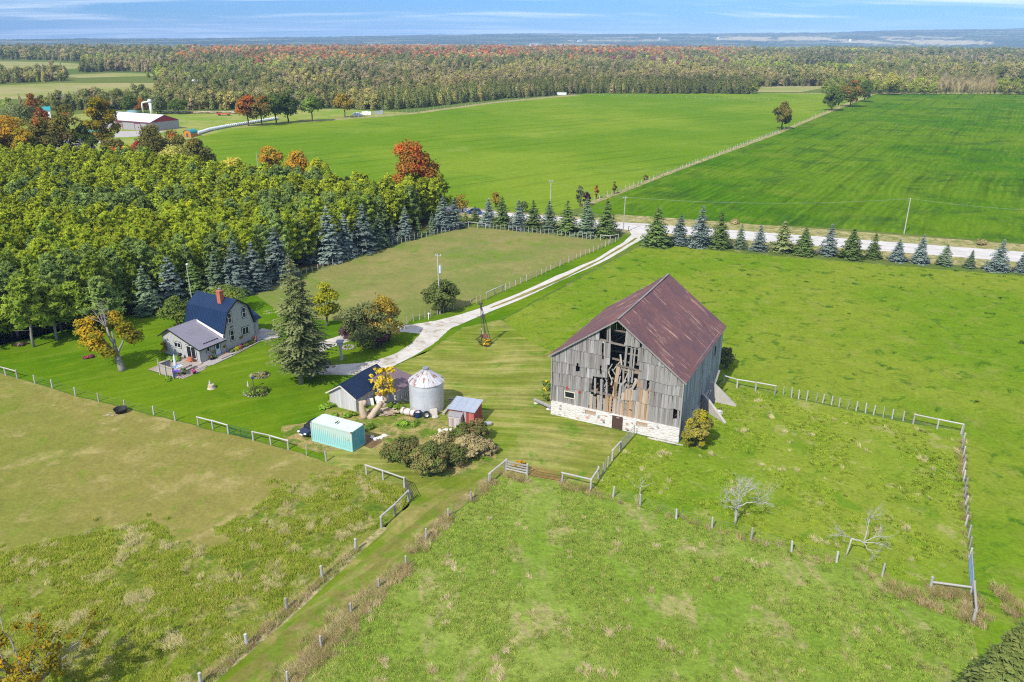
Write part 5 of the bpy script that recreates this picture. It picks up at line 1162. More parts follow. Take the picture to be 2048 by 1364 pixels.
mb = MB(); hh = hgt((386, 612), (384, 530)); mb.blob((.12, -.1, hh + .05), (.22, .22, .16), 10, 6, 0); mb.build('lamp_head', M['whiteplastic'], p7)
def wire(label, a, b, sag):
    mb = MB(); pts = [a.lerp(b, f) - Vector((0, 0, sag * 4 * f * (1 - f))) for f in np.linspace(0, 1, 25)]
    o = tag(mb.build('power_line', M['wire']) if False else None, None) if False else None
    mb.path([p - a for p in pts], [.014] * 25, 4); o = mb.build('power_line', M['galv']); o.location = a
    tag(o, label, 'cable')
far_r = G(2300, 505) + Vector((0, 0, 9.2))
wire('power line from the drive pole to the leaning pole over the crop field', t2, t3, 1.3); wire('power line running off right from the leaning pole', t3, far_r, 1.2); wire('power line from the drive pole to the pole by the field fence', t2, t4, .7)
wire('power line from the drive pole down to the transformer pole', t2, t1, 1.0)
mbx = thing('mailbox', 'small roadside mailbox on a dark post at the drive mouth', 'mailbox', G(1257, 462))
mb = MB(); mb.tube((0, 0, 0), (0, 0, 1.1), .07); mb.build('post', M['darksteel'], mbx)
mb = MB(); mb.box((-.2, -.32, 1.1), (.2, .32, 1.35)); mb.tube((0, -.32, 1.35), (0, .32, 1.35), .2, None, 14); mb.build('box', M['whiteplastic'], mbx)
# little white post by the bush, birdhouse, fire ring
mb = MB(); mb.beam((0, 0, -.1), (.08, 0, 1.25), .12, .1); mb.box((-.1, -.08, 1.05), (.22, .06, 1.12)); o = tag(mb.build('marker_post', M['whiteplastic']), 'short white marker post left of the tall transformer pole', 'post'); o.location = G(857, 639)
bh = thing('birdhouse', 'grey birdhouse on a thick flared wooden post by the drive loop', 'birdhouse', G(683, 720))
mb = MB(); mb.cv = .8; mb.lathe([(.3, -.1), (.24, .3), (.2, 1.4), (.26, 2.2), (.3, 2.45)], 12); mb.build('post', M['fence'], bh)
mb = MB(); mb.box((-.4, -.35, 2.45), (.4, .35, 2.9)); mb.build('box', M['shedboard'], bh)
mb = MB(); mb.slab([(-.55, -.5, 2.9), (.55, -.5, 2.9), (.55, .5, 3.05), (-.55, .5, 3.05)], (0, 0, .07)); mb.build('roof', plain('slate_grey_board', (.22, .24, .28), .7), bh)
mb = MB()
for k in range(12):
    a = k * math.pi / 6; mb.blob((.8 * math.cos(a), .8 * math.sin(a), .12), (.24, .2, .18), 7, 5, .2)
o = tag(mb.build('fire_ring', plain('sooty_stone', (.26, .235, .21), .9)), 'ring of pale stones in the grass under the mixed bushes', 'fire ring'); o.location = G(697, 696)
# derelict windmill tower
wm = thing('windmill_tower', 'rusty lattice windmill tower without its wheel, standing on the mown grass', 'windmill', G(968, 690))
c0 = G(968, 690); ft = [G(963.6, 691.9) - c0, G(972.9, 695) - c0, G(983.1, 687.8) - c0, G(974, 684.5) - c0]; tp = Vector((-.45, .3, 6.5))
for k in range(4):
    mb = MB(); mb.tube(ft[k], tp + (ft[k]) * .09, .05, .035, 6); mb.build('leg', M['darksteel'], wm)
mb = MB()
for f in (.16, .36, .56, .76, .9):
    q = [ft[k].lerp(tp + ft[k] * .09, f) for k in range(4)]; q2 = [ft[k].lerp(tp + ft[k] * .09, min(1, f + .18)) for k in range(4)]
    for k in range(4): mb.tube(q[k], q[(k + 1) % 4], .025, None, 5); mb.tube(q[k], q2[(k + 1) % 4], .012, None, 4)
mb.build('bracing', M['darksteel'], wm)
mb = MB(); mb.tube(tp + Vector((0, 0, -.6)), tp + Vector((0, 0, .35)), .12); mb.beam(tp + Vector((-.35, 0, .2)), tp + Vector((.35, .1, .25)), .2, .3); mb.tube(tp + Vector((0, 0, .2)), tp + Vector((1.15, -.3, -.05)), .025); mb.build('gear_head', M['darksteel'], wm)
q = [ft[k].lerp(tp + ft[k] * .09, .72) for k in range(4)]; cq = sum(q, Vector()) / 4
mb = MB(); mb.slab([cq + (p - cq) * 1.9 for p in q], (0, 0, .06)); mb.tube(cq, cq + Vector((-.9, -.3, .05)), .03); mb.build('platform', M['darksteel'], wm)
wv = thing('windmill_vane', 'fallen faded red fan blades propped inside the windmill tower', 'windmill part', c0 + Vector((-.1, -.15, 1.2)))
for k in range(5):
    a = -.9 + k * .38; mb = MB(); d = Vector((math.sin(a), .1, -math.cos(a) * .75)); s = Vector((.24, .1, .1)); b0 = Vector((0, 0, .9)); mb.slab([b0 + d * .3 - s * .4, b0 + d * 1.35 - s, b0 + d * 1.35 + s, b0 + d * .3 + s * .4], (0, .03, 0)); mb.build('blade', plain('faded_red_blade', (.34, .13, .12), .7), wv)
mb = MB(); mb.beam((0, 0, .7), (-.25, .05, 1.7), .12, .05); mb.build('stem', M['whiteplastic'], wv)
# tub, stump, log end by the barn
tub = thing('feed_tub', 'round black rubber feed tub on the dry pasture below the post line', 'tub', G(242, 825))
mb = MB(); mb.lathe([(0, .03), (.62, .03), (.82, .55), (.86, .6), (.82, .62), (.76, .55), (.58, .1), (0, .08)], 24); mb.build('shell', M['rubber'], tub, True)
mb = MB()
for k in range(30): a = random.uniform(0, 6.3); c = Vector((random.uniform(-1.1, .3), random.uniform(-.5, .4), .04)); mb.beam(c, c + Vector((math.cos(a), math.sin(a), .1)) * random.uniform(.2, .5), .04, .02)
o = tag(mb.build('spilled_hay', plain('pale_hay', (.50, .43, .28), .95)), 'small scatter of pale hay left of the black tub', 'hay', kind='stuff'); o.location = G(230, 829)
sp = thing('tree_stump', 'short grey tree stump with a small figure on the lawn', 'stump', G(423, 777))
mb = MB(); mb.cv = .6; mb.lathe([(.62, -.05), (.45, .25), (.4, .6), (.0, .62)], 14); mb.build('wood', M['logwood'], sp)
sf = thing('garden_figure', 'small pale stone garden figure standing on the stump', 'figurine', G(421, 776) + Vector((0, 0, .62)))
mb = MB(); mb.lathe([(.0, 0), (.13, 0), (.15, .2), (.09, .34), (.1, .42), (.06, .5), (0, .52)], 10); mb.build('body', M['stonec'], sf)
lg = thing('fallen_pole', 'grey log lying out from the left end of the stone base', 'log', G(1103, 820))
mb = MB(); mb.cv = .7; a = G(1103, 822) - G(1103, 820); b = G(1069, 806) - G(1103, 820); mb.tube(a + Vector((0, 0, .55)), b + Vector((0, 0, .5)), .26, .22, 10); mb.build('stem', M['oldplank'], lg)
for k in range(2): mb = MB(); mb.blob(a.lerp(b, .15 + .75 * k) + Vector((0, 0, .1)), (.35, .3, .22), 8, 6, .2); mb.build('support_stone', M['stonec'], lg)
mb = MB()
for k in range(7): mb.blob((random.uniform(-.9, .9), random.uniform(-.5, .5), .12), (random.uniform(.2, .42), .25, .2), 7, 5, .25)
o = tag(mb.build('white_rocks', plain('white_rock', (.62, .60, .57), .9)), 'cluster of white rocks at the right end of the container', 'rocks'); o.location = G(756, 876)
mb = MB()
for k in range(5): mb.blob((random.uniform(-.8, .8), random.uniform(-.3, .3), .12), (random.uniform(.15, .35), .22, .2), 7, 5, .25)
o = tag(mb.build('white_rocks', plain('white_rock_b', (.62, .60, .57), .9)), 'two white lumps in the weeds left of the red shed door', 'rocks'); o.location = G(892, 863)
mb = MB(); mb.blob((0, 0, .2), (.45, .35, .3), 9, 6, .2); o = tag(mb.build('boulder', M['stonec']), 'lone pale boulder between the two barn wing walls', 'boulder'); o.location = G(1439, 827)
bk = thing('metal_drum', 'grey metal drum lying right of the red shed', 'drum', G(974, 852), R(20))
mb = MB(); mb.tube((-.5, 0, .3), (.5, 0, .3), .3, None, 16); mb.build('shell', M['galv'], bk)
for x in (-.18, .18): mb = MB(); mb.tube((x - .03, 0, .3), (x + .03, 0, .3), .32, None, 16); mb.build('rib', M['galv'], bk)
# ---------------------------------------------------------------- trees: leaf clouds on tapered limbs
def leaf_quads(C, S, N_, asp=1.6, fold=.0):
    """quads of size S at centres C, lying roughly across N_ (unit), random spin"""
    n = len(C); rnd = rng.normal(size=(n, 3)); T = np.cross(N_, rnd); T /= np.linalg.norm(T, axis=1, keepdims=True) + 1e-9; B = np.cross(N_, T)
    S = S[:, None]; j = rng.uniform(.7, 1.3, (n, 4, 1))
    V = np.stack([C - T * S * asp * .5 * j[:, 0], C - B * S * .5 * j[:, 1], C + T * S * asp * .5 * j[:, 2], C + B * S * .5 * j[:, 3]], 1).reshape(-1, 3)
    F = np.arange(4 * n).reshape(n, 4); return V, F
def unit(a): return a / (np.linalg.norm(a, axis=1, keepdims=True) + 1e-9)

LF = 1.7
def crown_normal(m, k=.75):
    """leaf normals eased towards the outward direction of the whole crown, as leaves turn to the light"""
    g = m.n('TexCoord').outputs['Generated']; q = m.n('VectorMath', dict(operation='SUBTRACT'), i0=g, i1=(.5, .5, .36)).outputs[0]
    q = m.n('VectorMath', dict(operation='NORMALIZE'), i0=m.n('VectorTransform', dict(vector_type='VECTOR', convert_from='OBJECT', convert_to='WORLD'), Vector=q).outputs[0]).outputs[0]
    q = m.n('VectorMath', dict(operation='SCALE'), i0=q, Scale=k).outputs[0]
    s = m.n('VectorMath', dict(operation='ADD'), i0=q, i1=m.n('VectorMath', dict(operation='SCALE'), i0=m.n('NewGeometry').outputs['Normal'], Scale=.5).outputs[0]).outputs[0]
    return m.n('VectorMath', dict(operation='NORMALIZE'), i0=m.n('VectorMath', dict(operation='ADD'), i0=s, i1=(0, 0, .18)).outputs[0]).outputs[0]
def leaf_mat(name, stops, patch=None, patch_t=(.5, .6), patch_sc=.35, tr=.35, rough=.75, attr=True):
    """stops: colours over per-leaf randomness; patch: another set of colours for whole boughs that have turned"""
    m = NM(name); v = m.attr('v').outputs['Fac']; p = m.obj()
    oi = m.n('ObjectInfo').outputs['Random']
    c = m.ramp(v, stops)
    if patch:
        off = m.n('CombineXYZ', X=m.math('MULTIPLY', oi, 50.0), Y=m.math('MULTIPLY', oi, 31.0)).outputs[0]
        q = m.n('VectorMath', dict(operation='ADD'), i0=p, i1=off).outputs[0]
        f = m.ss(m.math('ADD', m.noise(q, patch_sc, 3, .6), m.math('MULTIPLY', m.math('SUBTRACT', v, .5), .14)), *patch_t)
        c = m.mix(f, c, m.ramp(v, patch))
    k = m.math('MULTIPLY', m.math('ADD', m.math('MULTIPLY', oi, .4), .8), LF)
    c = m.scale(c, k)
    d = m.n('BsdfPrincipled', Base_Color=c, Roughness=rough, Normal=crown_normal(m, .42 if 'pine' in name else .7)); d.inputs['Specular IOR Level'].default_value = .12
    t = m.n('BsdfTranslucent', Color=c); mx = m.n('MixShader', Fac=tr, i1=d.outputs[0], i2=t.outputs[0])
    m.t.links.new(mx.outputs[0], m.out.inputs[0]); return m.mat
BARK = plain('grey_brown_bark', (.12, .095, .075), .9, var=.35, sc=4)
PALEBARK = plain('silver_dead_bark', (.40, .38, .35), .85, var=.25, sc=3)
GREYBARK = plain('ash_grey_bark', (.26, .235, .21), .9, var=.3, sc=4)
def gpath(mb, a, b, r0, r1, k=5, wob=.08, n=7):
    a, b = Vector(a), Vector(b); L = (b - a).length; pts = []; 
    for i in range(k + 1):
        f = i / k; w_ = wob * L * math.sin(math.pi * f); pts.append(a.lerp(b, f) + Vector((random.uniform(-1, 1), random.uniform(-1, 1), random.uniform(-.4, .8))) * w_)
    mb.path(pts, [r0 + (r1 - r0) * i / k for i in range(k + 1)], n); return pts
def blob_crown(lobes, n_leaf, size, up=.45, flat=.75, shell=.32):
    """lobes: (x,y,z,r) ; leaves spread over their shells"""
    L = np.array(lobes, float); w_ = L[:, 3] ** 2; idx = rng.choice(len(L), n_leaf, p=w_ / w_.sum())
    d = unit(rng.normal(size=(n_leaf, 3))); d[:, 2] = np.where((d[:, 2] < -.35) & (rng.random(n_leaf) < .7), -d[:, 2], d[:, 2])
    rad = L[idx, 3] * (1 - shell * rng.random(n_leaf) ** 1.3) * rng.uniform(.85, 1.12, n_leaf)
    C = L[idx, :3] + d * rad[:, None] * np.array([1, 1, flat])
    Nn = unit(d * .8 + np.array([0, 0, up]) + rng.normal(size=(n_leaf, 3)) * .55)
    S = size * rng.uniform(.6, 1.35, n_leaf)
    C += unit(rng.normal(size=(n_leaf, 3))) * (rng.random(n_leaf) ** 3 * .5 * L[idx, 3])[:, None]
    lv = rng.random(len(L))
    v = np.clip(lv[idx] * .45 + rng.random(n_leaf) * .55, 0, 1)
    V, F = leaf_quads(C, S, Nn); return V, F, v
def lobes_for(H, Rr, z0, nl, lr=(.30, .48), top=1.0, seed=0, lean=(0, 0)):
    rs = np.random.default_rng(seed); out = []; zc = (z0 + H) / 2; hz = (H - z0) / 2
    for i in range(nl):
        d = rs.normal(size=3); d /= np.linalg.norm(d); k = rs.uniform(.35, .78); r = rs.uniform(*lr) * Rr
        z = zc + d[2] * k * hz; tp = 1 - .35 * max(0, (z - zc) / hz) * top
        out.append((d[0] * Rr * k * tp + lean[0] * (z / H), d[1] * Rr * k * tp + lean[1] * (z / H), min(z, H - r * .7), r))
    out.append((lean[0] * .9, lean[1] * .9, H - Rr * .36, Rr * .36)); return out
def broadleaf(name, label, loc, H, Rr, mat, n_leaf=2600, size=.36, z0=None, nl=16, bark=BARK, cat='tree', group=None, seed=0, lr=(.30, .48), trunk=None, lean=(0, 0), flat=.75, stems=1, top=1.0):
    z0 = H * .22 if z0 is None else z0
    t = thing(name, label, cat, loc, 0, group)
    lob = lobes_for(H, Rr, z0, nl, lr, top, seed + 1, lean)
    V, F, v = blob_crown(lob, n_leaf, size, flat=flat)
    link('crown', np_mesh('crown', V, F, [mat], v), t)
    mb = MB(); r = trunk or max(.1, H * .022)
    for s in range(stems):
        b = Vector((random.uniform(-.3, .3), random.uniform(-.3, .3), 0)) * (stems > 1) * Rr * .6
        fork = b * 1.3 + Vector((lean[0] * .3, lean[1] * .3, z0 + (H - z0) * .22)); gpath(mb, b - Vector((0, 0, .2)), fork, r * 1.25, r * .8, 4, .03, 9)
        for x, y, z, rr_ in sorted(lob, key=lambda q: -q[3])[: (9 if stems == 1 else 4)]: gpath(mb, fork, (x, y, z), r * .55, r * .12, 4, .07, 5)
    mb.build('trunk', bark, t, True); return t
def conifer_mesh(name, H, Rr, mat, tiers=22, per=13, droop=.25, seg=6, size=.26, z0=.25, power=.85, seed=0, open_=0.0, tip=.5, leaf_asp=2.0):
    """whorls of boughs; each bough a fan of flat needle sprays"""
    rs = np.random.default_rng(seed); C = []; Nn = []; S = []; v = []
    for t in range(tiers):
        f = (t + rs.uniform(-.25, .25)) / tiers; f = min(max(f, 0), .99); z = z0 + (H - z0) * f; R_ = Rr * (1 - f) ** power * rs.uniform(.9, 1.1) * (rs.uniform(.62, 1.12) * (.74 + .32 * math.sin(math.pi * min(1, f * 1.5))) if power < .4 else 1)
        k = max(4, int(per * (.35 + .65 * (1 - f)))); ph = rs.uniform(0, 6.28)
        for b in range(k):
            if rs.random() < open_: continue
            a = ph + 6.283 * (b + rs.uniform(-.3, .3)) / k; L = R_ * rs.uniform(.68, 1.14); bv = rs.random()
            ns = max(2, int(seg * L / Rr) + 1)
            for s in range(ns):
                g = (s + .6) / ns
                for side in (-1, 0, 1):
                    wv = side * L * .24 * (1 - g * .6)
                    x = math.cos(a) * L * g - math.sin(a) * wv; y = math.sin(a) * L * g + math.cos(a) * wv
                    zz_ = z - droop * L * g + .22 * droop * L * g * g * 2 - abs(side) * .05 * L + rs.normal() * .03
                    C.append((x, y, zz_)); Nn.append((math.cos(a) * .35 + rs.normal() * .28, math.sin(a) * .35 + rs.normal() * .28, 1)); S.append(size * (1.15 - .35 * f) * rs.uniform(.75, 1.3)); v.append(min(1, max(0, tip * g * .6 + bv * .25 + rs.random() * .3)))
    for k in range(10): C.append((rs.normal() * .05, rs.normal() * .05, H - k * .1)); Nn.append((rs.normal(), rs.normal(), .3)); S.append(size * .7); v.append(.8)
    V, F = leaf_quads(np.array(C), np.array(S), unit(np.array(Nn)), leaf_asp); return np_mesh(name, V, F, [mat], v)
def trunk_mesh(H, r, bark, rt=.15):
    mb = MB(); mb.tube((0, 0, -.2), (0, 0, H * .55), r, r * .6, 8); mb.tube((0, 0, H * .55), (0, 0, H * .98), r * .6, r * rt, 7); return mb.mesh('trunk', bark, True)

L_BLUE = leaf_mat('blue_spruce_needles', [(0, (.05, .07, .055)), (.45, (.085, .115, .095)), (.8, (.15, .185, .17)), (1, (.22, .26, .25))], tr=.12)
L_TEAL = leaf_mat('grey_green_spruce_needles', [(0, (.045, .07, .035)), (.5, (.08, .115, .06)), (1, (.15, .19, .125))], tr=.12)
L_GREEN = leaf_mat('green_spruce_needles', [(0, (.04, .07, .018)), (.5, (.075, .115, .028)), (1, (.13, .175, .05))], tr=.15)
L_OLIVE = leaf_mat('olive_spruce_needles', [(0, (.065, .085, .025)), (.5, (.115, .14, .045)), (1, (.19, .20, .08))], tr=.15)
SPR = {}
for key, mt in (('b', L_BLUE), ('t', L_TEAL), ('g', L_GREEN), ('o', L_OLIVE)):
    for i in range(3):
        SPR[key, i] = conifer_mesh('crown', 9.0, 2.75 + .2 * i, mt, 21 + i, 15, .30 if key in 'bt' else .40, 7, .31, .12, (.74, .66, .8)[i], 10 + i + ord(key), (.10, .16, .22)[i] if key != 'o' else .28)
TR9 = trunk_mesh(9.0, .16, BARK)
def spruce(label, b, t, key, wid=1.0, group=None, name='spruce_tree', cat='spruce'):
    g = G(*b); h = hgt(b, t); s = h / 9.0
    r = thing(name, label, cat, g, random.uniform(0, 6.28), group); wid *= 1.17; r.scale = (s * wid * random.uniform(.92, 1.08), s * wid, s); r.rotation_euler = (random.gauss(0, .02), random.gauss(0, .02), r.rotation_euler[2])
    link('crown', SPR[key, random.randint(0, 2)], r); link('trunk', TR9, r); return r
Z8 = lambda x, y: (1180 + x / 2.36, 380 + y / 2.36)
colour = {'b': 'silvery blue', 't': 'grey-green', 'g': 'dark green', 'o': 'thin olive'}
row = [(310, 262, 73, 'g', 1.15, 'tall dark green spruce, first right of the drive mouth'), (418, 255, 110, 'b', 1.1, 'silvery blue spruce beside the tall dark one at the drive mouth'), (518, 263, 70, 'b', 1.0, 'tallest blue spruce of the roadside row'), (608, 270, 90, 'g', .95, 'narrow-topped dark green spruce right of the tallest blue one'),
       (705, 275, 158, 't', .95, 'small grey-green spruce between two taller neighbours'), (795, 285, 158, 'b', 1.0, 'compact deep blue spruce left of the wide olive one'), (905, 290, 136, 'o', 1.25, 'wide thin olive spruce with brownish top'), (1005, 303, 165, 'g', 1.35, 'spreading green spruce right of the olive one'),
       (1120, 305, 150, 'b', .95, 'slim pale blue spruce in mid row'), (1230, 322, 170, 'g', 1.3, 'broad dark green spruce, widest on the right half of the row'), (1335, 323, 196, 'g', 1.0, 'smaller dark green spruce right of the broad one'), (1448, 335, 222, 'b', 1.25, 'low broad pale blue spruce in the right part of the row'),
       (1553, 344, 198, 'b', 1.0, 'upright blue spruce below the leaning pole'), (1670, 354, 243, 't', 1.15, 'short grey-green spruce third from the right end'), (1790, 366, 273, 't', 1.15, 'smallest spruce of the roadside row'), (1920, 380, 220, 'b', 1.05, 'full blue spruce next to the right photo edge'), (2030, 388, 282, 'b', 1.1, 'blue spruce cut by the right photo edge')]
for x, y, ty, k, wd, lab in row: spruce(lab, Z8(x, y), Z8(x, ty), k, wd, 'spruces planted along the road')
Z9 = lambda x, y: (860 + x / 4.655, 370 + y / 4.655)
row = [(120, 412, 102, 'b', 1.05, 'large blue spruce at the paddock corner, left of its twin'), (228, 402, 128, 'b', 1.05, 'large blue spruce at the paddock corner, right of its twin'), (330, 352, 225, 'o', .9, 'small olive spruce in the gap before the blue car'), (418, 352, 195, 'g', 1.15, 'small dark green spruce in front of the blue car'), (545, 375, 122, 'b', 1.1, 'blue-grey spruce right of the blue car'), (672, 388, 104, 'g', 1.2, 'big dark green spruce touching the blue-grey one'),
       (822, 408, 136, 'b', 1.05, 'pale blue spruce with white road showing on its right'), (970, 415, 138, 'g', 1.15, 'green spruce left of the field-fence pole'), (1112, 428, 136, 't', 1.0, 'grey-green spruce under the field-fence pole'), (1275, 448, 138, 'g', 1.2, 'broad green spruce in the middle of the paddock row'), (1455, 470, 112, 't', 1.1, 'tall grey-blue spruce, second left of the drive pole'), (1642, 475, 126, 'g', 1.05, 'dark green spruce just left of the drive pole')]
for x, y, ty, k, wd, lab in row: spruce(lab, Z9(x, y), Z9(x, ty), k, wd, 'spruces behind the far paddock fence')
ZA = lambda x, y: (540 + x / 4.876, 380 + y / 4.876)
row = [(395, 690, 275, 'b', 1.0, 'blue spruce at the plantation edge left of the tallest pair'), (590, 690, 168, 'b', 1.0, 'very tall blue spruce, left of the tallest pair on the plantation edge'), (745, 645, 212, 'b', .9, 'blue spruce squeezed between the two tallest edge spruces'), (905, 605, 138, 'b', .95, 'tallest blue spruce on the plantation edge'), (1065, 562, 228, 't', .95, 'grey-blue edge spruce with a brownish tip'), (1195, 528, 328, 'b', .85, 'low blue spruce beside the grey-blue edge tree'), (1325, 480, 172, 'b', .95, 'slim blue spruce standing alone in the middle of the edge'), (1450, 455, 268, 'g', .85, 'dark green edge spruce right of the slim blue one'), (1585, 420, 215, 't', .9, 'grey-green edge spruce left of the corner twins')]
for x, y, ty, k, wd, lab in row: spruce(lab, ZA(x, y), ZA(x, ty), k, wd, 'spruces along the plantation edge')
row = [((560, 560), (560, 455), 'b', 'blue spruce peeping over the big twin spruce'), ((512, 578), (512, 484), 'b', 'blue spruce behind the brick chimney, right of it'), ((476, 586), (476, 482), 'b', 'blue spruce directly above the brick chimney'), ((436, 590), (436, 500), 't', 'dark grey-green spruce above the blue house roof'), ((392, 598), (392, 520), 'g', 'dark green spruce beside the yard light'), ((347, 606), (345, 512), 'b', 'bright blue spruce left of the house roof'), ((299, 626), (296, 533), 't', 'dark blue-green spruce at the lawn edge left of the house')]
for b, t, k, lab in row: spruce(lab, b, t, k, 1.05, 'spruces along the plantation edge')

# pine plantation
LF = 2.6
L_PINE = [leaf_mat('pine_needles_yellow_green', [(0, (.095, .135, .010)), (.5, (.165, .205, .014)), (.85, (.235, .25, .02)), (1, (.31, .28, .02))], patch=[(0, (.24, .22, .015)), (1, (.36, .28, .02))], patch_t=(.62, .74), tr=.55),
          leaf_mat('pine_needles_mid_green', [(0, (.075, .115, .014)), (.5, (.125, .17, .02)), (1, (.19, .225, .028))], tr=.52),
          leaf_mat('pine_needles_grey_green', [(0, (.06, .095, .025)), (.5, (.10, .14, .035)), (1, (.16, .20, .055))], tr=.5)]
LF = 1.75
def pine_mesh(H, Rr, mat, seed, n_b=66, per=46, size=.20, z0=.14, plume=.58):
    rs = np.random.default_rng(seed); C = []; Nn = []; S = []; v = []
    for b in range(n_b):
        f = (b + rs.random()) / n_b; z = H * (z0 + (1 - z0) * f ** .9); R_ = Rr * (1 - f) ** .72 * rs.uniform(.62, 1.12) + .10; a = b * 2.4 + rs.normal() * .4; bv = rs.random()
        ez = z + R_ * (.25 + .4 * f) + rs.normal() * .12; ce = np.array([math.cos(a) * R_, math.sin(a) * R_, ez])
        for k in range(per):
            g = 1 - rs.random() ** 1.8 * .75; sp_ = plume * (.55 + .45 * (1 - f)) * (1.15 - g * .5)
            c = np.array([ce[0] * g, ce[1] * g, z + (ez - z) * g]) + rs.normal(size=3) * sp_ * np.array([.42, .42, .30]) + np.array([0, 0, .12])
            C.append(c); dd = np.array([math.cos(a) * .45, math.sin(a) * .45, .6]) + rs.normal(size=3) * .7; Nn.append(dd); S.append(size * rs.uniform(.6, 1.3)); v.append(min(1, .5 * bv + .5 * rs.random()))
    V, F = leaf_quads(np.array(C), np.array(S), unit(np.array(Nn)), 3.0); return np_mesh('crown', V, F, [mat], v)
PINES = [[pine_mesh(9.5, 3.2, L_PINE[c], 40 + 7 * i + 100 * c) for i in range(3)] for c in range(3)]
TRP = trunk_mesh(9.5, .15, BARK)
PLW = [tuple(G(*p)[:2]) for p in ZP['plant']]
cand = []; sp_ = 3.3
for gx in np.arange(-330, 10, sp_):
    for gy in np.arange(95, 350, sp_ * .9):
        cand.append((gx + rng.uniform(-1.5, 1.5), gy + rng.uniform(-1.5, 1.5)))
cand = np.array(cand); keep = inpoly(cand[:, 0], cand[:, 1], PLW)
qx, qy = PX(cand[:, 0], cand[:, 1]); keep &= (qx > -160)
edge = inpoly(qx, qy, [(300, 640), (430, 612), (640, 560), (870, 468), (905, 440), (880, 440), (860, 446), (630, 532), (420, 590), (300, 612)])
keep &= ~edge
pt = cand[keep]; pt = pt[np.argsort(np.hypot(pt[:, 0], pt[:, 1]))]
NEAR_PINES = pt[:285]; FAR_PINES = pt[285:]
PL = ['yellow-green pine in the dense plantation left of the paddock', 'mid green pine in the dense plantation left of the paddock', 'grey-green pine in the dense plantation left of the paddock']
def pine_kind(x, y):
    k = mnoise.noise(Vector((x * .03, y * .03, 1))) + random.uniform(-.35, .35)
    dist = math.hypot(x, y); ed = inpoly(np.array([PX(x, y)[0]]), np.array([PX(x, y)[1]]), [(-200, 800), (0, 700), (240, 650), (330, 630), (430, 560), (240, 590), (0, 640), (-200, 700)])[0]
    if ed: return random.choice((1, 2, 2, 1))
    return 0 if k > -.22 else (1 if k > -.36 else 2)
for x, y in NEAR_PINES:
    c = pine_kind(x, y); s = random.uniform(.8, 1.24)
    r = thing('pine_tree', PL[c], 'pine', (x, y, 0), random.uniform(0, 6.28), 'pines of the dense plantation'); r.scale = (s * random.uniform(.92, 1.1), s * random.uniform(.92, 1.1), s)
    link('crown', PINES[c][random.randint(0, 2)], r); link('trunk', TRP, r)
# open-grown pines with visible trunks on the lawn edge
for i, (b, t, lab) in enumerate((((68, 694), (46, 556), 'spreading pine with two bare lower trunks at the lawn edge'), ((36, 672), (18, 560), 'tall dull green pine at the left photo edge by the lawn'), ((114, 680), (112, 575), 'shaggy green pine with visible trunk on the lawn edge'), ((212, 660), (215, 560), 'grey-green pine right behind the golden maple'), ((158, 665), (160, 570), 'dark pine behind the bare wooden pole'))):
    g = G(*b); h = hgt(b, t); c = 2 if i % 2 else 1
    r = thing('pine_tree', lab, 'pine', g); 
    V = pine_mesh(h, 3.4, L_PINE[c], 700 + i, 62, 60, .27, .3, 1.0); link('crown', V, r)
    mb = MB(); gpath(mb, (0, 0, -.2), (.2, .1, h * .9), .24, .06, 5, .02, 8)
    for k in range(7): a = random.uniform(0, 6.3); z = h * random.uniform(.15, .6); mb.tube((0, 0, z), (1.9 * math.cos(a), 1.9 * math.sin(a), z + .5), .06, .02, 5)
    mb.build('trunk', GREYBARK, r, True)

# ---------------------------------------------------------------- broadleaf trees and bushes, one by one
L_ORG = leaf_mat('orange_maple_leaves', [(0, (.13, .07, .012)), (.5, (.22, .105, .014)), (1, (.33, .15, .02))], patch=[(0, (.26, .065, .012)), (1, (.42, .11, .02))], patch_t=(.52, .60), patch_sc=.25)
L_ORGY = leaf_mat('orange_yellow_leaves', [(0, (.18, .10, .008)), (.5, (.31, .17, .012)), (1, (.42, .24, .02))], patch=[(0, (.15, .14, .015)), (1, (.25, .22, .02))], patch_t=(.5, .62))
L_YEL = leaf_mat('pale_yellow_leaves', [(0, (.26, .23, .03)), (.5, (.40, .35, .05)), (1, (.50, .42, .07))])
L_PALE = leaf_mat('pale_yellow_green_leaves', [(0, (.16, .17, .03)), (.5, (.28, .27, .055)), (1, (.38, .35, .09))])
L_DKO = leaf_mat('dark_olive_leaves', [(0, (.06, .068, .014)), (.5, (.11, .105, .02)), (1, (.18, .145, .028))], patch=[(0, (.22, .06, .015)), (1, (.34, .10, .02))], patch_t=(.60, .68), patch_sc=.22)
L_DKG = leaf_mat('dark_green_leaves', [(0, (.035, .055, .012)), (.5, (.06, .09, .016)), (1, (.10, .13, .022))])
L_MAP = leaf_mat('green_gold_maple_leaves', [(0, (.09, .10, .008)), (.5, (.17, .16, .011)), (1, (.26, .21, .014))], patch=[(0, (.22, .16, .008)), (1, (.34, .21, .012))], patch_t=(.45, .58), patch_sc=.3)
L_GOLD = leaf_mat('golden_leaves', [(0, (.26, .20, .012)), (.5, (.40, .30, .016)), (1, (.50, .38, .03))])
L_YGR = leaf_mat('bright_yellow_green_leaves', [(0, (.15, .17, .008)), (.5, (.24, .25, .012)), (1, (.34, .31, .02))])
L_WIL = leaf_mat('grey_green_willow_leaves', [(0, (.06, .08, .025)), (.5, (.105, .125, .042)), (1, (.17, .185, .075))])
L_GBUSH = leaf_mat('yellow_bronze_leaves', [(0, (.13, .10, .014)), (.5, (.23, .17, .02)), (1, (.34, .25, .04))])
L_PUR = leaf_mat('purple_leaves', [(0, (.035, .016, .028)), (.5, (.065, .03, .045)), (1, (.10, .05, .065))])
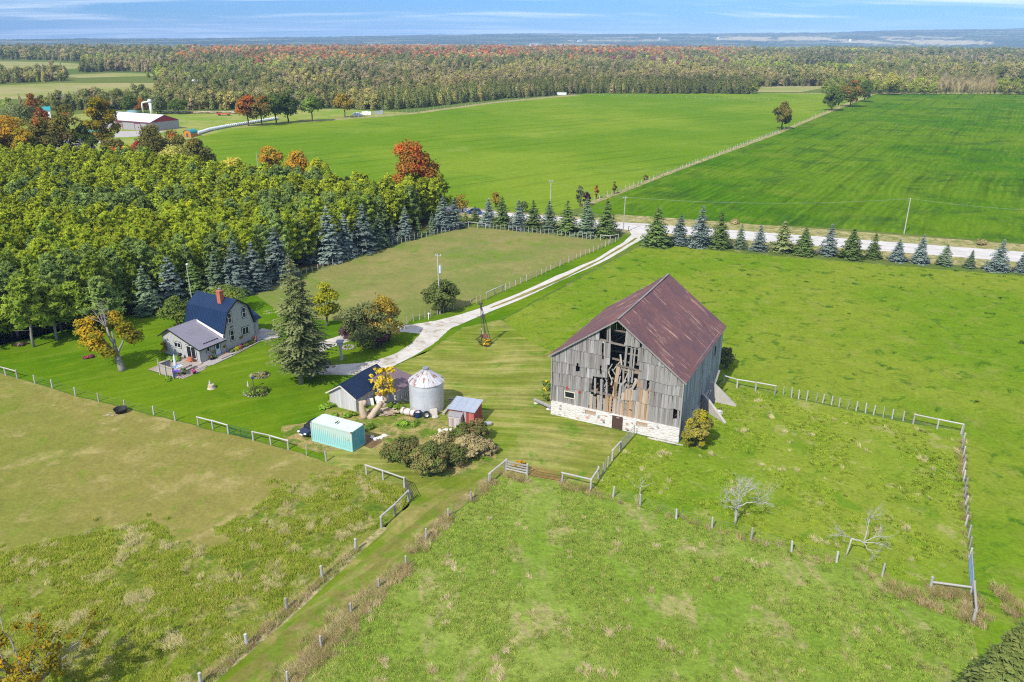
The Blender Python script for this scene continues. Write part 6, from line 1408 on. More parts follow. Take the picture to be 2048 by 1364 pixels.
L_BUSH = leaf_mat('dull_green_bush_leaves', [(0, (.055, .075, .018)), (.5, (.09, .115, .028)), (1, (.15, .165, .045))])
L_LIL = leaf_mat('green_lilac_leaves', [(0, (.06, .095, .018)), (.5, (.10, .15, .026)), (1, (.17, .20, .035))], patch=[(0, (.22, .19, .02)), (1, (.30, .24, .03))], patch_t=(.62, .7))
L_BRU = leaf_mat('brown_green_brush_leaves', [(0, (.045, .06, .018)), (.4, (.09, .105, .026)), (.75, (.15, .125, .045)), (1, (.24, .13, .07))], patch=[(0, (.05, .10, .015)), (1, (.10, .17, .03))], patch_t=(.56, .66), patch_sc=.5)
L_DRYW = leaf_mat('dry_weed_stalks', [(0, (.13, .12, .05)), (.5, (.23, .195, .09)), (1, (.36, .29, .16))])
L_REDB = leaf_mat('dark_red_sedum', [(0, (.13, .03, .05)), (.5, (.24, .06, .085)), (1, (.34, .12, .14))])
L_WEED = leaf_mat('fresh_weed_leaves', [(0, (.08, .15, .015)), (.5, (.13, .22, .022)), (1, (.21, .28, .04))])
def at(label, b, t, wid, mat, name='maple_tree', n=2600, size=.36, cat='tree', ext=None, **kw):
    """wid: crown width in photo pixels at its foot distance"""
    g = G(*b); h = hgt(b, t); d = math.hypot(g.x, g.y, CH); Rr = wid / 2 / CF * d * .96
    return broadleaf(name, label, g, h, Rr, mat, int(n * 1.35), size * .86, cat=cat, **kw)
at('huge orange and green maple between plantation and hay field', (828, 424), (828, 277), 118, L_ORG, n=9000, size=.5, nl=30, lr=(.2, .34), seed=3, z0=2.0)
at('round golden orange maple above the plantation, left of the yellow-green one', (543, 360), (543, 292), 58, L_ORGY, n=3600, size=.5, nl=20, seed=5, z0=1.5)
at('yellow-green and orange maple right of the round orange one', (600, 365), (598, 300), 62, L_ORGY, n=3400, size=.5, nl=20, seed=8, z0=1.2)
at('small green-gold tree at the right end of the orange maples', (636, 366), (634, 316), 46, L_YGR, n=2200, size=.48, nl=14, seed=9, z0=1.2)
at('pale lemon yellow tree above the plantation', (468, 370), (466, 314), 56, L_YEL, n=2600, size=.42, nl=16, seed=12, z0=1.0)
at('broad pale yellow tree below the playhouse', (352, 372), (340, 290), 92, L_PALE, n=4200, size=.5, nl=24, lr=(.22, .36), seed=14, z0=1.5)
at('dark bronze maple with one red bough beside the hay field', (398, 362), (396, 274), 74, L_DKO, n=4600, size=.5, nl=24, lr=(.24, .38), seed=15, z0=2)
at('dark olive tree between playhouse and plantation', (352, 330), (350, 258), 56, L_DKO, n=2600, size=.5, nl=18, seed=35, z0=2)
at('brown-orange domed maple in front of the long barn', (318, 342), (314, 246), 74, L_DKO, n=3600, size=.55, nl=20, seed=16, z0=3)
at('crimson young maple at the edge of the farmyard', (284, 332), (280, 282), 40, leaf_mat('crimson_leaves', [(0, (.20, .02, .02)), (.5, (.32, .04, .035)), (1, (.42, .08, .06))]), n=1400, size=.45, nl=10, seed=17)
at('bright orange-red sapling above the plantation', (258, 345), (256, 292), 30, leaf_mat('scarlet_leaves', [(0, (.30, .05, .02)), (.5, (.44, .11, .02)), (1, (.52, .20, .03))]), n=1100, size=.45, nl=9, seed=18)
at('tall green-gold maple left of the long barn', (214, 310), (212, 192), 66, L_MAP, n=6000, size=.55, nl=26, lr=(.24, .36), seed=19, z0=2)
for i, (b, t, w_, m_, lab) in enumerate((((150, 330), (140, 206), 84, L_DKO, 'dark maple with red boughs left of the tall green-gold one'), ((95, 335), (95, 232), 80, L_DKO, 'dull bronze broadleaf tree in the hedgerow behind the plantation'), ((30, 335), (28, 228), 84, L_ORGY, 'orange-bronze hedgerow tree at the left photo edge'), ((178, 330), (176, 250), 50, L_DKG, 'dark green tree crammed behind the tall green-gold maple'), ((58, 340), (58, 255), 60, L_MAP, 'yellowish hedgerow tree between two bronze ones'), ((232, 338), (232, 276), 54, L_DKO, 'low russet tree in front of the long white-roofed barn'), ((-30, 340), (-30, 240), 90, L_DKO, 'hedgerow tree cut off by the left edge'))):
    at(lab, b, t, w_, m_, n=3600, size=.58, nl=20, seed=50 + i, z0=2, lr=(.24, .38))
for i, (b, t, w_, m_, lab) in enumerate((((40, 262), (38, 206), 78, L_WIL, 'grey-green willow-like tree in the neighbour farmyard'), ((72, 250), (72, 188), 36, L_ORG, 'orange tree near the small teal roof'), ((88, 262), (90, 215), 30, L_ORG, 'small orange-red bush tree beside the teal-roofed hut'), ((283, 226), (283, 198), 26, L_ORG, 'little orange maple behind the white blower pipe'), ((316, 228), (314, 188), 40, L_WIL, 'drooping grey-green willow behind the long barn'), ((358, 228), (358, 200), 40, L_DKG, 'dark rounded bush right of the willow'), ((262, 226), (262, 190), 40, L_DKG, 'dark green tree behind the long barn roof'))):
    at(lab, b, t, w_, m_, n=1700, size=.7, nl=14, seed=80 + i, z0=1.5)
for i, (b, t, w_, m_, lab) in enumerate((((497, 252), (489, 192), 50, L_ORG, 'orange maple at the left of the field-edge group'), ((524, 251), (520, 188), 56, L_DKO, 'dark olive maple inside the field-edge group'), ((553, 247), (553, 186), 38, L_DKG, 'slim dark green tree in the field-edge group'), ((577, 245), (576, 184), 48, L_DKG, 'dark green tree at the right of the field-edge group'), ((625, 243), (624, 187), 42, L_LIL, 'light green lone tree right of the field-edge group'), ((690, 235), (690, 188), 44, L_GBUSH, 'bronze-yellow lone tree on the far field edge'),
                                                 ((1563, 259), (1562, 199), 40, L_DKO, 'lone wind-shaped tree on the dividing field fence'), ((1663, 221), (1666, 166), 44, L_DKG, 'dark green tree at the near end of the far fence clump'), ((1700, 214), (1697, 154), 50, L_DKO, 'largest dark tree of the far fence clump'), ((1728, 204), (1728, 155), 34, L_DKG, 'smaller tree at the far end of the fence clump'), ((1778, 190), (1776, 139), 46, L_PALE, 'pale yellow-green crowned tree where the field fence ends'))):
    at(lab, b, t, w_, m_, n=3000, size=.75, nl=20, seed=100 + i, z0=3.2 if i < 6 else 1.5, lr=(.26, .42), trunk=.35)
# near the house
g = G(245, 741); mp = thing('maple_tree', 'golden half-bare maple leaning over the lawn left of the house', 'tree', g)
mb = MB(); Hm = 10.2
tr = gpath(mb, (0, 0, -.2), (-.35, 0, 2.4), .52, .36, 4, .02, 10)
tips = []
for e, r0 in (((-1.2, .3, 6.6), .30), ((-2.6, -.3, 5.0), .2), ((1.0, .6, 5.0), .2), ((-1.2, 1.4, 5.6), .18), ((-3.2, .9, 6.2), .17)):
    pts = gpath(mb, tr[-1], e, r0, r0 * .45, 5, .05, 8); tips.append((pts[-1], r0 * .45))
for (x, y, z) in ((-1.9, .5, 9.9), (-1.1, .2, 10.4), (-.5, .4, 10.1), (-2.9, .4, 9.2), (-1.5, .9, 9.4), (-3.6, .2, 8.4), (-.9, -.4, 9.3)):
    q = gpath(mb, tips[0][0], (x, y, z), .1, .015, 5, .08, 5)
    for k in range(5): b = q[random.randint(2, 5)]; gpath(mb, b, b + Vector((random.uniform(-.7, .7), random.uniform(-.4, .4), random.uniform(.2, .9))), .03, .008, 3, .08, 4)
mb.build('trunk', GREYBARK, mp, True)
lob = [(-4.6, .2, 6.9, 1.1), (-4.9, .4, 5.8, 1.2), (-3.6, -.6, 6.2, 1.2), (-3.4, .8, 7.4, 1.0), (-2.8, -.9, 4.9, 1.3), (-4.5, .3, 4.4, 1.2), (-3.5, .1, 3.6, 1.1), (-2.1, -1.2, 5.8, 1.1), (-2.0, -.9, 4.0, 1.2), (-.8, -1.0, 2.9, 1.0), (-1.6, -.6, 2.6, .8), (.3, .5, 7.6, 1.1), (1.2, .6, 6.6, 1.15), (-.2, .8, 8.3, .8), (1.6, .8, 5.2, 1.3), (2.3, .9, 4.6, 1.2), (.8, 1.3, 5.4, 1.3), (2.7, .8, 5.4, .9), (-1.6, 1.4, 6.4, 1.0), (.2, 1.5, 6.4, 1.1)]
V, F, v = blob_crown(lob, 4000, .25, shell=.5); link('crown', np_mesh('crown', V, F, [L_MAP], v), mp)
# twin big spruce
for i, (b, t, wd, lab) in enumerate((((603, 768), (574, 508), 1.0, 'tall shaggy grey-green twin spruce by the drive loop, left stem'), ((622, 757), (606, 560), .9, 'shorter right-hand stem of the shaggy twin spruce'))):
    g = G(*b); h = hgt(b, t) ; r = thing('shaggy_spruce', lab, 'spruce', g)
    me = conifer_mesh('crown', h, 4.3 * wd, leaf_mat('shaggy_spruce_needles', [(0, (.045, .058, .018)), (.5, (.085, .10, .034)), (1, (.16, .165, .075))], tr=.2), 44, 15, .42, 14, .26, 3.2 if i == 0 else 2.2, .34, 900 + i, .38, .5, 1.6); link('crown', me, r)
    link('trunk', trunk_mesh(h, .36, GREYBARK), r)
at('bright yellow-green tree right behind the shaggy twin spruce', (655, 652), (655, 563), 66, L_YGR, n=3000, size=.28, nl=18, seed=21, z0=.8, lr=(.26, .42))
at('grey-green willow bush left in the mixed clump by the drive', (738, 694), (732, 600), 138, L_WIL, name='willow_bush', n=4200, size=.27, nl=40, seed=22, z0=.0, stems=4, cat='bush', lr=(.14, .28))
at('bronze-yellow bush right in the mixed clump by the drive', (770, 684), (766, 588), 124, L_GBUSH, name='bronze_bush', n=5600, size=.26, nl=44, seed=23, z0=-.2, stems=4, cat='bush', lr=(.14, .28))
at('purple-leaved bush in the middle of the mixed clump', (762, 694), (760, 640), 52, L_PUR, name='purple_bush', n=1800, size=.24, nl=12, seed=24, z0=.2, stems=3, cat='bush')
at('purple-grey shrub at the left foot of the mixed clump', (700, 680), (700, 640), 46, L_PUR, name='purple_bush', n=1100, size=.24, nl=10, seed=25, z0=.2, stems=3, cat='bush')
at('dark round bush behind the transformer pole', (884, 622), (884, 556), 92, L_BUSH, name='round_bush', n=6000, size=.28, nl=26, seed=26, z0=.1, stems=4, cat='bush', lr=(.16, .32), top=.4)
at('green lilac bush behind the left end of the house', (358, 655), (360, 590), 56, L_LIL, name='lilac_bush', n=3400, size=.28, nl=18, seed=27, z0=.2, stems=4, cat='bush')
at('green bush behind the brick chimney', (450, 625), (450, 575), 100, L_LIL, name='lilac_bush', n=3600, size=.28, nl=20, seed=28, z0=.2, stems=4, cat='bush', top=.3)
at('golden bush at the front right corner of the barn', (1393, 893), (1388, 815), 72, leaf_mat('gold_green_bush', [(0, (.12, .12, .02)), (.5, (.20, .185, .03)), (1, (.30, .25, .06))], patch=[(0, (.26, .25, .01)), (1, (.40, .34, .015))], patch_t=(.5, .58), patch_sc=.5), name='golden_bush', n=7000, size=.2, nl=44, seed=29, z0=-.3, stems=5, cat='bush', lr=(.14, .28), top=.5)
at('dark green bush at the back right corner of the barn', (1452, 735), (1452, 692), 44, L_BUSH, name='round_bush', n=2200, size=.26, nl=14, seed=30, z0=.1, stems=3, cat='bush')
# brush by the red shed
for i, (b, t, w_, m_, lab, n_) in enumerate((((805, 920), (800, 866), 84, L_BRU, 'brown-green brush on the left of the thicket below the bin', 5200), ((862, 945), (858, 872), 86, L_BRU, 'tall brown-green brush at the near tip of the thicket', 6200), ((905, 925), (905, 880), 70, L_BRU, 'lower brush in the middle of the thicket', 3400), ((892, 930), (892, 900), 34, L_DKG, 'small bright green shrub at the near edge of the thicket', 1400), ((940, 905), (940, 862), 84, L_DRYW, 'dry grey-brown weeds on the right of the thicket', 5200), ((958, 880), (956, 826), 46, L_BRU, 'rusty-leaved shrub at the right corner of the red shed', 2600), ((925, 880), (922, 838), 52, L_BRU, 'yellowish shrub in front of the red shed door', 2600), ((975, 905), (972, 872), 44, L_DRYW, 'tan dry weed mound at the right end of the thicket', 2600), ((880, 885), (878, 862), 46, L_DRYW, 'thin dry weeds left of the red shed', 1400))):
    t = (t[0], t[1] + (b[1] - t[1]) * .18); w_ *= 1.2
    at(lab, b, t, w_, m_, name='brush', n=n_, size=.19, nl=44, seed=130 + i, z0=-.3, stems=5, cat='bush', lr=(.12, .26), top=.4)
# sprouting golden tree on the log pile
g = G(770, 812); yt = thing('golden_sapling', 'small golden-leaved tree sprouting from a thick stump beside the grey shed', 'tree', g)
mb = MB()
gpath(mb, (0, 0, -.2), (.1, .1, 2.0), .42, .3, 4, .02, 10)
for k in range(12): a = k * .53; gpath(mb, (.1, .1, 1.6 + .04 * k), (1.3 * math.cos(a), 1.1 * math.sin(a), random.uniform(3.2, 5.2)), .06, .015, 4, .06, 5)
mb.build('trunk', M['logwood'], yt, True)
lob = [(random.gauss(0, .85), random.gauss(0, .8), random.uniform(1.9, 5.3), random.uniform(.25, .5)) for k in range(46)]
V, F, v = blob_crown(lob, 1700, .2, shell=.8); link('crown', np_mesh('crown', V, F, [L_GOLD], v), yt)
# foreground trees cut by the frame
g = G(70, 1420); ft_ = thing('foreground_tree', 'thin yellow-orange tree top rising from the lower left corner', 'tree', g)
mb = MB(); lob = []
for k in range(16):
    a = random.uniform(0, 6.3); e = Vector((random.uniform(-4, 3.4), random.uniform(-2.5, 3.8), random.uniform(3.2, 6.2)))
    q = gpath(mb, (0, 0, 1.6), e, .1, .02, 5, .07, 5)
    for j in range(7): s = q[random.randint(2, 5)]; q2 = gpath(mb, s, s + Vector((random.uniform(-1, 1), random.uniform(-1, 1), random.uniform(-.1, .9))), .025, .006, 3, .08, 4); lob.append((*q2[-1], random.uniform(.35, .7)))
mb.tube((0, 0, -.2), (0, 0, 1.7), .25, .2, 9); mb.build('trunk', GREYBARK, ft_, True)
lob = [q for q in lob if random.random() < .62]
V, F, v = blob_crown(lob, 4600, .14, shell=.9); link('crown', np_mesh('crown', V, F, [leaf_mat('yellow_olive_thin_leaves', [(0, (.11, .105, .01)), (.5, (.20, .17, .012)), (1, (.30, .22, .015))], patch=[(0, (.22, .13, .01)), (1, (.34, .19, .012))], patch_t=(.5, .62), patch_sc=.5)], v), ft_)
g = G(1990, 1442); r = thing('spruce_tree', 'dense dark conifer in the lower right corner', 'spruce', g)
me = conifer_mesh('crown', 8.9, 3.0, leaf_mat('dark_cedar_needles', [(0, (.04, .06, .014)), (.5, (.085, .11, .026)), (1, (.17, .18, .05))], tr=.1), 46, 24, -.25, 15, .17, .1, .80, 77, .16, .5, 2.6); link('crown', me, r); link('trunk', trunk_mesh(8.6, .2, BARK), r)

# bare trees
def bare_tree(label, loc, H, spec, seed, r=.16, bark=PALEBARK):
    random.seed(seed); t = thing('bare_tree', label, 'tree', loc); mb = MB()
    def grow(p, d, L, rad, lev):
        q = gpath(mb, p, p + d * L, rad, rad * .55, 4, .05, 6 if lev < 2 else 4)
        if lev >= 4: return
        for k in range(spec[lev]):
            s = q[random.randint(2, 4)]; nd = (d + Vector((random.gauss(0, .62), random.gauss(0, .62), random.gauss(.08, .35)))).normalized(); grow(s, nd, L * random.uniform(.5, .78), rad * .52, lev + 1)
    st = Vector((0, 0, -.1)); q = gpath(mb, st, Vector((.05, 0, H * .3)), r, r * .8, 4, .02, 9)
    for d, L in ((Vector((.05, .1, 1)), .55), (Vector((-.85, .1, .6)), .52), (Vector((.8, -.1, .35)), .62), (Vector((.5, .5, .8)), .5), (Vector((-.3, -.5, .7)), .4)): grow(q[random.randint(3, 4)], d.normalized(), H * L * .5, r * .42, 1)
    mb.build('limbs', bark, t, True); return t
bare_tree('bare silver tree with round spreading crown in the paddock', G(1470, 1046), hgt((1470, 1046), (1480, 930)), (0, 6, 5, 3), 5, .13)
bare_tree('small bare sapling near the yard fence corner', G(1279, 990), 3.2, (0, 2, 2, 0), 9, .06)
random.seed(21); g = G(1692, 1112); t = thing('fallen_tree', 'broken dead silver tree whose crown has fallen over sideways', 'tree', g); mb = MB()
gpath(mb, (0, 0, -.1), (.25, .1, 1.9), .085, .07, 3, .02, 8); q = gpath(mb, (.25, .1, 1.9), (1.7, .1, 1.35), .075, .05, 4, .04, 8)
def sprig(p, d, L, rad, lev, mb=mb):
    q = gpath(mb, p, p + d * L, rad, rad * .45, 4, .06, 6 if lev < 1 else 4)
    if lev < 3:
        for k in range((6, 4, 3)[lev]): nd = (d + Vector((random.gauss(0, .5), random.gauss(0, .5), random.gauss(.05, .35)))).normalized(); sprig(q[random.randint(2, 4)], nd, L * random.uniform(.4, .65), rad * .45, lev + 1)
for d, L, r0 in (((.25, .3, 1), 2.3, .055), ((1, .1, .45), 1.9, .045), ((1, -.3, .1), 1.7, .04), ((-.6, -.2, .5), 1.5, .035), ((-.95, .1, .2), 1.6, .035), ((.3, -.9, -.25), 1.5, .04)): sprig(q[random.randint(2, 4)] if d[0] > 0 else q[0], Vector(d).normalized(), L, r0, 0)
mb.build('limbs', PALEBARK, t, True); random.seed(31)
at('grey leafless tree behind the plantation hedge', (150, 345), (150, 270), 44, plain('dead_twig', (.36, .33, .32), .9), name='bare_tree', n=60, size=.3, nl=10, seed=33, bark=plain('pale_dead_limb', (.42, .39, .38), .9))
bare_tree('tall pale leafless tree left of the tall green-gold maple', G(163, 345), 15, (0, 6, 4, 2), 12, .3)

# shrubs on fences, beds, flowers
for i, (b, t, w_, m_, lab) in enumerate((((1160, 413), (1160, 370), 24, L_WIL, 'tall grey-green shrub at the start of the field fence'), ((1173, 412), (1173, 383), 16, L_PUR, 'dark shrub right beside the grey-green fence shrub'), ((1192, 398), (1192, 370), 10, L_ORG, 'rusty cedar-shaped shrub on the field fence'), ((1228, 388), (1228, 362), 12, L_DKO, 'small dark shrub farther up the field fence'), ((1290, 360), (1290, 348), 10, L_DKO, 'tiny dark shrub midway on the field fence'), ((992, 415), (992, 383), 26, L_GBUSH, 'yellow-brown shrub across the road behind the spruces'), ((1046, 425), (1046, 402), 26, L_DKG, 'dark bush behind the field fence, above the road'), ((925, 425), (925, 388), 36, L_GBUSH, 'brownish sapling by the blue car'), ((1962, 490), (1962, 476), 20, L_DRYW, 'tan weed clump on the road verge at right'), ((1470, 448), (1470, 438), 18, L_DRYW, 'low tan weeds across the road'))):
    at(lab, b, t, w_, m_, name='fence_shrub', n=700, size=.34, nl=9, seed=160 + i, z0=.1, stems=2, cat='shrub')
GST = plain('earthy_stone', (.27, .235, .20), .9, var=.35)
def bed(label, b, rad, cols, rocks=True, n=500, h=.6, name='flower_bed'):
    t = thing(name, label, 'flower bed', G(*b)); 
    if rocks:
        mb = MB()
        for k in range(22): a = k * 6.283 / 22; mb.blob((rad * math.cos(a) * random.uniform(.92, 1.08), rad * .8 * math.sin(a), .1), (random.uniform(.08, .24), random.uniform(.08, .2), random.uniform(.05, .14)), 7, 5, .25)
        mb.build('stone_edge', GST, t)
    for j, (m_, share) in enumerate(cols):
        lob = [(random.uniform(-.75, .75) * rad, random.uniform(-.6, .6) * rad, h * .35, random.uniform(.22, .4) * rad) for k in range(7)]
        V, F, v = blob_crown(lob, int(n * share), .13); V[:, 2] = np.maximum(V[:, 2], .03); link('plants', np_mesh('plants', V, F, [m_], v), t)
    return t
bed('round rock-edged bed of dry brown plants on the lawn', (520, 752), 1.25, [(L_DRYW, .8), (L_BRU, .6)])
b2 = bed('rock-edged bed with a dark green shrub and blue gazing ball', (512, 787), 1.5, [(L_WEED, .8), (L_BRU, 1.0), (L_DKG, .9)], True, 900, 1.0)
mb = MB(); mb.blob((-.2, .5, 1.45), .2, 12, 8, 0); gz = thing('gazing_ball', 'shiny dark blue gazing ball on a stand in the rock-edged bed', 'ornament', G(508, 778)); mb2 = MB(); mb2.tube((-.2, .5, 0), (-.2, .5, 1.28), .05); mb2.build('stand', M['darksteel'], gz); mb.build('ball', plain('blue_mirror_glass', (.02, .05, .20), .1), gz)
mb = MB(); mb.lathe([(0, 0), (.16, 0), (.14, .3), (.08, .5), (.1, .65), (0, .72)], 10); o = tag(mb.build('garden_statue', M['stonec']), 'small pale statue left of the blue gazing ball', 'statue'); o.location = G(497, 777) + Vector((0, 0, .35))
bed('dark red sedum clump under the golden maple', (176, 716), .95, [(L_REDB, 1.0)], False, 700, .6, 'sedum_clump')
bed('brownish red shrub under the lawn-edge pines', (45, 690), 1.0, [(L_PUR, .5), (L_DRYW, .5)], False, 500, .6, 'low_shrub')
# house border
hb = thing('house_border', 'mixed flower border along the house wall right of the boardwalk', 'flower bed', HO, HA)
for x0, x1, m_, n_ in ((4.8, 6.2, L_WIL, 300), (5.6, 7.4, L_YGR, 420), (6.8, 8.4, L_REDB, 260), (7.6, 9.6, L_LIL, 420), (9.0, 10.2, L_WIL, 300)):
    lob = [(random.uniform(x0, x1), random.uniform(-.85, -.3), .25, random.uniform(.25, .42)) for k in range(7)]; V, F, v = blob_crown(lob, n_, .14); V[:, 2] = np.maximum(V[:, 2], .05); link('plants', np_mesh('plants', V, F, [m_], v), hb)
t = thing('deck_plant', 'leafy yellow-green plant growing beside the deck and wing wall', 'plant', hw(-1.6, 4.3)); lob = [(random.uniform(-.9, .9), random.uniform(-.5, .6), .4, random.uniform(.3, .5)) for k in range(9)]; V, F, v = blob_crown(lob, 900, .2); link('foliage', np_mesh('foliage', V, F, [L_WEED], v), t)
t = thing('wall_climber', 'withered brown climber at the left corner of the wing wall', 'plant', hw(-.4, 7.4)); lob = [(0, random.uniform(-.3, .3), random.uniform(.4, 1.9), random.uniform(.2, .35)) for k in range(8)]; V, F, v = blob_crown(lob, 420, .15); link('foliage', np_mesh('foliage', V, F, [L_GBUSH], v), t)
t = thing('screen_weeds', 'broad green leaves at the foot of the slatted screen', 'plant', hw(-6.0, -.6)); lob = [(random.uniform(-.3, .2), random.uniform(-1, 1.2), .2, random.uniform(.18, .3)) for k in range(9)]; V, F, v = blob_crown(lob, 380, .16); link('foliage', np_mesh('foliage', V, F, [L_WEED], v), t)
# sunflowers at the barn, yellow flowers at the windmill, vine on board fence
sf = thing('sunflowers', 'clump of tall sunflowers at the left end of the stone base', 'flowers', G(1098, 800)); lob = [(random.gauss(0, .45), random.gauss(0, .4), random.uniform(.4, 2.6), .32) for k in range(16)]; V, F, v = blob_crown(lob, 620, .2); link('foliage', np_mesh('foliage', V, F, [L_LIL], v), sf)
mb = MB()
for k in range(8): c = Vector((random.uniform(-.8, .5), -.3 + random.uniform(-.3, .3), random.uniform(1.6, 3.0))); mb.blob(c, (.17, .08, .17), 10, 5, .1)
mb.build('blooms', plain('sunflower_yellow', (.62, .40, .01), .7), sf)
yf = thing('yellow_flowers', 'bright yellow flowers and leaves at the foot of the windmill tower', 'flowers', G(968, 692)); lob = [(random.uniform(-.5, .8), random.uniform(-.4, .4), random.uniform(.2, .9), .28) for k in range(9)]; V, F, v = blob_crown(lob, 420, .16); link('blooms', np_mesh('blooms', V, F, [leaf_mat('golden_blooms', [(0, (.45, .26, .01)), (1, (.62, .38, .015))])], v), yf); lob = [(random.uniform(-1.5, .6), random.uniform(-.3, .5), random.uniform(.1, 1.0), .3) for k in range(12)]; V, F, v = blob_crown(lob, 500, .16); link('foliage', np_mesh('foliage', V, F, [L_BUSH], v), yf)
vn = thing('orange_vine', 'orange-leaved vine climbing over the board fence panel', 'plant', G(1040, 945)); lob = [(random.uniform(-.6, .6), random.uniform(-.2, .2), random.uniform(.3, 1.6), .22) for k in range(11)]; V, F, v = blob_crown(lob, 420, .13); link('foliage', np_mesh('foliage', V, F, [L_ORGY], v), vn)
for i, (b, w_, lab) in enumerate((((690, 832), 1.5, 'fresh green weeds at the near corner of the grey shed'), ((656, 815), 1.0, 'scruffy weeds at the left corner of the grey shed'), ((812, 850), 1.6, 'green weeds before the rusty tank'), ((790, 815), 1.2, 'leafy weeds under the golden sapling'), ((728, 858), 1.4, 'pale weeds between container and scrap wood'))):
    t = thing('weed_patch', lab, 'weeds', G(*b)); lob = [(random.uniform(-w_, w_), random.uniform(-.5, .5), .22, random.uniform(.25, .45)) for k in range(9)]; V, F, v = blob_crown(lob, 700, .17); V[:, 2] = np.maximum(V[:, 2], .04); link('foliage', np_mesh('foliage', V, F, [L_WEED], v), t)
# ---------------------------------------------------------------- neighbour farm
fb = G(262, 285); fA = G(244, 279); fB = G(322, 262)
lb = thing('long_barn', 'long low grey barn with white roof and red gable in the neighbour farmyard', 'barn')
# corners read on the plan: front-right gable corner pair, far left end
c1 = G(304, 263); th = math.atan2(.47, -.88); L = 40
lb.location = c1; lb.rotation_euler = (0, 0, th); Wb = 17.0; Hb = 4.5; Rb = 7.4; Lb = 38.0
M['greysteel'] = plain('grey_steel_siding', (.34, .33, .34), .6, .1); M['maroon'] = plain('maroon_steel', (.30, .03, .045), .55)
ydir = -1
def lp(x, y, z): return (x, y * ydir, z)
mb = MB()
for P in ([(0, 0), (Lb, 0), (Lb, .2), (0, .2)], [(0, Wb - .2), (Lb, Wb - .2), (Lb, Wb), (0, Wb)], [(0, .2), (.2, .2), (.2, Wb - .2), (0, Wb - .2)], [(Lb - .2, .2), (Lb, .2), (Lb, Wb - .2), (Lb - .2, Wb - .2)]): mb.slab([lp(x, y, 0) for x, y in P], (0, 0, Hb))
mb.build('wall', M['greysteel'], lb)
mb = MB(); mb.slab([lp(-.12, 0, Hb - .2), lp(-.12, Wb, Hb - .2), lp(-.12, Wb / 2, Rb - .1)], (.3, 0, 0)); mb.slab([lp(Lb - .2, 0, Hb), lp(Lb - .2, Wb, Hb), lp(Lb - .2, Wb / 2, Rb)], (.15, 0, 0)); mb.build('gable', M['maroon'], lb)
mb = MB(); rib_roof(mb, lp(-.1, -.6, Hb - .15), lp(Lb + .5, -.6, Hb - .15), lp(Lb + .5, Wb / 2, Rb + .1), lp(-.1, Wb / 2, Rb + .1), 1.2, .04, .08); rib_roof(mb, lp(-.1, Wb + .6, Hb - .15), lp(Lb + .5, Wb + .6, Hb - .15), lp(Lb + .5, Wb / 2, Rb + .11), lp(-.1, Wb / 2, Rb + .11), 1.2, .04, .08); mb.build('roof', plain('white_steel_roof', (.62, .63, .66), .5, var=.06), lb)
mb = MB(); mb.beam(lp(-.5, -.65, Hb - .2), lp(Lb + .5, -.65, Hb - .2), .1, .25); mb.build('eave_trim', M['maroon'], lb)
sgn = -1
for x in (8, 22, 34):
    mb = MB(); mb.slab([lp(x, -.02, 0), lp(x + 4.5, -.02, 0), lp(x + 4.5, -.02, 3.4), lp(x, -.02, 3.4)], (0, .06 , 0)); d = mb.build('barn_door', M['greysteel'], lb)
    mb = MB()
    for a, b in (((x, 0), (x, 3.4)), ((x + 4.5, 0), (x + 4.5, 3.4)), ((x, 3.4), (x + 4.5, 3.4))): mb.beam(lp(a[0], -.1, a[1]), lp(b[0], -.1, b[1]), .2, .2)
    mb.build('door_frame', M['maroon'], d)
bp = thing('blower_pipe', 'white bent silo blower pipe standing behind the long barn', 'pipe', G(304, 232))
mb = MB(); mb.tube((0, 0, 0), (0, 0, 8), .8, .8, 14); mb.tube((0, 0, 8), (0, 0, 9.5), 1.1, 1.1, 14); mb.path([(0, 0, 8.4), (-3.0, 0, 8.0), (-4.6, 0, 7.6), (-5.0, 0, 6.6), (-5.0, 0, 2)], [.45] * 5, 10); mb.build('tube', M['whiteplastic'], bp, True)
ph = thing('playhouse', 'small orange wooden playhouse with teal roof at the field corner', 'playhouse', G(382, 273), R(-15))
mb = MB(); mb.lathe([(2.0, 0)], 3) if False else None
n = 12; arc = [(2.0 * math.cos(math.pi * k / n), .0, 1.6 + 1.7 * math.sin(math.pi * k / n)) for k in range(n + 1)]
mb = MB(); mb.box((-2.0, -2.6, 0), (2.0, 2.6, 1.6)); 
for s in (-2.6, 2.45): mb.slab([(x, s, z) for x, y, z in arc], (0, .15, 0))
mb.build('wall', M['orangewood'], ph)
mb = MB()
for k in range(n): a, b = arc[k], arc[k + 1]; mb.slab([(a[0] * 1.04, -2.8, a[2] + .03), (b[0] * 1.04, -2.8, b[2] + .03), (b[0] * 1.04, 2.8, b[2] + .03), (a[0] * 1.04, 2.8, a[2] + .03)], (0, 0, .08))
mb.build('roof', M['teal'], ph)
mb = MB(); mb.box((-.5, -2.68, .1), (.5, -2.62, 1.7)); mb.build('door', M['darksteel'], ph)
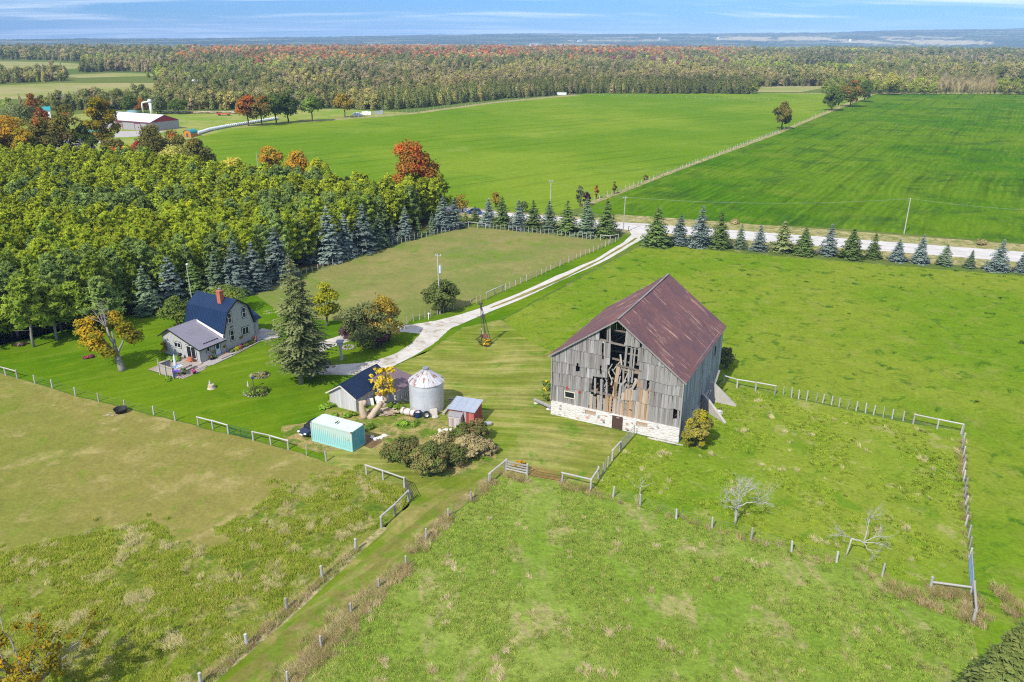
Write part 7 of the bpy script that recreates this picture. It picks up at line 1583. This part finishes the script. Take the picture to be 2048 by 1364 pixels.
# tube of wrapped bales
bt = thing('wrapped_bales', 'long white tube of wrapped hay bales curving along the field edge', 'bales', G(395, 270))
pp = [G(395, 270), G(420, 262), G(455, 255), G(500, 248), G(555, 239)]; o0 = pp[0]; mb = MB(); k = 0
for a, b in zip(pp[:-1], pp[1:]):
    m_ = int((b - a).length / 1.5)
    for i in range(m_):
        r = .85 + random.uniform(-.05, .05); p = a.lerp(b, i / m_) - o0; q = a.lerp(b, (i + .97) / m_) - o0; p.z = q.z = .8; mb.tube(p, q, r, r * .97, 12)
mb.build('plastic_wrap', M['whiteplastic'], bt, True)
def hut(name, lab, b, dims, rz, wallm, roofm, cat='building'):
    t = thing(name, lab, cat, G(*b), rz); L, W_, H = dims
    mb = MB(); mb.box((-L / 2, -W_ / 2, 0), (L / 2, W_ / 2, H)); 
    for x in (-L / 2 + .02, L / 2 - .12): mb.slab([(x, -W_ / 2, H), (x, W_ / 2, H), (x, 0, H + W_ * .28)], (.1, 0, 0))
    mb.build('wall', wallm, t)
    mb = MB(); e = .4
    for s in (-1, 1): mb.slab([(-L / 2 - e, s * (W_ / 2 + e), H - .1), (L / 2 + e, s * (W_ / 2 + e), H - .1), (L / 2 + e, 0, H + W_ * .3), (-L / 2 - e, 0, H + W_ * .3)], (0, 0, .15))
    mb.build('roof', roofm, t)
    mb = MB(); mb.box((-.8, -W_ / 2 - .05, 0), (.8, -W_ / 2 - .01, H * .75)); mb.build('door', M['dark'], t)
hut('farm_hut', 'small white hut with teal roof beside the orange tree', (90, 235), (7, 6, 4.2), .4, M['white'], M['teal'])
hut('farm_hut', 'teal-roofed shed half hidden by the tall green-gold maple', (186, 285), (8, 6, 3.6), .2, M['white'], M['teal'])
hut('machine_shed', 'low white shed in the clearing beyond the farmyard', (412, 174), (24, 10, 3.5), .1, M['white'], M['white'])
ts = thing('tower_silo', 'dark blue tower silo cut by the left photo edge', 'silo', G(-6, 300))
mb = MB(); hs = hgt((-6, 300), (-6, 190)); mb.lathe([(3.1, 0), (3.1, hs - 1.5), (2.6, hs - .5), (1.2, hs), (0, hs + .1)], 24); mb.build('shell', plain('dark_blue_enamel', (.008, .016, .09), .3), ts, True)
mb = MB()
for z in np.arange(2, hs - 1.5, 2.4): mb.lathe([(3.13, z), (3.16, z + .06), (3.13, z + .12)], 24)
mb.build('hoops', M['black'], ts)
tr_ = thing('red_trailer', 'low red wagon parked by the log pile in the neighbour yard', 'wagon', G(448, 231))
mb = MB(); mb.box((-4, -1.2, .8), (4, 1.2, 1.3)); mb.box((-4, -1.2, 1.3), (-3.8, 1.2, 2.2)); mb.build('bed', M['red'], tr_)
for x in (-2.8, 2.8):
    mb = MB(); mb.tube((x, -1.1, .45), (x, 1.1, .45), .45, None, 12); mb.build('wheel', M['rubber'], tr_)
mb = MB()
for k in range(60): x = random.uniform(-24, 24); mb.cv = random.random(); mb.tube((x, random.uniform(-2, 2), .4 + random.random() * .9), (x + random.uniform(3, 7), random.uniform(-2, 2), .4 + random.random() * .9), .3, .25, 6)
o = tag(mb.build('timber_pile', M['logwood']), 'long pile of sawn logs along the woodland edge of the neighbour yard', 'log pile'); o.location = G(388, 227)
cvr = thing('boat_tarp', 'grey-teal tarpaulin-covered hump behind the long barn', 'tarpaulin', G(265, 229)); mb = MB(); mb.blob((0, 0, 1.2), (4, 2, 1.6), 12, 8, .05); mb.build('cover', plain('grey_teal_tarp', (.13, .24, .27), .6), cvr, True)
for i, (x, lab) in enumerate(((716, 'white stacked blocks at the left of the far field gate'), (734, 'white stacked blocks beside the far field gate'), (758, 'grey machinery heap behind the far field fence'))):
    mb = MB()
    for k in range(3): mb.box((k * 1.9 - 3, -1, 0), (k * 1.9 - 1.2, 1, random.uniform(1.4, 2.4)))
    o = tag(mb.build('block_stack', M['whiteplastic'] if i < 2 else M['galv']), lab, 'blocks'); o.location = G(x, 231 - i * 1.5)
mb = MB(); mb.box((-4, -1, 0), (4, 1, 2.0)); mb.box((-4.1, -1.1, 1.75), (4.1, 1.1, 1.9)); o = tag(mb.build('white_wagon', M['whiteplastic']), 'white wagon box at the far hedge of the hay field', 'wagon'); o.location = G(1123, 190)

# ---------------------------------------------------------------- woods: instanced through one point cloud per wood
def stuff(name, label, pts, sc, rot, idx, col, protos, scz=None):
    n = len(pts); me = bpy.data.meshes.new(name); me.vertices.add(n); me.vertices.foreach_set('co', np.asarray(pts, np.float32).ravel())
    def at_(nm, ty, d):
        a = me.attributes.new(nm, ty, 'POINT'); a.data.foreach_set({'FLOAT_COLOR': 'color', 'FLOAT_VECTOR': 'vector'}.get(ty, 'value'), np.asarray(d).ravel())
    scz = sc if scz is None else scz
    at_('isc', 'FLOAT_VECTOR', np.stack([sc, sc, scz], -1).astype(np.float32)); at_('irot', 'FLOAT_VECTOR', np.asarray(rot, np.float32)); at_('iidx', 'INT', np.asarray(idx, np.int32))
    at_('tcol', 'FLOAT_COLOR', np.concatenate([np.asarray(col, np.float32), np.ones((n, 1), np.float32)], 1))
    o = link(name, me); tag(o, label, kind='stuff')
    pc = bpy.data.collections.new(name + '_kinds')
    for i, m_ in enumerate(protos): p = bpy.data.objects.new('%s_kind_%02d' % (name, i), m_); pc.objects.link(p)
    ng = bpy.data.node_groups.new(name, 'GeometryNodeTree'); ng.interface.new_socket('Geometry', in_out='INPUT', socket_type='NodeSocketGeometry'); ng.interface.new_socket('Geometry', in_out='OUTPUT', socket_type='NodeSocketGeometry')
    gi = ng.nodes.new('NodeGroupInput'); go = ng.nodes.new('NodeGroupOutput'); ip = ng.nodes.new('GeometryNodeInstanceOnPoints'); ci = ng.nodes.new('GeometryNodeCollectionInfo')
    ci.inputs['Collection'].default_value = pc; ci.inputs['Separate Children'].default_value = True; ci.inputs['Reset Children'].default_value = True
    def na(nm, ty):
        q = ng.nodes.new('GeometryNodeInputNamedAttribute'); q.data_type = ty; q.inputs['Name'].default_value = nm; return q.outputs['Attribute']
    ip.inputs['Pick Instance'].default_value = True; lk = ng.links.new
    lk(gi.outputs[0], ip.inputs['Points']); lk(ci.outputs[0], ip.inputs['Instance']); lk(na('iidx', 'INT'), ip.inputs['Instance Index'])
    er = ng.nodes.new('FunctionNodeEulerToRotation'); lk(na('irot', 'FLOAT_VECTOR'), er.inputs[0]); lk(er.outputs[0], ip.inputs['Rotation']); lk(na('isc', 'FLOAT_VECTOR'), ip.inputs['Scale']); lk(ip.outputs[0], go.inputs[0])
    md = o.modifiers.new('scatter', 'NODES'); md.node_group = ng; return o
def inst_mat(name, var=.5, tr=.25, flatn=False):
    m = NM(name); c = m.n('Attribute', dict(attribute_name='tcol', attribute_type='INSTANCER')).outputs['Color']; v = m.attr('v').outputs['Fac']
    c = m.scale(c, m.math('ADD', m.math('MULTIPLY', v, 2 * var), 1 - var))
    d = m.n('BsdfDiffuse', Color=c) if flatn else m.n('BsdfDiffuse', Color=c, Normal=crown_normal(m))
    if flatn: d.inputs['Normal'].default_value = (0, 0, 1); m.put(d.inputs['Normal'], m.n('CombineXYZ', Z=1.0).outputs[0])
    t = m.n('BsdfTranslucent', Color=c); mx = m.n('MixShader', Fac=tr, i1=d.outputs[0], i2=t.outputs[0]); m.t.links.new(mx.outputs[0], m.out.inputs[0]); return m.mat
WM = inst_mat('woodland_foliage')
def round_kind(seed, H, Rr, n, size, z0=1.0, nl=9):
    V, F, v = blob_crown(lobes_for(H, Rr, z0, nl, (.3, .5), 1, seed), n, size, shell=.25); return np_mesh('wood_kind', V, F, [WM], v)
def cone_kind(seed, H, Rr, n, size):
    rs = np.random.default_rng(seed); f = 1 - np.sqrt(rs.random(n)); a = rs.uniform(0, 6.283, n); r = Rr * (1 - f) ** .8 * rs.uniform(.7, 1.1, n); C = np.stack([r * np.cos(a), r * np.sin(a), .3 + (H - .3) * f], -1)
    Nn = unit(np.stack([np.cos(a), np.sin(a), np.full(n, .6)], -1) + rs.normal(size=(n, 3)) * .4); V, F = leaf_quads(C, size * (1.2 - .6 * f) * rs.uniform(.7, 1.3, n), Nn, 1.7); return np_mesh('wood_kind', V, F, [WM], rs.random(n))
def twig_kind(seed, H, Rr, n):
    rs = np.random.default_rng(seed); V = []; F = []
    for k in range(n):
        b = np.array([0, 0, H * rs.uniform(.1, .6)]); e = b + np.array([rs.normal() * Rr * .5, rs.normal() * Rr * .5, H * rs.uniform(.2, .4)]); s = np.array([.09, .05, 0]); i = len(V); V += [b - s, b + s, e]; F.append((i, i + 1, i + 2))
    i = len(V); V += [(-.22, 0, 0), (.22, 0, 0), (.0, 0, H)]; F.append((i, i + 1, i + 2)); return np_mesh('wood_kind', np.array(V), np.array(F), [WM], rs.random(len(F)))
WK = [round_kind(i, 11, 4.4, 760, .58) for i in range(3)] + [cone_kind(20 + i, 10.5, 2.5, 560, .55) for i in range(3)] + [round_kind(40 + i, 8.5, 3.0, 520, .52) for i in range(2)] + [twig_kind(60, 11, 3.0, 70), twig_kind(61, 9, 3.4, 80)]
# far pines of the plantation
n = len(FAR_PINES); cols = np.array([(.185, .22, .016), (.14, .185, .02), (.11, .155, .04)]); kk = np.array([pine_kind(x, y) for x, y in FAR_PINES])
WP = [pine_mesh(9.5, 3.2, WM, 300 + i, 56, 26, .34) for i in range(3)]
s_ = rng.uniform(.85, 1.15, n); stuff('pine_plantation', 'rear rows of the dense pine plantation below the orange maples', np.c_[FAR_PINES, np.zeros(n)], s_, np.c_[np.zeros((n, 2)), rng.uniform(0, 6.28, n)], rng.integers(0, 3, n), 1.75 * cols[kk] * rng.uniform(.8, 1.25, (n, 1)), WP)
# the great woods beyond the fields
rows = []; r = 360.0
while r < 3050:
    s = 4.1 * (r / 600) ** .93; a = np.arange(-.70, .70, s / r) ; a = a + rng.uniform(-.45, .45, len(a)) * s / r; rr_ = r + rng.uniform(-.5, .5, len(a)) * s
    rows.append(np.c_[rr_ * np.sin(a), rr_ * np.cos(a), np.full(len(a), s)]); r += s * .95
P = np.concatenate(rows); qx, qy = PX(P[:, 0], P[:, 1])
ok = (qx > -150) & (qx < 2200)
for p in [ZP['cfield'], ZP['rfield'], ZP['fyard'], ZP['plant']]: ok &= ~inpoly(qx, qy, p)
dd_ = 10 * 1550 / np.hypot(P[:, 0], P[:, 1])
for p in CL:
    for f in (0, .35, .7, 1.0): ok &= ~inpoly(qx, qy - dd_ * f, p)
ok &= ~((qx < 240) & (qy > 224)); ok &= ~((qy > 186.5) & (qx > 1150)); ok &= ~((qx > 560) & (qx < 1190) & (qy > np.interp(qx, [560, 690, 830, 1000, 1180], [226, 226, 217, 198, 186])))
ok &= qy < np.interp(qx, [-200, 0, 420, 680, 1180, 2200], [232, 226, 222, 222, 400, 400])
ok &= qy > np.interp(qx, [-200, 300, 560, 1024, 1300, 1700, 2200], [106, 106, 101, 100, 99, 96, 98])
P = P[ok]; qx = qx[ok]; qy = qy[ok]; n = len(P)
hz = np.array([mnoise.noise(Vector((x * .012, y * .006, 2.2))) for x, y in P[:, :2]]); hz2 = np.array([mnoise.noise(Vector((x * .004, y * .002, 7.2))) for x, y in P[:, :2]])
u = rng.random(n)
pal = dict(olive=(.145, .14, .048), green=(.10, .118, .036), dark=(.078, .10, .026), gold=(.19, .175, .05), bright=(.15, .19, .025), tan=(.20, .165, .085), grey=(.27, .245, .22), red=(.25, .085, .036), orange=(.31, .15, .045), purple=(.12, .055, .055))
kind = np.where(u < .45, rng.integers(3, 6, n), np.where(u < .7, rng.integers(6, 8, n), rng.integers(0, 3, n)))
col = np.zeros((n, 3))
names = np.where(rng.random(n) < .5, 'olive', 'green').astype('<U8')
w2 = rng.random(n)
names = np.where((hz > .12) & (w2 < .6), 'gold', names); names = np.where((hz < -.22) & (w2 < .6), 'dark', names); names = np.where((hz2 < -.18) & (w2 > .55), 'tan', names); names = np.where((hz2 > .3) & (w2 > .6), 'bright', names); names = np.where((w2 > .90), 'tan', names)
grey = (w2 > .955) | ((hz2 > .25) & (w2 > .86)); names = np.where(grey, 'grey', names)
redb = np.exp(-((qy - np.interp(qx, [500, 700, 1024, 1350, 1700], [120, 116, 111, 110, 106])) / np.interp(qx, [400, 900, 1400, 1700], [14, 14, 9, 3])) ** 2) * np.interp(qx, [330, 540, 1360, 1500], [0, 1, 1, 0])
w3 = rng.random(n); rm = w3 < redb * np.clip(.8 + hz * 1.3 + hz2, .2, 1); names = np.where(rm, np.where(rng.random(n) < .45, 'red', np.where(rng.random(n) < .6, 'orange', 'tan')), names); kind = np.where(rm, rng.integers(0, 3, n), kind)
pb = np.exp(-((qy - np.interp(qx, [1000, 1300, 1420, 1720], [124, 133, 139, 136])) / 5.0) ** 2) * np.interp(qx, [1150, 1250, 1400, 1480], [0, .8, .8, .1]); pm = w3 > 1 - pb * .8; names = np.where(pm, 'purple', names)
lf = (qx < 340) & (qy < 122); names = np.where(lf & (w3 < .45), 'dark', np.where(lf & (w3 > .75), 'tan', names)); kind = np.where(lf, rng.integers(0, 3, n), kind)
rd = (qx > 1600) & (qy < 118) & (qy > 100); names = np.where(rd & (w3 < .6), 'dark', names); kind = np.where(rd, rng.integers(0, 3, n), kind)
fr = (qx > 1180) & (qx < 1500) & (qy > 176) | ((qx > 760) & (qx < 1180) & (qy > np.interp(qx, [760, 1180], [200, 172]))); names = np.where(fr & (w3 < .8), 'dark', names); kind = np.where(fr, rng.integers(3, 6, n), kind)
fr2 = (qx > 1500) & (qy > 172); names = np.where(fr2 & (w3 < .7), 'bright', names); kind = np.where(fr2, rng.integers(6, 8, n), kind)
fr3 = (qx > 1870) & (qx < 1990) & (qy > 170); names = np.where(fr3, 'tan', names); kind = np.where(fr3, 8, kind)
kind = np.where(names == 'grey', rng.integers(8, 10, n), kind)
for k, c in pal.items(): col[names == k] = c
col *= 2.0 * rng.uniform(.8, 1.22, (n, 1)) * rng.uniform(.95, 1.05, (n, 3)) * (1 + .35 * hz2 + .25 * hz)[:, None]; col = col * .8 + col.mean(0) * .2
sc = np.clip(P[:, 2] / 4.1, 1, 2.6) ** .5 * rng.uniform(.5, 1.12, n); sc = np.where(fr, sc * 1.05, sc); sc = np.where(qy < 118, sc * 1.1, sc)
stuff('woods', 'wide mixed autumn woodland beyond the fields', np.c_[P[:, :2], np.zeros(n)], sc, np.c_[np.zeros((n, 2)), rng.uniform(0, 6.28, n)], kind, col, WK, sc * rng.uniform(.85, 1.15, n))
# trees standing about in the clearings
for i, (x, y) in enumerate(((62, 130), (88, 128), (25, 175), (50, 133))): pass

# ---------------------------------------------------------------- grass: real blades where the camera is close
BM = inst_mat('grass_blades', .35, 0, True)
def tuft(seed, n, h, spread_, w_=.022, lean=.5):
    rs = np.random.default_rng(seed); V = []; F = []; n = int(n * 1.6); w_ *= .5
    for k in range(n):
        a = rs.uniform(0, 6.283); r = spread_ * math.sqrt(rs.random()); b = np.array([r * math.cos(a), r * math.sin(a), -.02]); d = rs.normal(2.4, .9); hh = h * rs.uniform(.6, 1.2); ln = lean * hh * rs.uniform(.4, 1.2); e = b + np.array([math.cos(d) * ln, math.sin(d) * ln, hh]); m_ = b + np.array([math.cos(d) * ln * .35, math.sin(d) * ln * .35, hh * .6]); s = np.array([-math.sin(d), math.cos(d), 0]) * w_ * rs.uniform(.7, 1.3); i = len(V); V += [b - s, b + s, m_ + s * .8, m_ - s * .8, e, e]; F += [(i, i + 1, i + 2, i + 3), (i + 3, i + 2, i + 4, i + 5)]
    return np_mesh('tuft', np.array(V), np.array(F), [BM], np.repeat(rs.random(n), 2))
TK = [tuft(i, 20, .20, .26, .024, .9) for i in range(4)] + [tuft(10 + i, 22, .42, .28, .018, 1.3) for i in range(3)] + [tuft(20 + i, 18, .11, .24, .03, .9) for i in range(3)]
def fill(poly, n, world=False):
    W_ = np.array([tuple((Vector(p) if world else G(*p))[:2]) for p in poly]); lo, hi = W_.min(0), W_.max(0); out = []
    while sum(map(len, out)) < n:
        q = rng.uniform(lo, hi, (n, 2)); out.append(q[inpoly(q[:, 0], q[:, 1], [tuple(p) for p in W_])])
        if len(out) > 60: break
    return np.concatenate(out)[:n]
def grass(name, label, pts, cols, wts, kinds, sc=(.7, 1.4)):
    n = len(pts); c = 1.55 * np.array(cols)[rng.choice(len(cols), n, p=np.array(wts) / sum(wts))] * rng.uniform(.75, 1.25, (n, 1))
    stuff(name, label, np.c_[pts, np.full(n, .03)], rng.uniform(*sc, n), np.c_[rng.normal(0, .1, (n, 2)), rng.normal(0, .6, n)], rng.choice(kinds, n), c, TK)
RP = [(-100, 1112), (0, 1108), (120, 1078), (230, 1058), (300, 1042), (340, 1075), (420, 1100), (470, 1085), (440, 1060), (520, 1010), (560, 985), (620, 950), (700, 945), (742, 960), (806, 982), (812, 1008), (760, 1050), (690, 1095), (628, 1160), (560, 1222), (480, 1292), (385, 1380), (-100, 1400)]
def clump(pts, sc, t, flip=False):
    v = np.array([mnoise.noise(Vector((x * sc, y * sc, 5))) + .5 * mnoise.noise(Vector((x * sc * 3.1, y * sc * 3.1, 9))) for x, y in pts]); return pts[rng.random(len(pts)) < np.clip((v - t) / .5 + .25, 0, 1) ** 1.5]
p = np.concatenate([fill(RP, 24000), clump(fill([(-100, 1075), (0, 1070), (230, 1020), (340, 1035), (430, 1040), (560, 950), (720, 925), (800, 972), (745, 965), (620, 955), (520, 1015), (470, 1085), (300, 1045), (120, 1082), (-100, 1112)], 5000), .5, .35)]); grass('long_grass', 'long green pasture grass in the lower left', clump(p, .25, -.1), [(.14, .185, .014), (.175, .21, .022), (.115, .16, .012), (.21, .215, .035)], (3, 3, 1, 3), [0, 1, 2, 3])
grass('straw_grass', 'bleached straw-coloured grass in the lower left pasture', clump(p[:9000], .4, .25), [(.34, .29, .13), (.28, .26, .10)], (1, 1), [4, 5, 6], (.5, 1.0))
FPp = [(985, 966), (1012, 952), (1060, 960), (1181, 985), (1350, 1042), (1500, 1083), (1765, 1157), (1860, 1184), (1940, 1195), (1944, 1240), (1950, 1400), (560, 1400), (640, 1310), (705, 1238), (760, 1186), (815, 1138), (856, 1086), (900, 1042)]
p = fill(FPp, 22000); grass('pasture_grass', 'green grass of the front pasture', clump(p, .2, -.25), [(.165, .235, .03), (.195, .245, .04), (.14, .21, .03), (.22, .24, .055)], (3, 3, 2, 1), [0, 7, 8, 9], (.6, 1.2))
grass('dry_tufts', 'dry straw tufts scattered over the front pasture', clump(p[:12000], .45, .5), [(.36, .29, .14), (.42, .34, .19)], (1, 1), [4, 5, 6], (.45, .95))
p = fill([(1275, 872), (1352, 900), (1446, 770), (1550, 793), (1825, 853), (1918, 870), (1936, 1180), (1860, 1172), (1765, 1146), (1500, 1073), (1350, 1032), (1190, 975)], 14000)
grass('paddock_tufts', 'green grass of the barn paddock', clump(p, .2, -.1), [(.16, .235, .014), (.195, .25, .026), (.14, .215, .014)], (3, 3, 1), [7, 8, 9, 0], (.6, 1.1))
grass('paddock_straw', 'pale straw tufts in the barn paddock', clump(p[:9000], .35, .5), [(.42, .36, .18)], (1,), [4, 5, 6], (.5, 1.0))
L1 = []
for a, b, w_, k in (((573, 1372), (643, 1300), 1.2, 420), ((643, 1300), (705, 1232), 1.4, 420), ((705, 1232), (758, 1182), 1.1, 330), ((758, 1182), (812, 1136), 1.0, 300), ((830, 1105), (900, 1035), .9, 300), ((940, 1004), (985, 965), .6, 160), ((1012, 952), (1055, 962), .6, 120), ((1124, 972), (1181, 985), .6, 150), ((1860, 1185), (1942, 1195), .8, 260), ((1943, 1195), (1950, 1250), 1.0, 320), ((1925, 875), (1938, 1130), .5, 260), ((1780, 1175), (1880, 1215), 1.2, 240), ((2000, 1180), (2040, 1240), .8, 180), ((1181, 985), (1500, 1082), .6, 110), ((1500, 1082), (1765, 1157), .5, 60), ((495, 1296), (402, 1376), .35, 120), ((575, 1226), (495, 1296), .35, 120), ((646, 1162), (575, 1226), .3, 110), ((711, 1104), (646, 1162), .3, 110)):
    A, B = G(*a), G(*b); k = int(k * .36); f = rng.random(k)[:, None]; L1.append(np.array(A)[None, :2] * (1 - f) + np.array(B)[None, :2] * f + rng.normal(0, w_ * .5, (k, 2)))
grass('fence_line_grass', 'tall dry grass grown up along the fence lines', np.concatenate(L1), [(.27, .21, .095), (.22, .16, .07), (.17, .19, .04), (.32, .26, .13)], (2, 2, 2, 1), [4, 5, 6], (.6, 1.3))
p = fill([(1295, 486), (2048, 552), (2200, 565), (2200, 800), (1940, 880), (1550, 780), (1450, 750), (1340, 640), (1010, 640)], 26000); p = clump(p, .3, .62)
grass('clover_clumps', 'darker green clumps in the meadow behind the barn', p, [(.04, .115, .01), (.055, .13, .015)], (1, 1), [0, 1, 2], (.8, 1.7))

# ---------------------------------------------------------------- far farm buildings
for i, (px, py, d, w_, lab) in enumerate(((98, 96, 5200, 26, 'lone white building on the far left hillside'), (742, 92, 5200, 40, 'pale farm building beyond the red woods'), (1068, 91, 5200, 60, 'long white sheds beyond the middle of the woods'), (1160, 82, 7600, 50, 'white farm buildings on the far ridge, centre right'), (1440, 76, 7600, 70, 'far white barns on the pale strip of fields'), (1320, 77, 8000, 40, 'small white farm far off, right of centre'), (1700, 81, 5600, 36, 'far white farmhouse at the edge of the tan field'))):
    dv = G(px, py) ; k = d / math.hypot(dv.x, dv.y); c = Vector((dv.x * k, dv.y * k, CH - (CH) * k))
    t = thing('distant_farm', lab, 'building', c - Vector((0, 0, 6)), .2 * i)
    mb = MB(); mb.box((-w_ / 2, -6, 0), (w_ / 2, 6, 14)); mb.build('wall', M['white'], t); mb = MB(); mb.slab([(-w_ / 2 - 1, -7, 13.8), (w_ / 2 + 1, -7, 13.8), (w_ / 2 + 1, 0, 18), (-w_ / 2 - 1, 0, 18)], (0, 0, .5)); mb.slab([(-w_ / 2 - 1, 7, 13.8), (w_ / 2 + 1, 7, 13.8), (w_ / 2 + 1, 0.01, 18), (-w_ / 2 - 1, 0.01, 18)], (0, 0, .5)); mb.build('roof', M['galv'], t)

# ---------------------------------------------------------------- the air
HAZE = 8.5e-5
mb = MB(); mb.box((-14000, -900, -400), (14000, 15500, 215)); hz_ = mb.build('haze', [])
m = bpy.data.materials.new('blue_air'); m.use_nodes = True; m.node_tree.nodes.clear(); o_ = m.node_tree.nodes.new('ShaderNodeOutputMaterial'); pv = m.node_tree.nodes.new('ShaderNodeVolumePrincipled')
pv.inputs['Color'].default_value = (.41, .65, 1.0, 1); pv.inputs['Density'].default_value = HAZE; pv.inputs['Anisotropy'].default_value = -.35
m.cycles.volume_sampling = 'DISTANCE'; m.cycles.homogeneous_volume = True
m.node_tree.links.new(pv.outputs[0], o_.inputs['Volume']); hz_.data.materials.append(m); tag(hz_, kind='stuff')
